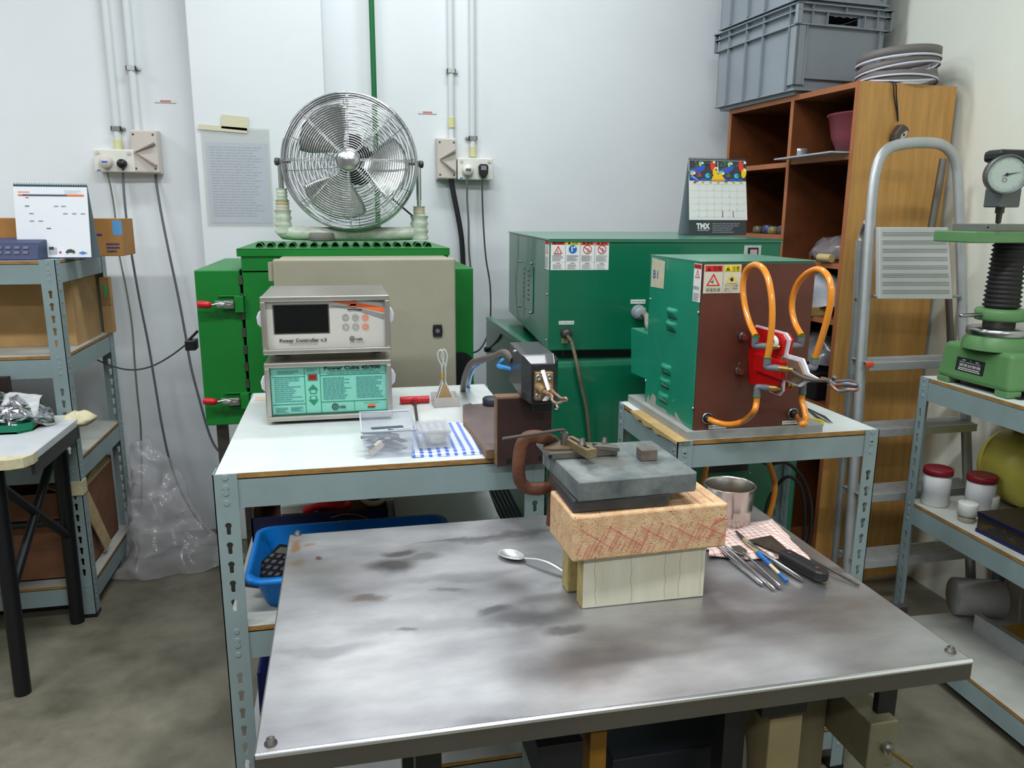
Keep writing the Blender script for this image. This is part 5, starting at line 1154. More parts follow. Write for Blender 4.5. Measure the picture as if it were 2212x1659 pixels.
# desk phone
a = PY(82, 548, 2.62); R = thing('desk_phone', 'dark blue grey desk telephone at left end of top shelf', 'telephone', (a.x-.10, 2.66, zt))
ph = mat('phone_blue', (44, 54, 92), .5); dvy = lambda p: (p[0]-2.615, p[1])
MB().prism([(-2.615, zt), (-2.62, zt+.012), (-2.64, zt+.050), (-2.74, zt+.064), (-2.74, zt)], (a.x, 0, 0), LU, LV, -.255).build('phone_body', ph, R, bevel=.004)
mb = MB()
tv = Vector((0, .025, .022)).normalized()
for i in range(5):
    for j in range(2): mb.box((a.x-.035-i*.024, 2.6245+j*.0075, zt+.022+j*.0145), (.014, .009, .004), R=Matrix.Rotation(1.09, 3, 'X'))
mb.build('phone_keys', mat('key_grey', (96, 96, 118), .5), R, kind='stuff')
MB().tube([(a.x-.20, 2.63, zt+.07), (a.x-.20, 2.68, zt+.085), (a.x-.20, 2.73, zt+.078)], .022, 12, sub=4).build('handset', mat('handset_grey', (70, 72, 88), .5), R)
# second shelf cartons
z2 = .885
xb = -.868; R = thing('carton', 'large open brown carton on the second shelf of the left rack', 'carton', (xb-.22, 2.95, z2))
hb_ = PY(165, 580, 2.79).z
MB().bx(xb-.50, xb, 2.79, 3.06, z2, 1.10).build('carton_body', kraft, R, bevel=.002)
MB().add([(xb, 2.79, 1.10), (xb, 3.06, 1.10), (xb+.006, 3.03, 1.118), (xb+.006, 2.84, 1.118)], [(0, 1, 2, 3)]).build('flap', kraft, R, solid=.003)
# (two cartons stacked behind)
for i, (za, zb2) in enumerate(((z2, .985), (.986, 1.088))):
    R = thing('carton', ('lower small carton against the rear post, left rack second shelf', 'small carton with green sticker, stacked on another on left rack')[i], 'carton', (-.845, 3.09, za), 0, 'small cartons by the rear post')
    MB().bx(-.862, -.830, 3.075-.0*i, 3.11, za, zb2).build('carton_body', kraft, R, bevel=.001)
    if i: MB().quad((0, 3.0745, 0), X, Z, -.850, za+.03, -.838, za+.075).build('sticker', mat('sticker_green', (80, 190, 120), .5), R)
c = PZ(10, 715, z2); 
def sf(u_, v_): a = 2*pi*u_; b = pi*v_*.5+.02; return (c.x-.04+.08*sin(b)*cos(a), c.y+.07*sin(b)*sin(a), z2+.004+.045*cos(b))
MB().grid(crumple(sf, 26, 12, .012, 4, 20), 26, 12).build('paper_wrap', mat('pale_wrap2', (186, 180, 170), .6), label='crumpled pale packet in front of the large brown carton', cat='packet')
# third shelf roll + bottom shelf
z4 = .12; yb_ = 2.64
R = thing('carton', 'worn open carton with torn flap on bottom shelf of left rack', 'carton', (-1.1, 2.86, z4))
ct = mat('carton_dark', (120, 80, 56), .85, var=.1, vs=12)
MB().bx(-1.72, -.885, yb_+.02, yb_+.024, z4, .42).bx(-.889, -.885, yb_+.02, 3.07, z4, .40).bx(-1.72, -.885, 3.066, 3.07, z4, .42).bx(-1.72, -1.716, yb_+.02, 3.07, z4, .42).bx(-1.72, -.885, yb_+.02, 3.07, z4, z4+.004).build('carton_body', ct, R)
MB().add([(-.885, yb_+.03, .40), (-.885, 3.06, .40), (-.90, 3.05, .45), (-.98, yb_+.05, .43)], [(0, 1, 2, 3)]).add([(-.884, 2.70, .36), (-.884, 2.78, .38), (-.855, 2.86, .16), (-.862, 2.82, .14)], [(0, 1, 2, 3)]).build('torn_flap', mat('flap_tan', (176, 150, 112), .85, var=.08, vs=20), R, solid=.004)
z3 = .545; MB().bx(-1.7, -1.25, 2.75, 3.0, z3, z3+.16).build('dark_bin', mat('bin_dark', (58, 44, 36), .6), label='dark bin deep on the third shelf of the left rack', cat='bin', bevel=.006)
MB().bx(LRx1-.05, LRx1+.004, LRy0-.005, LRy0+.04, .43, .475).build('tape_band', tape_m, label='band of cream tape round the front post of left rack', cat='tape')
# ================================================================= FOLDING TABLE + TRAY
tz = .70; fx1 = -.81; fy0, fy1 = 2.115, 2.585
FT = thing('folding_table', 'white topped folding table with taped corners and black legs at left', 'table', (-1.3, 2.35, 0))
tt_m = mat('table_white', (196, 198, 202), .4, var=.03, vs=10)
pts = [(-2.1, fy0), (fx1-.04, fy0), (fx1-.012, fy0+.012), (fx1, fy0+.04), (fx1, fy1-.0), (-2.1, fy1)]
MB().prism(pts, (0, 0, tz), X, Y_, .022).build('table_top', tt_m, FT, bevel=.002)
MB().prism([(fx1-.25, fy0-.003), (fx1-.04, fy0-.003), (fx1-.010, fy0+.010), (fx1+.003, fy0+.04), (fx1+.003, fy0+.07), (fx1-.001, fy0+.07), (fx1-.004, fy0+.04), (fx1-.25, fy0+.006)], (0, 0, tz+.0012), X, Y_, .026).prism([(-2.1, fy0-.003), (fx1-.24, fy0-.003), (fx1-.24, fy0+.004), (-2.1, fy0+.004)], (0, 0, tz+.001), X, Y_, .024).build('edge_tape', tape_m, FT)
tc_ = Vector((fx1, fy1-.02, tz-.01))
def tf(u_, v_): a = 2*pi*u_; b = pi*v_; return (tc_.x-.012+.05*sin(b)*cos(a), tc_.y+.045*sin(b)*sin(a), tc_.z+.024*cos(b))
MB().grid(crumple(tf, 26, 14, .012, 6, 24), 26, 14).build('corner_tape', tape_m, FT)
MB().bx(fx1-.012, fx1-.002, fy0+.06, fy1-.05, tz-.062, tz-.02).build('side_rail', mat('rail_dark', (52, 48, 48), .5), FT)
leg_k = mat('black_leg', (14, 14, 18), .45)
l1, l2 = PZ(50, 1497, 0), PZ(168, 1343, 0)
for q_, tx in ((l1, -.90), (l2, -.895)): MB().cyl((q_.x, q_.y, 0), (q_.x+.01, q_.y-.0, tz-.022), .021, n=18).build('leg', leg_k, FT)
for (zA, zB) in ((.30, .62), (.62, .30)): MB().cyl((l1.x+.005, l1.y, zA), (l2.x+.005, l2.y, zB), .013, n=12).build('cross_brace', leg_k, FT)
MB().cyl((l1.x, l1.y, .60), (-1.5, l1.y, .66), .010, n=10).build('stay', leg_k, FT); MB().cyl((l2.x, l2.y, .35), (-1.6, l2.y, .35), .012, n=10).build('stay', leg_k, FT)
tr = thing('tray', 'shallow green tray on the folding table, heaped with foil', 'tray', (-1.1, 2.46, tz))
gt = mat('tray_green', (10, 116, 84), .45); y0_, y1_ = 2.375, 2.55; xr_ = -.892
MB().prism([(-1.5, y0_), (xr_-.03, y0_), (xr_, y0_+.03), (xr_, y1_), (-1.5, y1_)], (0, 0, tz+.006), X, Y_, .0055).build('tray_base', gt, tr)
for p, q_ in (((-1.5, y0_), (xr_-.03, y0_)), ((xr_-.03, y0_), (xr_, y0_+.03)), ((xr_, y0_+.03), (xr_, y1_)), ((xr_, y1_), (-1.5, y1_))):
    p, q_ = Vector((*p, tz)), Vector((*q_, tz)); d = (q_-p); MB().prism([(0, 0), (d.length, 0), (d.length, .026), (0, .026)], p, d.normalized(), Z, .003).build('tray_wall', gt, tr)
MB().quad((0, 0, 0), X, Z, 0, 0, .001, .001).prism([(0, .008), (.10, .008), (.10, .018), (0, .018)], Vector((xr_+.0008, y0_+.05, tz)), Y_, Z, .0006).build('tray_sticker', mat('sticker_rust', (150, 92, 60), .6), tr)
foil = mat('foil', (190, 190, 196), .16, 1, bump=.8, bs=30)
c = Vector((-1.03, 2.47, tz+.007))
def ff(u_, v_): a = 2*pi*u_; b = pi*v_*.5+.02; return (c.x+.17*sin(b)*cos(a), c.y+.07*sin(b)*sin(a), c.z+.095*max(0, cos(b))**.8)
MB().grid(crumple(ff, 60, 24, .026, 3, 18), 60, 24, sm=False).build('foil_heap', foil, label='heap of crumpled silver foil lying in the green tray', cat='foil')
c2_ = Vector((-.935, 2.44, tz+.045))
def gf(u_, v_): return (c2_.x+(u_-.5)*.10+.01*v_, c2_.y+(v_-.5)*.04, c2_.z+(v_)*.055+.006*sin(u_*5))
MB().grid(crumple(gf, 12, 12, .005, 9, 30), 12, 12).build('plastic_sheet', mat('milky_film', (200, 202, 204), .3, alpha=.75), label='milky clear plastic sheet leaning on the foil heap', cat='plastic sheet', solid=.001)
MB().bx(-1.3, -1.0, 2.56, 2.583, tz, tz+.13).build('dark_book', mat('dark_folder', (40, 26, 22), .5), label='dark flat folder standing behind the foil heap', cat='folder')
# ================================================================= PLASTIC BAG ON THE FLOOR
bc = Vector((-.705, 2.95, 0))
def bf(u_, v_):
    a = 2*pi*u_; t_ = v_; r = (.125*(1-t_)**.7+.025)*(1.0+.22*sin(3*a+1)); 
    x_ = bc.x+r*cos(a)*(1+.5*(1-t_)**8)-.06*t_**1.3+.13*max(0, cos(a+.5))**3*(1-t_)**6; y_ = bc.y+r*.62*sin(a)+.10*t_
    return (x_, y_, .012+.47*t_)
def bff(u_, v_):
    p = Vector(crumple(bf, 1, 1, .030, 7, 9)(u_, v_)); return Vector((max(p.x, -.835) if p.z > .04 else p.x, min(p.y, 3.14), max(p.z, .004)))
MB().grid(bff, 100, 60).build('plastic_bag', mat('clear_bag_big', (208, 204, 210), .14, alpha=.34, spec=1, bump=.9, bs=22), label='large crumpled clear plastic bag on the floor beside left rack', cat='bag')
# ================================================================= WALL ELECTRICS
iso_m = mat('isolator_beige', (204, 194, 186), .5); dkv = mat('isolator_guard', (150, 138, 130), .5)
def isolator(label, px0_, py0_, px1_, py1_, side):
    a, b = PY(px0_, py1_, 3.24), PY(px1_, py0_, 3.24); W_, H_ = b.x-a.x, b.z-a.z
    R = thing('isolator_switch', label, 'switch', ((a.x+b.x)/2, 3.27, a.z))
    MB().bx(a.x-.003, b.x+.003, 3.262, WY, a.z-.003, b.z+.003).build('back_box', iso_m, R, bevel=.004)
    MB().bx(a.x, b.x, 3.24, 3.264, a.z, b.z).build('cover', iso_m, R, bevel=.005)
    ap = Vector((a.x+W_*.12, 3.24, a.z+H_*.48))
    for (tx, tz_) in ((.92, .70), (.92, .17)):
        e = Vector((a.x+W_*tx, 3.24, a.z+H_*tz_)); d = (e-ap); w_ = Vector((0, -.016, 0)); n_ = Vector((-d.z, 0, d.x)).normalized()*.0035
        MB().add([ap-n_*.4, e-n_, e+n_, ap+n_*.4, ap-n_*.4+w_*.3, e-n_+w_, e+n_+w_, ap+n_*.4+w_*.3], [(0, 1, 2, 3), (7, 6, 5, 4), (0, 4, 5, 1), (1, 5, 6, 2), (2, 6, 7, 3), (3, 7, 4, 0)]).build('guard_fin', dkv, R)
    for fx in (.12, .86):
        for fz in (.90, .10): MB().cyl((a.x+W_*fx, 3.2415, a.z+H_*fz), (a.x+W_*fx, 3.239, a.z+H_*fz), .004, n=12).build('screw', dark_steel, R)
    return R
def socket(label, px0_, py0_, px1_, py1_):
    a, b = PY(px0_, py1_, 3.235), PY(px1_, py0_, 3.235)
    R = thing('twin_socket', label, 'socket', ((a.x+b.x)/2, 3.27, a.z))
    MB().bx(a.x+.003, b.x-.003, 3.25, WY, a.z+.003, b.z-.003).build('back_box', cream_pl, R, bevel=.004)
    MB().bx(a.x, b.x, 3.235, 3.252, a.z, b.z).build('face_plate', white_pl, R, bevel=.004)
    for xx in (a.x+.016, b.x-.016): MB().cyl((xx, 3.236, b.z-.013), (xx, 3.231, b.z-.013), .0075, .006, 16).build('cover_screw', cream_pl, R)
    MB().bx(a.x+.008, a.x+.020, 3.2345, 3.236, a.z+.004, a.z+.008).build('rating_mark', print_b, R)
    return R
isolator('beige isolator switch with V shaped guard above the left twin socket', 288, 282, 337, 373, 0)
isolator('beige isolator switch with V guard, left of the right twin socket', 946, 299, 986, 386, 0)
socket('white twin socket on the left wall, round black plug in it', 205, 323, 288, 371)
socket('white twin socket with one white and one black plug, right of fan', 989, 342, 1065, 388)
def plug(label, px, py, m, r, rnd=True, zz=None):
    c = PY(px, py, 3.232); R = thing('plug', label, 'plug', c)
    if rnd: MB().lathe([(r, 0), (r, .018), (r*.85, .024), (0, .025)], c, -Y_, 26).build('plug_body', m, R)
    else: MB().prism([(-.020, .016), (-.014, .026), (.014, .026), (.020, .016), (.018, -.012), (.008, -.028), (-.008, -.028), (-.018, -.012)], c-Y_*.022, X, Z, .022).build('plug_body', m, R, bevel=.003)
    return c, R
cA, RA = plug('round cream plug top in left twin socket', 230, 351, cream_pl, .022)
MB().quad(cA-Y_*.025, X, Z, -.010, -.002, .010, .004).build('plug_mark', print_b, RA)
cB, RB = plug('round black plug in the left twin socket', 265, 354, black_m, .0165)
cC, RC = plug('white plug in the right twin socket', 1010, 368, white_pl, .022)
MB().quad(cC-Y_*.025, X, Z, -.011, -.005, .011, .006).build('plug_mark', mat('mark_brown', (112, 96, 88), .6), RC)
cD, RD = plug('black plug with grey label in the right twin socket', 1043, 369, black_m, .018, False)
MB().quad(cD-Y_*.022, X, Z, -.011, .002, .011, .019).build('plug_label', print_g, RD)
# conduits
con_m = mat('conduit_white', (214, 218, 220), .5)
def conduit(label, px, py, zb_):
    c = PY(px, py, WY-.014); R = thing('conduit', label, 'conduit', (c.x, WY-.014, zb_))
    MB().cyl((c.x, WY-.0135, zb_), (c.x, WY-.0135, CEIL), .0125, n=20, caps=False).build('pipe', con_m, R)
    return c.x, R
def saddle(R, x, z_, s=1): MB().bx(x-.017, x+.017, WY-.028, WY-.024, z_-.008, z_+.008).bx(x-.017, x-.014, WY-.028, WY, z_-.008, z_+.008).bx(x+.014, x+.017, WY-.028, WY, z_-.008, z_+.008).cyl((x+s*.024, WY-.008, z_), (x+s*.024, WY-.001, z_), .006, n=6).build('saddle', steel_m, R)
for (lab, px, py, top, sd, cpz, s) in (('left conduit rising from the left twin socket', 252, 278, 322, 278, 313, 1), ('conduit rising from the left isolator, saddle high up', 289, 200, 283, 148, None, 1), ('conduit above right isolator with yellow coupler hanging on it', 974, 154, 300, 154, 265, 1), ('conduit rising from the right twin socket', 1021, 299, 341, 299, 328, -1)):
    x, R = conduit(lab, px, py, PY(px, top, WY-.014).z); saddle(R, x, PY(px, sd, WY-.014).z, s)
    if cpz: z_ = PY(px, cpz, WY-.014).z; MB().cyl((x, WY-.015, z_-.02), (x, WY-.015, z_+.02), .0148, n=20).build('coupler', mat('coupler_yellow', (214, 210, 160), .5), R)
def wcable(label, pts, r, m, y=WY-.012, P0=None, cat='cable', sub=5, group=None, P1=None):
    q = [PY(a, b, y if not isinstance(y, tuple) else y[0]+(y[1]-y[0])*i/(len(pts)-1)) for i, (a, b) in enumerate(pts)]
    if P0 is not None: q = [P0]+q
    if P1 is not None: q = q+[P1]
    tagc(MB().tube(q, r, 8, sub=sub).build('cable', m), label, cat, group)
wcable('thin grey cable hanging from the cream plug behind left rack', [(233, 378), (240, 410), (248, 460), (256, 540), (272, 620), (285, 700), (291, 780), (297, 850), (304, 920), (306, 1000), (306, 1090)], .0032, mat('cable_grey_green', (120, 122, 112), .6), y=(3.265, 3.285), P0=cA-Z*.016)
wcable('dark grey cable from the round black plug down to the floor', [(266, 385), (268, 420), (274, 480), (286, 560), (302, 650), (320, 740), (335, 830), (350, 920), (368, 1000), (395, 1070), (425, 1120), (457, 1158)], .0042, gcable_m, y=(3.25, 3.02), P0=cB-Z*.012)
wcable('dark grey cable from left isolator swinging behind the green furnace', [(336, 376), (340, 410), (350, 470), (366, 550), (385, 640), (400, 720), (412, 790), (430, 860), (448, 925), (465, 965), (490, 990)], .0045, gcable_m, y=(3.285, 3.0))
wcable('thin cable strung across the wall to the furnace switch', [(150, 745), (185, 765), (225, 784), (265, 797), (300, 798), (335, 788), (370, 768), (402, 744)], .0030, gcable_m, y=(3.28, 2.66))
wcable('thick black flexible conduit below the right isolator', [(974, 388), (980, 420), (988, 460), (995, 500), (999, 540), (1001, 600)], .011, cable_m, y=(3.26, 3.26))
wcable('grey cable from the white plug on the right', [(1009, 385), (1009, 430), (1012, 480), (1013, 540), (1018, 600), (1020, 680)], .0042, mat('cable_mid', (104, 104, 104), .5), y=(3.22, 3.24), P0=cC-Z*.014)
wcable('thin black cable from the black plug curling back to the furnace', [(1042, 388), (1042, 430), (1045, 500), (1050, 560), (1058, 610), (1060, 660), (1058, 700), (1050, 732), (1036, 755), (1022, 762)], .0032, cable_m, y=(3.21, 2.9), P0=cD-Z*.024)
fl = [PZ(372, 1108, .02), PZ(395, 1128, .006), PZ(420, 1143, .005), PZ(450, 1150, .005), PZ(520, 1158, .005)]
tagc(MB().tube([Vector((p.x, min(p.y, 3.13), p.z)) for p in fl], .005, 8, sub=4).build('cable', gcable_m), 'grey cable lying along the foot of the wall')
# green drop pipe, stickers, notice
c = PY(804, 60, 3.24); MB().cyl((c.x, 3.24, 1.20), (c.x, 3.24, CEIL), .0105, n=16).build('drop_pipe', mat('pipe_green', (14, 104, 52), .4), label='thin dark green pipe running up the wall behind the fan', cat='pipe')
for (px, py, y, lab) in ((357, 219, WY, 'small torn red and white sticker on the left wall'), (923, 243, WY, 'small torn red and white sticker right of the fan')):
    c = PY(px, py, y-.0012)
    st = MB().bx(c.x-.038, c.x+.038, y-.001, y, c.z-.006, c.z+.006).build('wall_sticker', print_w, label=lab, cat='sticker')
    MB().quad((0, y-.001, 0), X, Z, c.x-.018, c.z-.003, c.x+.020, c.z+.004, 0).quad((0, y-.001, 0), X, Z, c.x-.038, c.z-.0065, c.x+.038, c.z-.005, 1).build('sticker_print', [mat('sticker_red', (206, 120, 120), .6), print_g], st)
a, b = PY(449, 487, PIER), PY(581, 278, PIER); a0, b0 = PY(457, 481, PIER), PY(577, 310, PIER)
R = thing('wall_notice', 'typed notice in a clear sleeve taped to the pier left of fan', 'notice', ((a.x+b.x)/2, PIER-.002, a.z))
sh = MB().bx(a0.x, b0.x, PIER-.0022, PIER-.001, a0.z, b0.z).build('sheet', mat('paper_blue', (204, 210, 232), .6), R)
mb = MB(); mb.lines((0, PIER-.0022, 0), X, Z, a0.x+.012, a0.z+.02, b0.x-.01, b0.z-.012, 26, 0, .35, ragged=.25, seed=8); mb.build('typed_lines', mat('type_blue', (150, 158, 190), .7), sh, kind='stuff')
MB().bx(a.x, b.x, PIER-.0036, PIER-.0030, a.z, b.z).build('sleeve', mat('sleeve_film', (214, 216, 214), .2, alpha=.3, spec=.6), R)
tpm = mat('old_tape', (214, 208, 180), .8)
for (x0_, y0_, x1_, y1_, sk) in ((428, 279, 534, 268, 3), (478, 277, 537, 247, 2)):
    p = [PY(x0_, y0_, PIER-.005), PY(x1_, y0_+sk*3, PIER-.005), PY(x1_, y1_+sk*3, PIER-.005), PY(x0_, y1_, PIER-.005)]
    MB().add(p, [(0, 1, 2, 3)]).build('tape_strip', tpm, R, solid=.0006)
# ================================================================= WORKBENCH TOP: small things
zb6 = HB+.0002
# T handled key
a, b = PZ(864, 865, HB+.010), PZ(927, 862, HB+.010); mid = (a+b)/2; e = PZ(902, 916, HB+.004)
R = thing('hex_key', 'hex key with red T handle lying beside the control boxes', 'tool', (mid.x, mid.y, HB))
MB().tube([a, a+(b-a)*.05, mid, b-(b-a)*.05, b], [.0078, .0092, .0092, .0088, .0092, .0080], 14).cyl(mid, mid+(e-mid)*.10, .0085, .006, 12).build('handle', red_m, R)
MB().cyl(mid+(e-mid)*.08, e, .0032, n=6).build('shaft', dark_steel, R)
# clear tray with amber triangle stand
a, b = PZ(938, 881, HB), PZ(992, 878, HB)
R = thing('clear_tray', 'small clear plastic tray holding the amber triangle stand', 'tray', ((a.x+b.x)/2, (a.y+b.y)/2+.03, HB))
tf_ = mat('tray_film', (206, 200, 200), .2, alpha=.42, spec=.8)
x0, x1, y0, y1 = a.x, b.x, a.y, a.y+.07
MB().bx(x0, x1, y0, y1, HB+.0004, HB+.002).build('tray_floor', tf_, R)
for q_ in ((x0, x1, y0, y0+.0012), (x0, x1, y1-.0012, y1), (x0, x0+.0012, y0, y1), (x1-.0012, x1, y0, y1)): MB().bx(*q_, HB+.0006, HB+.024).build('tray_side', tf_, R)
R = thing('glass_forceps', 'pair of glass looped rods on an amber triangular stand', 'stand', ((x0+x1)/2, y0+.03, HB+.002))
amb = mat('amber_board', (168, 140, 98), .5); gls = mat('glass_rod', (214, 220, 214), .08, alpha=.65, spec=1)
xm = (x0+x1)/2-.003; zb_ = HB+.003
for yy in (y0+.012, y0+.036):
    MB().prism([(x0+.004, zb_), (x1-.006, zb_), (xm+.002, zb_+.056), (xm-.004, zb_+.056)], (0, yy, 0), X, Z, .0015).build('triangle_plate', amb, R)
    MB().tube([(x0+.004, yy, zb_), (xm-.004, yy, zb_+.058)], .0014, 6).tube([(x1-.006, yy, zb_), (xm+.002, yy, zb_+.058)], .0014, 6).build('white_edge', print_w, R)
yq = y0+.026
for dx, dy in ((-.005, 0), (.004, .004)):
    MB().tube([(xm+dx, yq+dy, zb_+.04), (xm+dx, yq+dy, zb_+.092), (xm+dx-.007, yq+dy, zb_+.110), (xm+dx-.009, yq+dy, zb_+.126), (xm+dx-.002, yq+dy, zb_+.134), (xm+dx+.005, yq+dy, zb_+.122), (xm+dx+.004, yq+dy, zb_+.105), (xm+dx+.001, yq+dy, zb_+.092)], .0022, 8, sub=5).build('glass_loop', gls, R)
MB().lathe([(.0045, 0), (.0045, .009)], (xm-.004, yq, zb_+.066), Z, 12).build('amber_band', mat('amber_tape', (206, 146, 34), .5), R)
# plastic tub
R = thing('plastic_tub', 'open milky plastic tub full of metal strips on the workbench', 'tub', (.075, 1.52, HB))
tubm = mat('tub_film', (206, 212, 226), .25, alpha=.24, spec=.7)
o0, o1 = PZ(781, 933, HB+.055), PZ(893, 925, HB+.055); k0, k1 = PZ(777, 892, HB+.055+.0), PZ(888, 886, HB+.055)
f0, f1 = PZ(789, 984, HB+.001), PZ(895, 976, HB+.001)
tx0, tx1, ty0, ty1 = (o0.x+k0.x)/2, (o1.x+k1.x)/2, o0.y-.004, (k0.y+k1.y)/2; bxi = .006; zr = HB+.055
cor = lambda i, z_: [(tx0+i, ty0+i, z_), (tx1-i, ty0+i, z_), (tx1-i, ty1-i, z_), (tx0+i, ty1-i, z_)]
A, B_ = cor(bxi, HB+.001), cor(0, zr)
mb = MB(); mb.add(A+B_, [(0, 1, 5, 4), (1, 2, 6, 5), (2, 3, 7, 6), (3, 0, 4, 7), (3, 2, 1, 0)]); mb.build('tub_body', tubm, R, solid=.0012, bevel=.003)
MB().tube(B_, .0022, 6, closed=True).build('tub_rim', mat('tub_rim', (206, 212, 226), .25, alpha=.7), R)
random.seed(21)
for i in range(12):
    c = Vector((tx0+.035+random.random()*(tx1-tx0-.07), ty0+.035+random.random()*(ty1-ty0-.07), HB+.005+i*.0028)); ln = .06+.02*random.random()
    o = MB().box(c, (ln, .008+.008*random.random(), .0016), R=Matrix.Rotation(random.uniform(-1.2, 1.2), 3, 'Z') @ Matrix.Rotation(random.uniform(-.08, .08), 3, 'Y')).build('metal_strip', (dark_steel, steel_m, mat('strip_slate', (96, 104, 120), .4, .6))[i % 3], label=('dark', 'bright', 'bluish')[i % 3]+' metal strip in the milky tub, '+('at the bottom', 'second layer', 'third layer', 'on top')[i//3], cat='strip', group='metal strips in the plastic tub')
c = Vector((tx0+.026, ty0+.024, HB+.016)); MB().box(c, (.032, .010, .012), R=Matrix.Rotation(.5, 3, 'Z') @ Matrix.Rotation(-.5, 3, 'Y')).build('wood_stick', mat('stick_wood', (206, 188, 164), .6), label='short pale wood stick in the front corner of the tub', cat='stick')
# folded gingham cloth + clear box
cA_, cB_, cC_, cD_ = PZ(893, 917, HB), PZ(1018, 915, HB), PZ(1044, 982, HB), PZ(890, 990, HB)
gb = gingham('blue_gingham', (226, 230, 240), (46, 96, 190), 1/.0165, 1/.0105, .42, weak=.55)
def clf(u_, v_):
    p = cD_*(1-u_)*(1-v_)+cC_*u_*(1-v_)+cB_*u_*v_+cA_*(1-u_)*v_
    ed = min(u_, 1-u_, v_*1.2, (1-v_)*1.2); h = .006*min(1, ed*14)+.0008*sin(u_*17+v_*9)+(.006*max(0, 1-u_*9)*max(0, 1-abs(v_-.25)*3))
    return (p.x, p.y, HB+.0006+h)
mb = MB(); mb.grid(clf, 50, 30)
mb.build('folded_cloth', gb, label='folded blue and white checked cloth at the workbench edge', cat='cloth', solid=.0015, origin=(cD_.x, cD_.y, HB))
x0, x1 = PZ(905, 973, HB+.009).x, PZ(975, 968, HB+.009).x; y0 = PZ(905, 973, HB+.009).y+.004; y1 = y0+.075; zc_ = HB+.0105
R = thing('clear_box', 'small clear lidded box resting on the checked cloth', 'box', ((x0+x1)/2, (y0+y1)/2, zc_))
cbm = mat('box_film', (206, 206, 208), .15, alpha=.38, spec=.9)
MB().bx(x0, x1, y0, y1, zc_, zc_+.034).build('box_shell', cbm, R, bevel=.0015)
MB().bx(x0-.001, x1+.001, y0-.001, y1+.001, zc_+.030, zc_+.037).build('box_lid', cbm, R, bevel=.001)
def cof(u_, v_): a = 2*pi*u_; b = pi*v_; return ((x0+x1)/2+.006+.022*sin(b)*cos(a), (y0+y1)/2-.01+.022*sin(b)*sin(a), zc_+.015+.012*cos(b))
MB().grid(crumple(cof, 24, 12, .006, 4, 60), 24, 12).build('cotton_wad', mat('cotton', (226, 226, 224), .9), label='white cotton wad visible inside the small clear box', cat='cotton')
for (px, py, w_, d_) in ((565, 860, .03, .02),):
    c = PZ(px, py, HB); MB().bx(c.x-w_/2, c.x+w_/2, c.y-.03, c.y+.015, HB+.0001, HB+.0006).build('bench_sticker', mat('sticker_beige', (206, 184, 160), .6, col2=(196, 120, 96), vs=90, thr=(.6, .7)), label='worn beige and red sticker on the rear left workbench corner', cat='sticker')
# ================================================================= L BRACKET AND WORK HEAD
bk = mat('bakelite', (52, 34, 32), .45, var=.15, vs=20); bke = mat('bakelite_edge', (120, 92, 68), .6, var=.12, vs=60); bkt = mat('bakelite_top', (112, 96, 94), .5, var=.08, vs=20)
R = thing('angle_bracket', 'dark brown laminate angle bracket clamped over the workbench front edge', 'bracket', (.32, 1.5, HB))
vx0, vx1 = PY(1072, 900, 1.372).x, PY(1193, 900, 1.372).x; vz0, vz1 = PY(1072, 1009, 1.372).z, PY(1072, 857, 1.372).z
v = MB().bx(vx0, vx1, 1.372, 1.396, vz0, vz1).build('upright_plate', bke, R, bevel=.002); MB().bx(vx0+.002, vx1-.0015, 1.3716, 1.372, vz0+.001, vz1-.005).build('plate_face', bk, v)
bp_ = MB().prism([(vx0-.014, 1.40), (vx1, 1.40), (vx1+.03, 1.78), (.285, 1.78), (.266, 1.765), (.245, 1.62)], (0, 0, HB+.0185), X, Y_, .018).build('base_plate', bke, R, bevel=.001)
MB().prism([(vx0-.012, 1.40), (vx1-.001, 1.40), (vx1+.028, 1.778), (.287, 1.778), (.268, 1.763), (.247, 1.62)], (0, 0, HB+.019), X, Y_, .0005).build('plate_face', bkt, bp_)
for (px, py, r) in ((1100, 996, .006), (1168, 990, .005), (1113, 1003, .002)):
    c = PY(px, py, 1.3716); MB().cyl(c, c-Y_*.0008, r, n=18).cyl(c-Y_*.0008, c-Y_*.0016, r*.6, n=14).build('bolt_hole', black_m, R)
c = PZ(1032, 870, HB+.0195); MB().bx(c.x-.016, c.x+.02, c.y-.012, c.y+.012, HB+.0192, HB+.0198).build('white_paper', print_w, label='small white paper on back of the bracket base', cat='paper')
c = PZ(1064, 876, HB+.0195); MB().lathe([(0, 0), (.020, 0), (.022, .003), (.022, .015), (.019, .018), (0, .018)], (c.x, c.y+.01, HB+.0192), Z, 30).build('round_knob', mat('slate_plastic', (52, 54, 66), .4), label='low round dark knob on the bracket base behind upright', cat='knob')
# work head
H_ = thing('work_head', 'black faceted heating head with brass block and copper coil on bracket', 'machine', (.34, 1.41, vz1))
hx0, hx1 = PY(1148, 820, 1.332).x, PY(1197, 820, 1.332).x; sxl = PY(1126, 820, 1.36).x; sxb = PY(1100, 800, 1.50).x
zt_ = PY(1148, 787, 1.332).z; ztt = PY(1131, 766, 1.36).z; zbt = PY(1146, 874, 1.332).z
mb = MB()
pl0 = [(hx0, 1.332), (hx1, 1.332), (hx1+.012, 1.35), (hx1+.012, 1.50), (sxb, 1.50), (sxl, 1.36)]
z0s = [zbt, zbt, zbt, zbt+.0, zbt+.012, zbt+.006]; z1s = [zt_, zt_, zt_+.004, ztt, ztt, ztt-.001]
vs = [Vector((p[0], p[1], z)) for p, z in zip(pl0, z0s)]+[Vector((p[0], p[1], z)) for p, z in zip(pl0, z1s)]
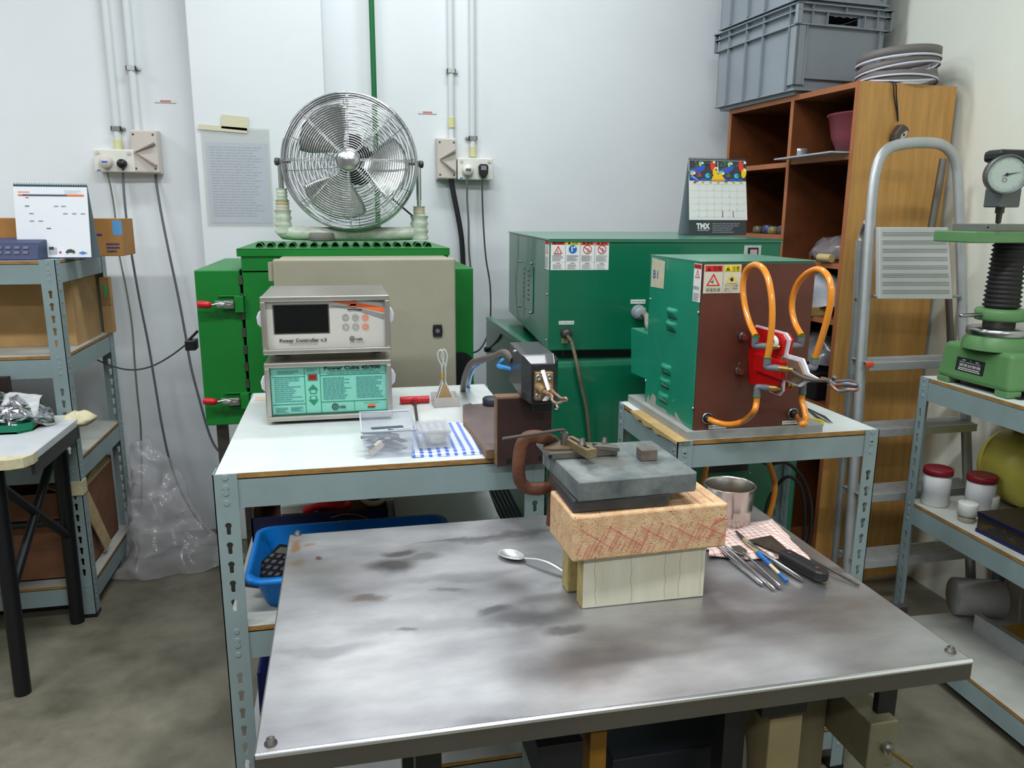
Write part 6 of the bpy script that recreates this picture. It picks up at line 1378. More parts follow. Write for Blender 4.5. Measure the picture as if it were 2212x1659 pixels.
# front top bevel: lift the back of the top
vs += [Vector((sxl+.004, 1.36, ztt)), Vector((hx1+.006, 1.36, ztt))]
mb.add(vs, [(5, 4, 3, 2, 1, 0), (0, 1, 7, 6), (1, 2, 8, 7), (2, 3, 9, 8), (3, 4, 10, 9), (4, 5, 11, 10), (5, 0, 6, 11), (6, 7, 13, 12), (7, 8, 13), (6, 12, 11), (8, 9, 13), (9, 10, 11, 12, 13)])
mb.build('housing', mat('head_black', (34, 34, 38), .38, coat=.2), H_, bevel=.0012, recalc=True)
MB().bx(hx0+.004, hx1-.002, 1.335, 1.372, zbt-.016, zbt).build('lower_mount', black_m, H_, bevel=.001)
for (A, B2) in (((sxl+.002, 1.359, ztt+.0005), (hx0, 1.3315, zt_)), ((hx1+.004, 1.358, ztt+.0005), (hx1, 1.3315, zt_))): MB().tube([A, B2], .0007, 5).build('worn_edge', steel_m, H_)
c = PY(1113, 756, 1.40); MB().ball((c.x, c.y, ztt), .005, 12, sc=(1, 1, .5)).build('cap_screw', steel_m, H_)
a, b = PY(1153, 862, 1.332), PY(1191, 801, 1.332)
brz = mat('bronze', (164, 132, 92), .4, .55, var=.06, vs=40)
bb = MB().bx(a.x, b.x, 1.318, 1.332, a.z, b.z).build('brass_block', brz, H_, bevel=.001)
for (px, py) in ((1163, 815), (1186, 814), (1162, 855), (1187, 852)):
    c = PY(px, py, 1.318); MB().lathe([(.0055, 0), (.0055, .004), (.003, .0045), (.0028, .002), (0, .002)], c, -Y_, 18).build('socket_screw', steel_m, bb)
# copper jaws + white strip + coil
for s, (p, q_, r_) in enumerate((((1165, 835), (1176, 846), (1188, 852)), ((1180, 832), (1189, 843), (1197, 850)))):
    A, B2, C_ = PY(*p, 1.318), PY(*q_, 1.29), PY(*r_, 1.265)
    MB().tube([A+Y_*.002, B2], [.009, .007], 8).tube([B2, C_], .0042, 10).build('jaw', brz, bb)
pts = [PY(1168, 801, 1.312), PY(1175, 800, 1.308), PY(1187, 842, 1.27), PY(1182, 844, 1.272)]
MB().add(pts+[p+Vector((.003, .006, 0)) for p in pts], [(3, 2, 1, 0), (4, 5, 6, 7), (0, 1, 5, 4), (1, 2, 6, 5), (2, 3, 7, 6), (3, 0, 4, 7)]).build('insulator_strip', teflon, bb)
pts = [PY(1178, 855, 1.29), PY(1188, 855, 1.288), PY(1181, 866, 1.285), PY(1172, 866, 1.285)]
MB().add(pts+[p+Vector((.003, .004, 0)) for p in pts], [(3, 2, 1, 0), (4, 5, 6, 7), (0, 1, 5, 4), (1, 2, 6, 5), (2, 3, 7, 6), (3, 0, 4, 7)]).build('insulator_strip', teflon, bb)
MB().tube([PY(1186, 850, 1.27), PY(1193, 856, 1.25), PY(1193, 865, 1.24), PY(1203, 871, 1.225), PY(1216, 867, 1.215), PY(1224, 865, 1.205), PY(1222, 860, 1.205), PY(1212, 860, 1.22), PY(1202, 852, 1.245), PY(1196, 849, 1.265)], .0024, 10, sub=6).build('work_coil', mat('coil_pink', (176, 134, 122), .35, .6), bb)
c = PY(1202, 880, 1.372); MB().ball(c, .006, 12).build('side_knob', steel_m, H_)
# supply hoses to the head
tagc(MB().tube([Vector((sxb+.002, 1.47, ztt-.03)), PY(1090, 762, 1.50), PY(1068, 770, 1.56), PY(1040, 777, 1.64), PY(1018, 786, 1.74), PY(1005, 812, 1.86), PY(1000, 845, 2.0), PY(1003, 880, 2.10)], .0076, 12, sub=8).build('corrugated_hose', mat('hose_warm_grey', (92, 84, 80), .5, bump=.2, bs=120)), 'warm grey hose bundle running back from the black work head', 'hose')
blu = mat('air_blue', (36, 140, 220), .25, coat=.4)
for k, (dy, dx) in enumerate(((0, 0), (4, 4))):
    tagc(MB().tube([PY(1046+dx, 772+dy, 1.66), PY(1028+dx, 787+dy, 1.72), PY(1018+dx, 797+dy, 1.80), PY(1012+dx, 815+dy, 1.92), PY(1009+dx, 838+dy, 2.06), PY(1010+dx, 870, 2.12)], .0034, 8, sub=6).build('air_tube', blu), ('outer', 'inner')[k]+' bright blue air tube curving down below the grey hose', 'tube', 'blue air tubes')
tagc(MB().tube([Vector((sxb+.004, 1.48, PY(1100, 798, 1.48).z)), PY(1082, 792, 1.50), PY(1077, 788, 1.53), PY(1086, 778, 1.56)], .0045, 8, sub=6).build('air_tube', blu), 'short blue air tube entering the back of the black head', 'tube', 'blue air tubes')
# ================================================================= UNDER THE WORKBENCH
zs = .556
tb = mat('tray_blue', (10, 122, 210), .4); 
R = thing('blue_tray', 'bright blue plastic tray with calculators on the workbench lower shelf', 'tray', (.03, 1.56, zs))
x0, x1, y0, y1 = -.196, .20, 1.45, 1.70; i_ = .022; zr = zs+.075
def rr(x0, x1, y0, y1, z_, r, n=4):
    out = []
    for (cx, cy, a0) in ((x1-r, y0+r, -pi/2), (x1-r, y1-r, 0), (x0+r, y1-r, pi/2), (x0+r, y0+r, pi)):
        out += [Vector((cx+r*cos(a0+pi/2*i/n), cy+r*sin(a0+pi/2*i/n), z_)) for i in range(n+1)]
    return out
la, lb = rr(x0+i_, x1-i_, y0+i_, y1-i_, zs+.002, .03), rr(x0, x1, y0, y1, zr, .03); n = len(la)
lc, ld_ = rr(x0-.012, x1+.012, y0-.012, y1+.012, zr, .035), rr(x0-.013, x1+.013, y0-.013, y1+.013, zr-.010, .036)
mb = MB(); mb.add(la+lb+lc+ld_, [tuple(reversed(range(n)))]+[(k*n+i, k*n+(i+1) % n, (k+1)*n+(i+1) % n, (k+1)*n+i) for k in range(3) for i in range(n)], 0, True)
mb.build('tray_body', tb, R, solid=.002)
for (lab, c, rz_, w_, l_) in (('black calculator leaning in the blue tray, nearest its left side', tuple(PY(606, 1224, 1.56)), -.45, .09, .15), ('black calculator deeper in the blue tray beneath the steel table', (.03, 1.58, zs+.020), -.2, .09, .15)):
    R = thing('calculator', lab, 'calculator', c, rz_)
    Mr = Matrix.Rotation(.12, 3, 'X')
    MB().box((0, 0, 0), (w_, l_, .014), R=Mr).build('calculator_body', mat('calc_black', (30, 28, 34), .4), R, local=True, bevel=.004)
    MB().box((0, l_*.3, .0085+l_*.3*.12), (w_*.7, .022, .002), R=Mr).build('calculator_display', mat('calc_lcd', (110, 118, 110), .3), R, local=True)
    mb = MB()
    for i in range(5):
        for j in range(5): mb.box((-w_*.36+i*w_*.18, -l_*.40+j*.021, .0078+(-l_*.40+j*.021)*.12), (.009, .011, .0015), 1 if (i, j) == (4, 4) else 0, R=Mr)
    mb.build('keys', [mat('key_mid', (104, 104, 112), .5), red_m], R, local=True, kind='stuff')
R = thing('navy_carton', 'open navy blue carton with orange lettering, full of tape rolls', 'carton', (-.07, 1.9, zs))
nv = mat('navy_card', (16, 18, 62), .5); ib = mat('carton_inner', (96, 70, 52), .8, var=.1, vs=12)
a, b = PY(542, 1120, 1.80), PY(838, 1100, 1.80); cx0, cx1, zc = a.x, b.x, (a.z+b.z)/2; yb0, yb1 = 1.80, 2.02
for q_, mm in (((cx0, cx1, yb0, yb0+.004), nv), ((cx0, cx1, yb1-.004, yb1), nv), ((cx0, cx0+.004, yb0, yb1), nv), ((cx1-.004, cx1, yb0, yb1), nv)): MB().bx(*q_, zs+.001, zc if q_[2] == yb0 else zc+.03).build('carton_side', mm, R)
MB().bx(cx0+.004, cx1-.004, yb0+.004, yb1-.004, zs+.001, zs+.004).bx(cx0+.004, cx1-.004, yb1-.006, yb1-.004, zs+.004, zc+.03).bx(cx0+.004, cx0+.006, yb0+.004, yb1-.006, zs+.004, zc+.02).build('carton_lining', ib, R)
mb = MB(); O = Vector((0, yb0, 0)); c = PY(745, 1130, yb0); d = PY(800, 1128, yb0)
mb.text('Tiki', O, X, Z, c.x-.015, c.z-.012, .020, 0, w=.05, bold=.02); mb.tube([PY(715, 1118, yb0-.001), PY(745, 1110, yb0-.001), PY(775, 1113, yb0-.001), PY(795, 1120, yb0-.001)], .0012, 5, sub=4)
mb.text('PAPER', O, X, Z, d.x-.008, d.z-.014, .014, 1, w=.05); mb.build('carton_print', [mat('print_amber', (206, 120, 30), .5), print_g], R)
def roll(label, c, r, ri, h, axis, m, core):
    R = thing('tape_roll', label, 'tape', c)
    MB().lathe([(ri, 0), (r, 0), (r, h), (ri, h)], c, axis, 36).build('tape_wound', m, R); MB().lathe([(ri, h), (ri*.96, h+.0005), (ri*.96, -.0005), (ri, 0)], c, axis, 36).build('core', core, R)
cr_ = mat('cream_tape', (214, 200, 176), .7)
roll('cream masking tape roll lying in the navy carton', Vector((.0-.045, 1.90, zc+.006)), .040, .028, .030, Vector((-.1, -.2, 1)), cr_, mat('core_navy', (24, 24, 60), .5))
roll('cream tape roll with dark core standing at right of navy carton', Vector((.062, 1.90, zc+.010)), .046, .036, .028, Vector((-.2, -.8, .75)), cr_, mat('core_navy', (24, 24, 60), .5))
MB().tube([(-.115, 1.83, zc-.004), (-.08, 1.835, zc+.006), (-.05, 1.83, zc+.008), (-.02, 1.835, zc+.002), (.0, 1.832, zc+.012)], .009, 10, sub=4).build('red_glove', mat('red_rubber', (196, 20, 26), .45), label='crumpled red rubber item under the lying tape roll', cat='glove')
MB().bx(-.17, -.08, 1.86, 1.98, zc-.02, zc+.004).build('white_packet', mat('packet_grey', (176, 180, 172), .6), label='pale grey packet at the left end of the navy carton', cat='packet', bevel=.003)
MB().bx(-.17, .08, 1.81, 1.99, zs+.006, zc-.022).build('packed_stock', ib, label='brown stock filling the navy carton under the tape', cat='stock')
MB().prism([(.105, 1.80), (.340, 1.80), (.365, 1.83), (.375, 2.02), (.36, 2.04), (.110, 2.045)], (0, 0, zs+.012), X, Y_, .011).build('white_board', mat('board_pale', (190, 194, 192), .5), label='pale rounded board lying right of the navy carton', cat='board', bevel=.002)
MB().bx(-.20, .22, 1.47, 1.93, .202, .42).build('blue_chest', mat('chest_blue', (14, 34, 112), .45), label='dark blue box on the lowest workbench shelf', cat='box', bevel=.006)
# ribbed dark duct between the benches
mb = MB()
dk_ = mat('ribbed_black', (30, 34, 32), .6)
dd = thing('ribbed_duct', 'black ribbed duct slanting down behind the workbench post', 'duct', (.43, 2.1, .4))
for k in range(6):
    MB().tube([PY(1050+k*9, 1055, 2.13), PY(1065+k*9, 1085, 2.13), PY(1085+k*9, 1125, 2.13), PY(1110+k*9, 1180, 2.13)], .0045, 8, sub=4).build('duct_rib', dk_, dd)
# ================================================================= STEEL TABLE
TZ = .76; mx0, mx1, my0, my1 = PZ(551.5, 1632, TZ).x, PZ(2097, 1424, TZ).x, .757, 1.345
MT = thing('steel_table', 'stained brushed stainless steel work table in the foreground', 'table', ((mx0+mx1)/2, (my0+my1)/2, 0))
tm = mat('stained_steel', (160, 157, 160), .36, .9, col2=(206, 204, 206), thr=(.3, .7), vs=5, stretch=(1, 2.2, 1))
ntm = tm.node_tree; bsd = ntm.nodes['Principled BSDF']; tcn = ntm.nodes.new('ShaderNodeTexCoord')
n1 = ntm.nodes.new('ShaderNodeTexNoise'); n1.inputs['Scale'].default_value = 4.5; n1.inputs['Detail'].default_value = 2; ntm.links.new(tcn.outputs['Object'], n1.inputs['Vector'])
mrn = ntm.nodes.new('ShaderNodeMapRange'); mrn.inputs['From Min'].default_value = .35; mrn.inputs['From Max'].default_value = .68; mrn.inputs['To Min'].default_value = .20; mrn.inputs['To Max'].default_value = .56
ntm.links.new(n1.outputs['Fac'], mrn.inputs['Value']); ntm.links.new(mrn.outputs[0], bsd.inputs['Roughness'])
mpn = ntm.nodes.new('ShaderNodeMapping'); mpn.inputs['Scale'].default_value = (12, 420, 1); ntm.links.new(tcn.outputs['Object'], mpn.inputs[0])
n2 = ntm.nodes.new('ShaderNodeTexNoise'); n2.inputs['Scale'].default_value = 1; n2.inputs['Detail'].default_value = 3; ntm.links.new(mpn.outputs[0], n2.inputs['Vector'])
bpn = ntm.nodes.new('ShaderNodeBump'); bpn.inputs['Strength'].default_value = .06; bpn.inputs['Distance'].default_value = .001; ntm.links.new(n2.outputs['Fac'], bpn.inputs['Height']); ntm.links.new(bpn.outputs[0], bsd.inputs['Normal'])
def tl(px, py): p = PZ(px, py, TZ); q_ = TM[MT.name].inverted() @ p; return q_.x, q_.y
BLB = []
for (px, py, rx, ry, c, st) in ((835, 1225, .055, .035, (66, 58, 54), .8), (850, 1195, .04, .018, (70, 64, 56), .75), (800, 1285, .035, .018, (104, 88, 76), .7), (900, 1205, .05, .012, (88, 84, 76), .5), (885, 1356, .018, .007, (84, 76, 66), .6), (700, 1207, .010, .006, (130, 50, 50), .8),
    (645, 1180, .016, .022, (184, 128, 60), .75), (662, 1152, .010, .008, (190, 112, 70), .8), (680, 1175, .012, .008, (176, 130, 80), .6), (640, 1215, .016, .016, (186, 130, 70), .5), (1130, 1335, .075, .032, (84, 82, 84), .65), (1060, 1318, .03, .012, (60, 58, 58), .6), (1210, 1360, .04, .02, (80, 76, 78), .6),
    (980, 1275, .03, .010, (96, 92, 88), .5), (1090, 1160, .16, .014, (110, 110, 110), .5), (930, 1345, .18, .03, (128, 128, 130), .4), (700, 1400, .10, .02, (122, 124, 128), .4), (1020, 1240, .10, .02, (120, 120, 122), .4), (1280, 1440, .13, .05, (104, 98, 100), .5), (1150, 1560, .10, .02, (110, 106, 108), .35), (1620, 1330, .12, .03, (110, 106, 106), .4), (1800, 1230, .05, .02, (96, 88, 88), .5), (1000, 1165, .12, .006, (104, 102, 100), .5), (690, 1260, .05, .03, (136, 138, 140), .4)):
    x, y = tl(px, py); BLB.append((x, y, rx, ry, c, st))
blobmat(tm, BLB, warp=.022, ws=11)
mb = MB(); lip = .027
mb.bx(mx0, mx1, my0, my1, TZ-.0015, TZ); top = mb.build('table_top', tm, MT, bevel=.0007)
lm = mat('lip_steel', (118, 115, 110), .25, .9, var=.04, vs=8)  # lip steel coloured darker to carry the floor's dark reflection
for q_ in ((mx0, mx1, my0-.0015, my0, 0), (mx0, mx1, my1, my1+.0015, 0), (mx0-.0015, mx0, my0, my1, 0), (mx1, mx1+.0015, my0, my1, 0)): MB().bx(*q_[:4], TZ-lip, TZ-.001).build('folded_lip', lm, MT)
pr = [Vector((mx0, my0+.001, TZ-.0022)), Vector((mx1, my0+.001, TZ-.0022))]; MB().cyl(pr[0], pr[1], .0036, n=20).build('rolled_edge', mat('edge_highlight', (236, 236, 240), .22, 1), MT)  # edge metal coloured near white to strengthen its highlight
for (px, py) in ((585, 1606), (2053, 1407), (643, 1155)):
    c = PZ(px, py, TZ); MB().lathe([(.007, 0), (.007, .0012), (.0052, .0018), (.0048, .006), (.0028, .0065), (.0025, .004), (0, .004)], c, Z, 18).build('cap_screw', dark_steel, MT)
MB().bx(mx0+.01, mx1-.01, my0+.01, my1-.01, TZ-.014, TZ-.0016).build('core_board', mat('core_board', (110, 92, 70), .8), MT)
for (x, y) in ((mx0+.20, my0+.20), (mx1-.20, my0+.24), (mx0+.20, my1-.08), (mx1-.20, my1-.08)): MB().bx(x-.018, x+.018, y-.018, y+.018, 0, TZ-.014).build('leg', black_m, MT)
# hardware hanging under the table
R = thing('under_table_rail', 'black square bar under the right end of the steel table', 'bar', (.82, .95, .55))
a, b = PY(1892, 1563, .92), PY(1940, 1492, .92)
MB().bx(a.x, b.x, .92, .932, a.z, TZ-.0145).build('bar', black_m, R, bevel=.001)
MB().bx(b.x-.10, b.x+.0, .932, 1.30, TZ-.10, TZ-.03).build('side_plate', mat('brown_plate', (104, 88, 66), .5, .3), R, bevel=.001)
a, b = PY(1873, 1640, .90), PY(1942, 1556, .90)
bxm = mat('box_zinc', (130, 124, 100), .5, .4, var=.08, vs=20)
R = thing('metal_box', 'dull zinc box with a brass valve stem, hanging below the steel table', 'box', ((a.x+b.x)/2, 1.0, a.z))
MB().bx(a.x, b.x, .90, 1.20, a.z-.02, b.z).build('box_body', bxm, R, bevel=.002)
c = PY(1913, 1612, .90); MB().cyl(c+Y_*.002, c-Y_*.008, .010, n=6).cyl(c-Y_*.006, c-Y_*.016, .006, n=14).build('nut', steel_m, R); MB().cyl(c-Y_*.014, c+Vector((.014, -.044, -.004)), .0032, n=10).build('valve_stem', br_m, R)
MB().bx(a.x-.07, a.x-.004, 1.0, 1.28, a.z-.10, TZ-.03).build('side_wall', mat('box_dun', (100, 90, 66), .6), R, bevel=.001)
a, b = PY(1655, 1660, .95), PY(1735, 1545, .95)
MB().bx(a.x, b.x, .95, 1.10, a.z-.10, b.z).build('beige_casing', mat('casing_beige', (142, 128, 92), .6, var=.06, vs=10), label='plain beige casing under the right half of the steel table', cat='casing', bevel=.002)
a, b = PY(1645, 1552, .93), PY(1745, 1520, .93); MB().bx(a.x, b.x, .93, .949, a.z, TZ-.0145).build('black_crossbar', black_m, label='short black crossbar above the plain beige casing', cat='bar', bevel=.001)
c = PY(1600, 1600, 1.0); tagc(MB().tube([PY(1585, 1545, 1.0), PY(1597, 1580, 1.0), PY(1604, 1620, 1.0), PY(1603, 1700, 1.0)], .0075, 10, sub=5).build('grey_hose', mat('hose_beige', (118, 112, 104), .5)), 'grey hose dropping behind the front edge of the steel table', 'hose')
a, b = PY(1273, 1650, 1.05), PY(1312, 1580, 1.05); MB().bx(a.x, b.x, 1.05, 1.10, a.z-.06, min(b.z, TZ-.02)).build('yellow_box', mat('ochre', (150, 104, 26), .6), label='ochre yellow box glimpsed under the middle of steel table', cat='box', bevel=.002)
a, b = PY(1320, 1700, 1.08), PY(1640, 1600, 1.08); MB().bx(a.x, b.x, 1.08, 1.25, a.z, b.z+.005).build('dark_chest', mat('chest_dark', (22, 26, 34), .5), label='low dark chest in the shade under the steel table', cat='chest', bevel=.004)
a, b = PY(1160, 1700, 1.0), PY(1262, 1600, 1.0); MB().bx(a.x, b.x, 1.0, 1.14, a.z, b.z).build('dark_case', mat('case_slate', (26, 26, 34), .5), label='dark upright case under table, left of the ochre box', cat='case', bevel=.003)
# ================================================================= BLOCK STACK ON THE TABLE
T0 = TZ+.0002
ww = mat('white_wood', (236, 230, 210), .6, col2=(222, 214, 190), thr=(.35, .65), vs=9, stretch=(3.5, 3.5, .5)); wg = mat('wood_end', (176, 156, 104), .7, var=.12, vs=40, stretch=(4, 4, 1)); crk = mat('crack_brown', (110, 98, 76), .9)
wx0, wx1 = .321, .511; wz = .842
R = thing('wood_block', 'hollow white painted wood block at the bottom of the stack', 'block', ((wx0+wx1)/2, 1.02, T0))
f = MB().bx(wx0, wx1, .985, 1.012, T0, wz).build('front_plank', ww, R, bevel=.0015)
MB().bx(wx0-.0004, wx0, .9855, 1.0115, T0+.001, wz-.001).build('end_grain', wg, f)
MB().bx(wx0-.008, wx1-.002, 1.036, 1.066, T0, wz).build('rear_plank', wg, R, bevel=.003)
MB().bx(wx0+.025, wx0+.05, 1.012, 1.036, T0+.002, wz-.002).build('spacer', wg, R); MB().bx(wx1-.05, wx1-.025, 1.012, 1.036, T0+.002, wz-.002).build('spacer', wg, R)
mb = MB(); O = Vector((0, .985, 0)); random.seed(4)
for fx, t0_ in ((.09, .0), (.38, 0), (.655, .0), (.79, .0), (.97, 0)):
    x = wx0+(wx1-wx0)*fx; pts = []
    for k in range(9): pts.append((x+.0012*sin(k*1.7+fx*9)+(.003*k/8 if fx < .7 else -.002*k/8), wz-.002-(wz-T0-.006)*k/8))
    for (p, q_) in zip(pts, pts[1:]): mb.poly(O, X, Z, [(p[0]-.00013, p[1]), (q_[0]-.00013, q_[1]), (q_[0]+.00013, q_[1]), (p[0]+.00013, p[1])], 0, .0003)
mb.build('drying_cracks', crk, f, kind='stuff')
# firebrick
FB = thing('fire_brick', 'pale pink speckled fire brick with red crayon marks', 'brick', (.4165, 1.028, wz), radians(1.8))
fbm = mat('firebrick', (206, 164, 124), .9, col2=(222, 186, 146), vs=70, thr=(.4, .6), bump=.22, bs=380)
ntb = fbm.node_tree; vb = ntb.nodes.new('ShaderNodeTexVoronoi'); vb.inputs['Scale'].default_value = 260; tcb = ntb.nodes.new('ShaderNodeTexCoord'); ntb.links.new(tcb.outputs['Object'], vb.inputs['Vector'])
nn = ntb.nodes.new('ShaderNodeTexNoise'); nn.inputs['Scale'].default_value = 90; ntb.links.new(tcb.outputs['Object'], nn.inputs['Vector'])
ad_ = ntb.nodes.new('ShaderNodeMath'); ad_.operation = 'MULTIPLY_ADD'; ntb.links.new(nn.outputs['Fac'], ad_.inputs[0]); ad_.inputs[1].default_value = .5; ntb.links.new(vb.outputs['Distance'], ad_.inputs[2])
lt_ = ntb.nodes.new('ShaderNodeMath'); lt_.operation = 'LESS_THAN'; ntb.links.new(ad_.outputs[0], lt_.inputs[0]); lt_.inputs[1].default_value = .42
mxb = ntb.nodes.new('ShaderNodeMix'); mxb.data_type = 'RGBA'; ntb.links.new(lt_.outputs[0], mxb.inputs[0]); bb_ = ntb.nodes['Principled BSDF']; ntb.links.new(bb_.inputs['Base Color'].links[0].from_socket, mxb.inputs[6]); mxb.inputs[7].default_value = lin((74, 58, 52)); ntb.links.new(mxb.outputs[2], bb_.inputs['Base Color'])
bL, bD, bH = .238, .112, .068
bo = MB().bx(-bL/2+.0, bL/2, -bD/2, bD/2, .0004, bH).build('brick_body', fbm, FB, local=True, bevel=.003)
mb = MB(); random.seed(9); O = Vector((0, -bD/2-.0002, 0))
def scr(O, U, V, x0, y0, x1, y1, w_=.0009): d = Vector((x1-x0, y1-y0)); n_ = Vector((-d.y, d.x)).normalized()*w_/2; mb.poly(O, U, V, [(x0-n_.x, y0-n_.y), (x1-n_.x, y1-n_.y), (x1+n_.x, y1+n_.y), (x0+n_.x, y0+n_.y)], 0, .0003)
for i in range(34):
    x = -bL/2+.006+i*.0066+random.uniform(-.002, .002); h0 = random.uniform(.003, .030); ln = random.uniform(.010, .036)
    scr(O, X, Z, x, h0, x+ln*.5, h0+ln, .0008)
for i in range(5): x = -bL/2+.01+i*.045; scr(O, X, Z, x, .050-i*.002, x+.05, .016, .0009)
for i in range(7): x = bL/2-.022+i*.003; scr(O, X, Z, x-.004, .034+i*.002, x+.004, .046+random.uniform(-.004, .004), .001)
for i in range(10): x = -bL/2+.02+i*.022; scr(Vector((0, 0, bH)), X, Y_, x, -.05, x+.01+random.uniform(-.01, .01), .05, .0009)
mb.build('crayon_marks', mat('crayon_red', (214, 92, 100), .8), bo, local=True, kind='stuff')
z1_ = wz+bH
# lower and upper steel plates
ps = mat('plate_dark', (80, 80, 81), .45, .6, var=.14, vs=16, bump=.08, bs=70); pu = mat('slab_grey', (86, 92, 94), .48, .3, col2=(138, 144, 142), vs=22, thr=(.32, .72), bump=.16, bs=120)
blobmat(pu, [(-.02, .0, .05, .035, (112, 110, 104), .7), (.05, -.02, .03, .02, (70, 72, 72), .5), (-.07, -.03, .02, .05, (160, 164, 164), .5), (.02, .05, .04, .02, (96, 104, 100), .5)], warp=.02, ws=30)
a, b = PZ(1238, 1112, z1_), PZ(1452, 1098, z1_)
pl1 = MB().bx(a.x, b.x-.001, .981, 1.10, z1_+.0004, z1_+.0205).build('steel_plate', ps, label='darker thin steel plate between fire brick and grey slab', cat='plate', bevel=.003)
z2_ = z1_+.021; a, b = PY(1250, 1083, .972), PY(1508, 1060, .972); z3_ = z2_+.028
a = PZ(1251, 1043, z3_); b = PZ(1508, 1021, z3_); c = PZ(1405, 951, z3_); d = PZ(1172, 966, z3_)
yy0 = (a.y+b.y)/2
pl2 = MB().prism([(a.x, a.y), (b.x-.004, b.y-.001), (b.x, b.y+.004), (c.x+.002, c.y), (d.x, d.y)], (0, 0, z3_), X, Y_, z3_-z2_).build('steel_slab', pu, label='thick grey scratched metal slab at top of the stack', cat='slab', bevel=.0015)
# dust specks on slab
cb = PZ(1402, 996, z3_); MB().box((cb.x, cb.y+.010, z3_+.009), (.026, .022, .0175)).build('steel_cube', mat('cube_grey', (120, 108, 102), .45, .5, var=.15, vs=50), label='small worn metal cube standing on the grey slab', cat='cube', bevel=.0012)
# clamping jig on the slab
jz = z3_+.0003; jm = mat('jig_steel', (116, 112, 104), .4, .7, var=.12, vs=40)
J = thing('clamping_jig', 'flat steel jig with slotted clamp bar and cap screws on slab', 'jig', PZ(1250, 975, jz))
j0, j1, j2, j3 = PZ(1185, 994, jz), PZ(1334, 984, jz), PZ(1334, 968, jz+.0), PZ(1158, 962, jz)
MB().prism([(p.x, p.y) for p in (j0, j1, j1+Vector((0, .03, 0)), j3)], (0, 0, jz+.0105), X, Y_, .010).build('bottom_bar', jm, J, bevel=.0008)
c = PZ(1190, 987, jz+.006); MB().cyl((c.x, j0.y-.0006, jz+.0055), (c.x, j0.y+.004, jz+.0055), .0028, n=14).build('drilled_hole', black_m, J)
jz2 = jz+.0108
p0_, p1_ = PZ(1226, 946, jz2+.010), PZ(1278, 975, jz2+.010)
d = (p1_-p0_); d.z = 0; L_ = d.length; d.normalize(); n_ = Vector((-d.y, d.x, 0))
O = Vector((p0_.x, p0_.y, jz2+.0125))
MB().plate([(0, -.009), (L_, -.009), (L_, .009), (0, .009)], [[(.008, -.0028), (L_-.010, -.0028), (L_-.008, 0), (L_-.010, .0028), (.008, .0028), (.006, 0)]], O, d, n_, .012).build('slotted_clamp', mat('clamp_bronze', (140, 122, 92), .4, .6, var=.1, vs=50), J, bevel=.0005)
def capscrew(p, z_, r=.0045, h=.009): return MB().lathe([(r*1.5, 0), (r*1.5, .0012), (r, .0014), (r, h), (r*.6, h+.0005), (r*.5, h-.003), (0, h-.003)], (p.x, p.y, z_), Z, 20).build('cap_screw', dark_steel, J)
q_ = p0_+d*L_*.62; capscrew(q_, jz2+.0125); e_ = PZ(1219, 958, jz2+.004); MB().cyl((e_.x, e_.y, jz2), (e_.x, e_.y, jz2+.022), .0058, n=14).build('stud', jm, J)
s0, s1 = PZ(1282, 966, jz2+.004), PZ(1336, 968, jz2+.004)
MB().prism([(s0.x, s0.y-.002), (s0.x+.016, s0.y-.006), (s0.x+.022, s0.y-.010), (s1.x, s1.y-.006), (s1.x, s1.y+.008), (s1.x-.018, s1.y+.026), (s0.x+.004, s0.y+.018), (s0.x+.010, s0.y+.008)], (0, 0, jz2+.0065), X, Y_, .0062).build('locator_plate', jm, J, bevel=.0005)
q_ = PZ(1306, 956, jz2+.006); capscrew(q_, jz2+.0065, .0036, .007)
st = Vector((e_.x, e_.y, jz2+.014)); cr = PZ(1212, 931, jz2+.035); tip = PY(1086, 948, e_.y-.03)
ek = Vector((e_.x, e_.y, PY(1213, 928, e_.y).z))
tagc(MB().tube([st+Z*.009, ek-Z*.008, ek-Z*.002+(tip-ek).normalized()*.002, ek+(tip-ek).normalized()*.010, tip], .0026, 8, sub=4).build('allen_key', mat('key_steel', (104, 98, 92), .4, .8)), 'long bent hex key sticking up out of the jig stud', 'tool')
# C clamp
G = thing('c_clamp', 'rusty cast C clamp gripping the jig at the slab corner', 'clamp', PY(1165, 1050, 1.12))
rs = mat('rusty_iron', (84, 52, 42), .65, .25, col2=(116, 74, 54), vs=26, thr=(.35, .65), bump=.25, bs=80)
yk = 1.115
fr = [(1206, 962), (1196, 952), (1178, 947), (1158, 943), (1138, 946), (1127, 962), (1122, 985), (1120, 1015), (1124, 1040), (1138, 1053), (1160, 1056), (1180, 1053), (1197, 1048)]
cent = [PY(a, b, yk+(.025 if a > 1190 and b < 1000 else 0)) for a, b in fr]; cent = spline(cent, 5)
vs = []
for i, p in enumerate(cent):
    t_ = (cent[min(i+1, len(cent)-1)]-cent[max(i-1, 0)]).normalized(); s_ = t_.cross(Y_).normalized()
    w_ = .0095*(1 if 8 < i < len(cent)-6 else .8); k = .0065
    vs += [p+s_*w_-Y_*k*.6, p+s_*w_*.6-Y_*k, p-s_*w_*.6-Y_*k, p-s_*w_-Y_*k*.6, p-s_*w_+Y_*k*.6, p-s_*w_*.6+Y_*k, p+s_*w_*.6+Y_*k, p+s_*w_+Y_*k*.6]
n = len(cent)
MB().add(vs, [(i*8+k, i*8+(k+1) % 8, (i+1)*8+(k+1) % 8, (i+1)*8+k) for i in range(n-1) for k in range(8)]+[tuple(range(8)), tuple(range(8*n-8, 8*n))], 0, True).build('frame', rs, G)
c = PY(1199, 1048, yk); MB().cyl(c-Z*.012, c+Z*.012, .0105, n=18).build('boss', rs, G, bevel=.001)
t0_, t1_ = PY(1198, 1008, yk), PY(1188, 1134, yk)
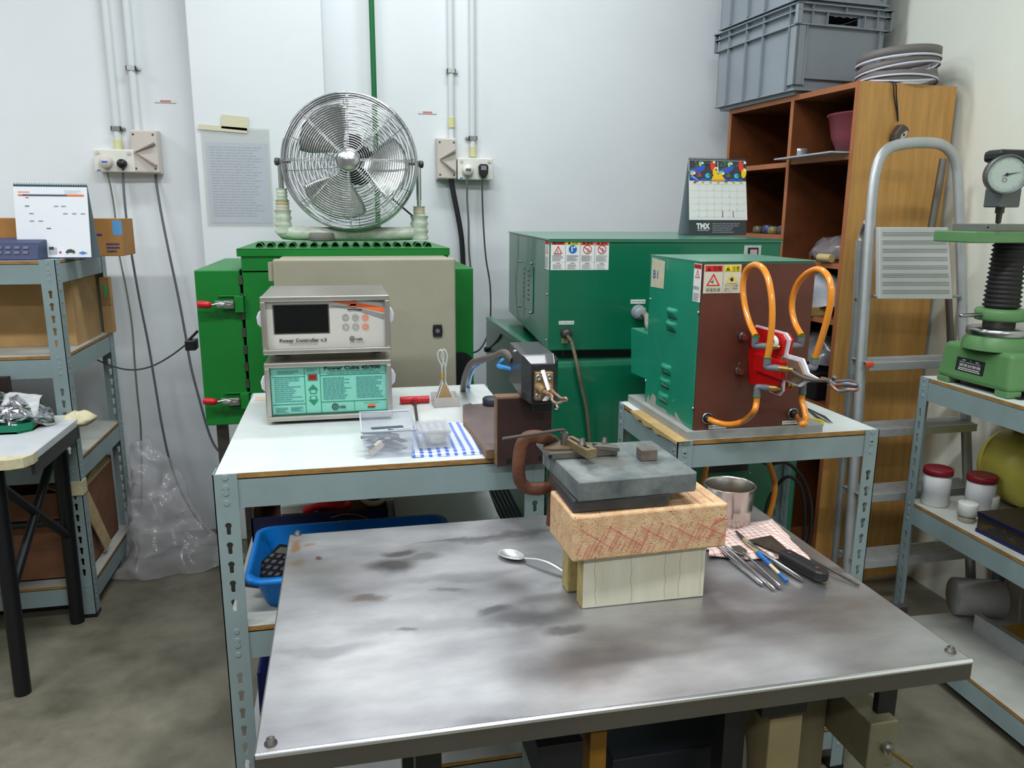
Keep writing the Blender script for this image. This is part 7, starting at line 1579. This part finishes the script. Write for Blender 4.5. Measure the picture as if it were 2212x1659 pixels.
mb = MB(); mb.cyl(t0_, t1_, .0062, n=14)
mb.build('screw', rs, G)
mb = MB(); 
for k in range(26): p = t0_+(t1_-t0_)*(.0+.03*k+.22); mb.lathe([(.006, -.0008), (.007, 0), (.006, .0008)], p, (t1_-t0_), 12)
mb.build('screw_thread', rs, G, kind='stuff')
MB().cyl(PY(1184, 1118, yk), PY(1206, 1158, yk-.004), .0026, n=10).ball(PY(1206, 1158, yk-.004), .0034, 8).build('tommy_bar', dark_steel, G)
c = PZ(1203, 968, jz2); MB().prism([(c.x-.024, c.y-.004), (c.x-.005, c.y-.013), (c.x+.018, c.y-.014), (c.x+.024, c.y), (c.x+.012, c.y+.014), (c.x-.010, c.y+.010)], (0, 0, jz2+.0025), X, Y_, .0024).build('packing_shim', mat('shim_brown', (112, 92, 70), .55, .4), label='thin brown packing shim under the clamp tip', cat='shim')
# ================================================================= SPOON, MUG, CLOTH, TOOLS
sb = PZ(1106, 1206, TZ); se = PZ(1222, 1246, TZ)
R = thing('spoon', 'steel spoon lying left of the white wood block', 'spoon', (sb.x, sb.y, TZ))
dd_ = (se-sb).normalized(); ag = math.atan2(dd_.y, dd_.x)
def spf(u_, v_):
    a = 2*pi*u_; r = v_; lx, ly = .026*r*cos(a), .0165*r*sin(a)*(1-.15*cos(a)); z_ = .0065*r*r+.0022
    return (sb.x+lx*cos(ag)-ly*sin(ag), sb.y+lx*sin(ag)+ly*cos(ag), TZ+z_-.001)
MB().grid(spf, 28, 8).build('spoon_bowl', mat('spoon_steel', (222, 222, 222), .36, .75), R, solid=.0012)
h = []; 
for k in range(13): t_ = k/12; p = sb+dd_*(.025+t_*.115); h.append((p, .0075+.009*sin(pi*min(1, t_*1.25))*(1 if t_ < .8 else 1)-.004*t_, .0028+.0045*t_))
nn_ = Vector((-dd_.y, dd_.x, 0)); vs = []
for p, z_, w_ in h: vs += [p-nn_*w_+Z*z_, p+Z*(z_+.0014), p+nn_*w_+Z*z_, p+Z*(z_-.001)]
MB().add(vs, [(i*4+k, i*4+(k+1) % 4, i*4+4+(k+1) % 4, i*4+4+k) for i in range(12) for k in range(4)]+[(0, 1, 2, 3), (48, 49, 50, 51)], 0, True).build('spoon_handle', MATS['spoon_steel'], R)
mcx, mcy = PY(1573, 1100, 1.235).x, 1.235; mr = .046; mh = PY(1573, 1046, 1.235).z-TZ
R = thing('steel_mug', 'open stainless steel mug of brown liquid behind the brick', 'mug', (mcx, mcy, T0))
MB().lathe([(0, 0), (mr*.84, 0), (mr*.88, .003), (mr*.93, mh*.5), (mr*.985, mh*.97), (mr*1.02, mh*.985), (mr*1.02, mh), (mr*.985, mh), (mr*.96, mh*.96), (mr*.90, mh*.5), (mr*.85, .006), (0, .005)], (mcx, mcy, T0), Z, 48).build('mug_body', mat('mug_steel', (186, 182, 178), .22, 1), R)
MB().lathe([(0, mh*.66), (mr*.93, mh*.66)], (mcx, mcy, T0), Z, 40).build('liquid', mat('brown_liquid', (70, 54, 26), .7, spec=.1), R)
# red checked cloth
gr = gingham('red_gingham', (222, 206, 196), (190, 86, 96), 1/.011, 1/.011, .22, weak=1)
cl = [(1527, 1168), (1545, 1150), (1600, 1128), (1667, 1122), (1758, 1190), (1752, 1206), (1700, 1218), (1600, 1214), (1545, 1212), (1526, 1190)]
p00, p10, p11, p01 = PZ(1530, 1208, TZ), PZ(1750, 1212, TZ), PZ(1668, 1123, TZ), PZ(1528, 1150, TZ)
def rcf(u_, v_):
    p = p00*(1-u_)*(1-v_)+p10*u_*(1-v_)+p11*u_*v_+p01*(1-u_)*v_
    ed = min(u_, 1-u_, v_, 1-v_); n_ = noise.noise(Vector((u_*5, v_*5, 2)))
    w_ = Vector((noise.noise(Vector((u_*4, v_*4, 7))), noise.noise(Vector((u_*4, v_*4, 17))), 0))*.010
    return Vector((p.x+w_.x, p.y+w_.y, TZ+.002+min(1, ed*9)*(.0055+.004*n_)+(.007*max(0, 1-u_*4)*(.5+.5*sin(v_*14)))))
MB().grid(rcf, 60, 40).build('red_cloth', gr, label='crumpled red and white checked cloth under the tools', cat='cloth', solid=.0015, origin=(p00.x, p00.y, TZ))
def rod(nm, label, A, B_, r, m, zA=.008, zB=.004, cat='tool', n=14, extra=None, group=None):
    a = PZ(*A, TZ+zA); b = PZ(*B_, TZ+zB); R = thing(nm, label, cat, (a.x, a.y, TZ), 0, group)
    MB().tube([a, a+(b-a)*.06, b-(b-a)*.06, b], [r*.6, r, r, r*.7], n).build('shaft', m, R); return a, b, R
rod('steel_tube', 'leftmost bright metal rod lying partly on the red cloth', (1548, 1177), (1647, 1262), .0033, chrome_m, .013, .0045)
rod('steel_tube', 'bright metal rod lying against the flat spatula', (1566, 1180), (1672, 1272), .0033, chrome_m, .013, .0045)
a, b, R = rod('steel_tube', 'bright metal rod between the blue taped knife and scraper', (1612, 1170), (1733, 1252), .0034, chrome_m, .015, .0045)
a, b = PZ(1600, 1188, TZ+.013), PZ(1686, 1268, TZ+.005)
R = thing('spatula', 'small steel spatula with paddle blade among the rods', 'tool', (a.x, a.y, TZ)); d = (b-a).normalized(); n_ = Vector((-d.y, d.x, 0)).normalized()
hd = PZ(1592, 1182, TZ+.014)
MB().tube([a+d*.008, b-d*.03, b], [.0018, .003, .0042, .0034], 10, sub=3).build('spatula_handle', steel_m, R)
MB().prism([(-.006, -.008), (.012, -.012), (.024, -.004), (.024, .004), (.012, .012), (-.006, .009)], hd, d, n_, .0018).build('spatula_blade', steel_m, R, bevel=.0005)
a, b = PZ(1590, 1148, TZ+.014), PZ(1700, 1256, TZ+.005); R = thing('taped_knife', 'thin knife wrapped in blue and cream tape', 'tool', (a.x, a.y, TZ)); d = b-a
MB().tube([a, a+d*.12, a+d*.2], [.002, .0035, .004], 8).build('knife_blade', dark_steel, R)
MB().tube([a+d*.18, a+d*.46], .0042, 10).build('cream_wrap', mat('wrap_olive', (152, 138, 92), .6), R); MB().tube([a+d*.46, a+d*.70], .0036, 10).build('blue_wrap', mat('wrap_blue', (24, 104, 180), .5), R)
MB().tube([a+d*.70, a+d*.87], .0030, 10).build('cream_wrap', mat('wrap_cream', (214, 200, 170), .6), R); MB().tube([a+d*.87, b], .0028, 10).build('blue_wrap', MATS['wrap_blue'], R)
R = thing('scraper', 'flat scraper with chunky black handle, blade on red cloth', 'tool', PZ(1740, 1225, TZ))
a, b = PZ(1690, 1197, TZ+.012), PZ(1786, 1252, TZ+.010); d = (b-a); d.z = 0; Ls = d.length; d.normalize(); n_ = Vector((-d.y, d.x, 0))
MB().prism([(0, -.009), (.006, -.013), (Ls-.012, -.013), (Ls-.002, -.007), (Ls, 0), (Ls-.002, .007), (Ls-.012, .013), (.006, .013), (0, .009)], Vector((a.x, a.y, TZ+.021)), d, n_, .0165).build('scraper_handle', mat('rubber_black', (32, 30, 34), .45), R, bevel=.004, seg=3)
for t_ in (.16, .78): MB().cyl(Vector((a.x, a.y, TZ+.0208))+d*Ls*t_, Vector((a.x, a.y, TZ+.0214))+d*Ls*t_, .003, n=12).build('rivet', mat('rivet_copper', (140, 74, 40), .5, .5), R)
bd = [PZ(1616, 1166, TZ+.014), PZ(1665, 1156, TZ+.014), PZ(1700, 1185, TZ+.014), PZ(1688, 1196, TZ+.014)]
MB().add(bd+[p-Z*.0012 for p in bd], [(3, 2, 1, 0), (4, 5, 6, 7), (0, 1, 5, 4), (1, 2, 6, 5), (2, 3, 7, 6), (3, 0, 4, 7)]).build('scraper_blade', mat('blade_dull', (96, 86, 76), .4, .8, var=.2, vs=40), R, recalc=True)
rod('needle_file', 'thin round file at the right edge of the steel table', (1752, 1207), (1856, 1264), .0022, dark_steel, .009, .003)
# ---- pencils on the small bench
for (lab, A, B_, m_, r) in (('yellow and black pencil on the small bench behind orange hose', (1744, 903), (1778, 910), mat('pencil_yellow', (206, 186, 40), .4), .0034), ('olive yellow pencil lying nearest the small bench edge', (1744, 908), (1779, 916), mat('pencil_olive', (186, 174, 60), .4), .0034), ('purple pen between two pencils on the small bench', (1745, 911), (1772, 915), mat('pen_purple', (120, 90, 150), .4), .003)):
    a, b = PZ(*A, HB+.004), PZ(*B_, HB+.004); tagc(MB().tube([a, b], r, 6).build('pencil', m_), lab, 'pencil', 'pencils on the small bench')
a, b = PZ(1740, 880, HB+.003), PZ(1796, 914, HB+.003); d = b-a; n_ = Vector((-d.y, d.x, 0)).normalized()
R = thing('tweezers', 'steel tweezers lying on the small bench beside the pencils', 'tweezers', (a.x, a.y, HB))
for s in (-1, 1): MB().add([a-n_*.001, a+n_*.001, a+d*.6+n_*s*.009+n_*.003, b+n_*s*.003, a+d*.6+n_*s*.009-n_*.003], [(0, 1, 2, 3, 4)]).build('arm', dark_steel, R, solid=.0015)
a = PZ(1745, 915, HB+.004); MB().tube([a, a+Vector((.012, -.002, 0))], .0038, 10).build('red_stub', red_m, label='small red plastic stub at the foot of the orange hose', cat='stub')
# hoses and cables under the small bench
for k, (lab, pts, y) in enumerate((('orange hose hanging under left side of small bench', [(1528, 995), (1522, 1030), (1518, 1080), (1520, 1140)], 1.60), ('orange hose curving under the small bench behind the mug', [(1655, 985), (1668, 1020), (1674, 1050), (1668, 1090), (1655, 1130), (1640, 1180)], 1.62))):
    tagc(MB().tube([PY(a_, b_, y) for a_, b_ in pts], .0068, 10, sub=5).build('water_hose', hose), lab, 'hose')
for k, (lab, pts, y) in enumerate((('black cable looping right of the orange hose', [(1636, 990), (1660, 1003), (1700, 1000), (1735, 1035), (1752, 1090), (1750, 1150), (1740, 1190)], 1.66), ('second black cable looping inside the first one', [(1650, 1120), (1665, 1070), (1700, 1030), (1728, 1050), (1738, 1100), (1736, 1160), (1730, 1210)], 1.70))):
    tagc(MB().tube([PY(a_, b_, y) for a_, b_ in pts], .0045, 8, sub=6).build('cable', cable_m), lab)
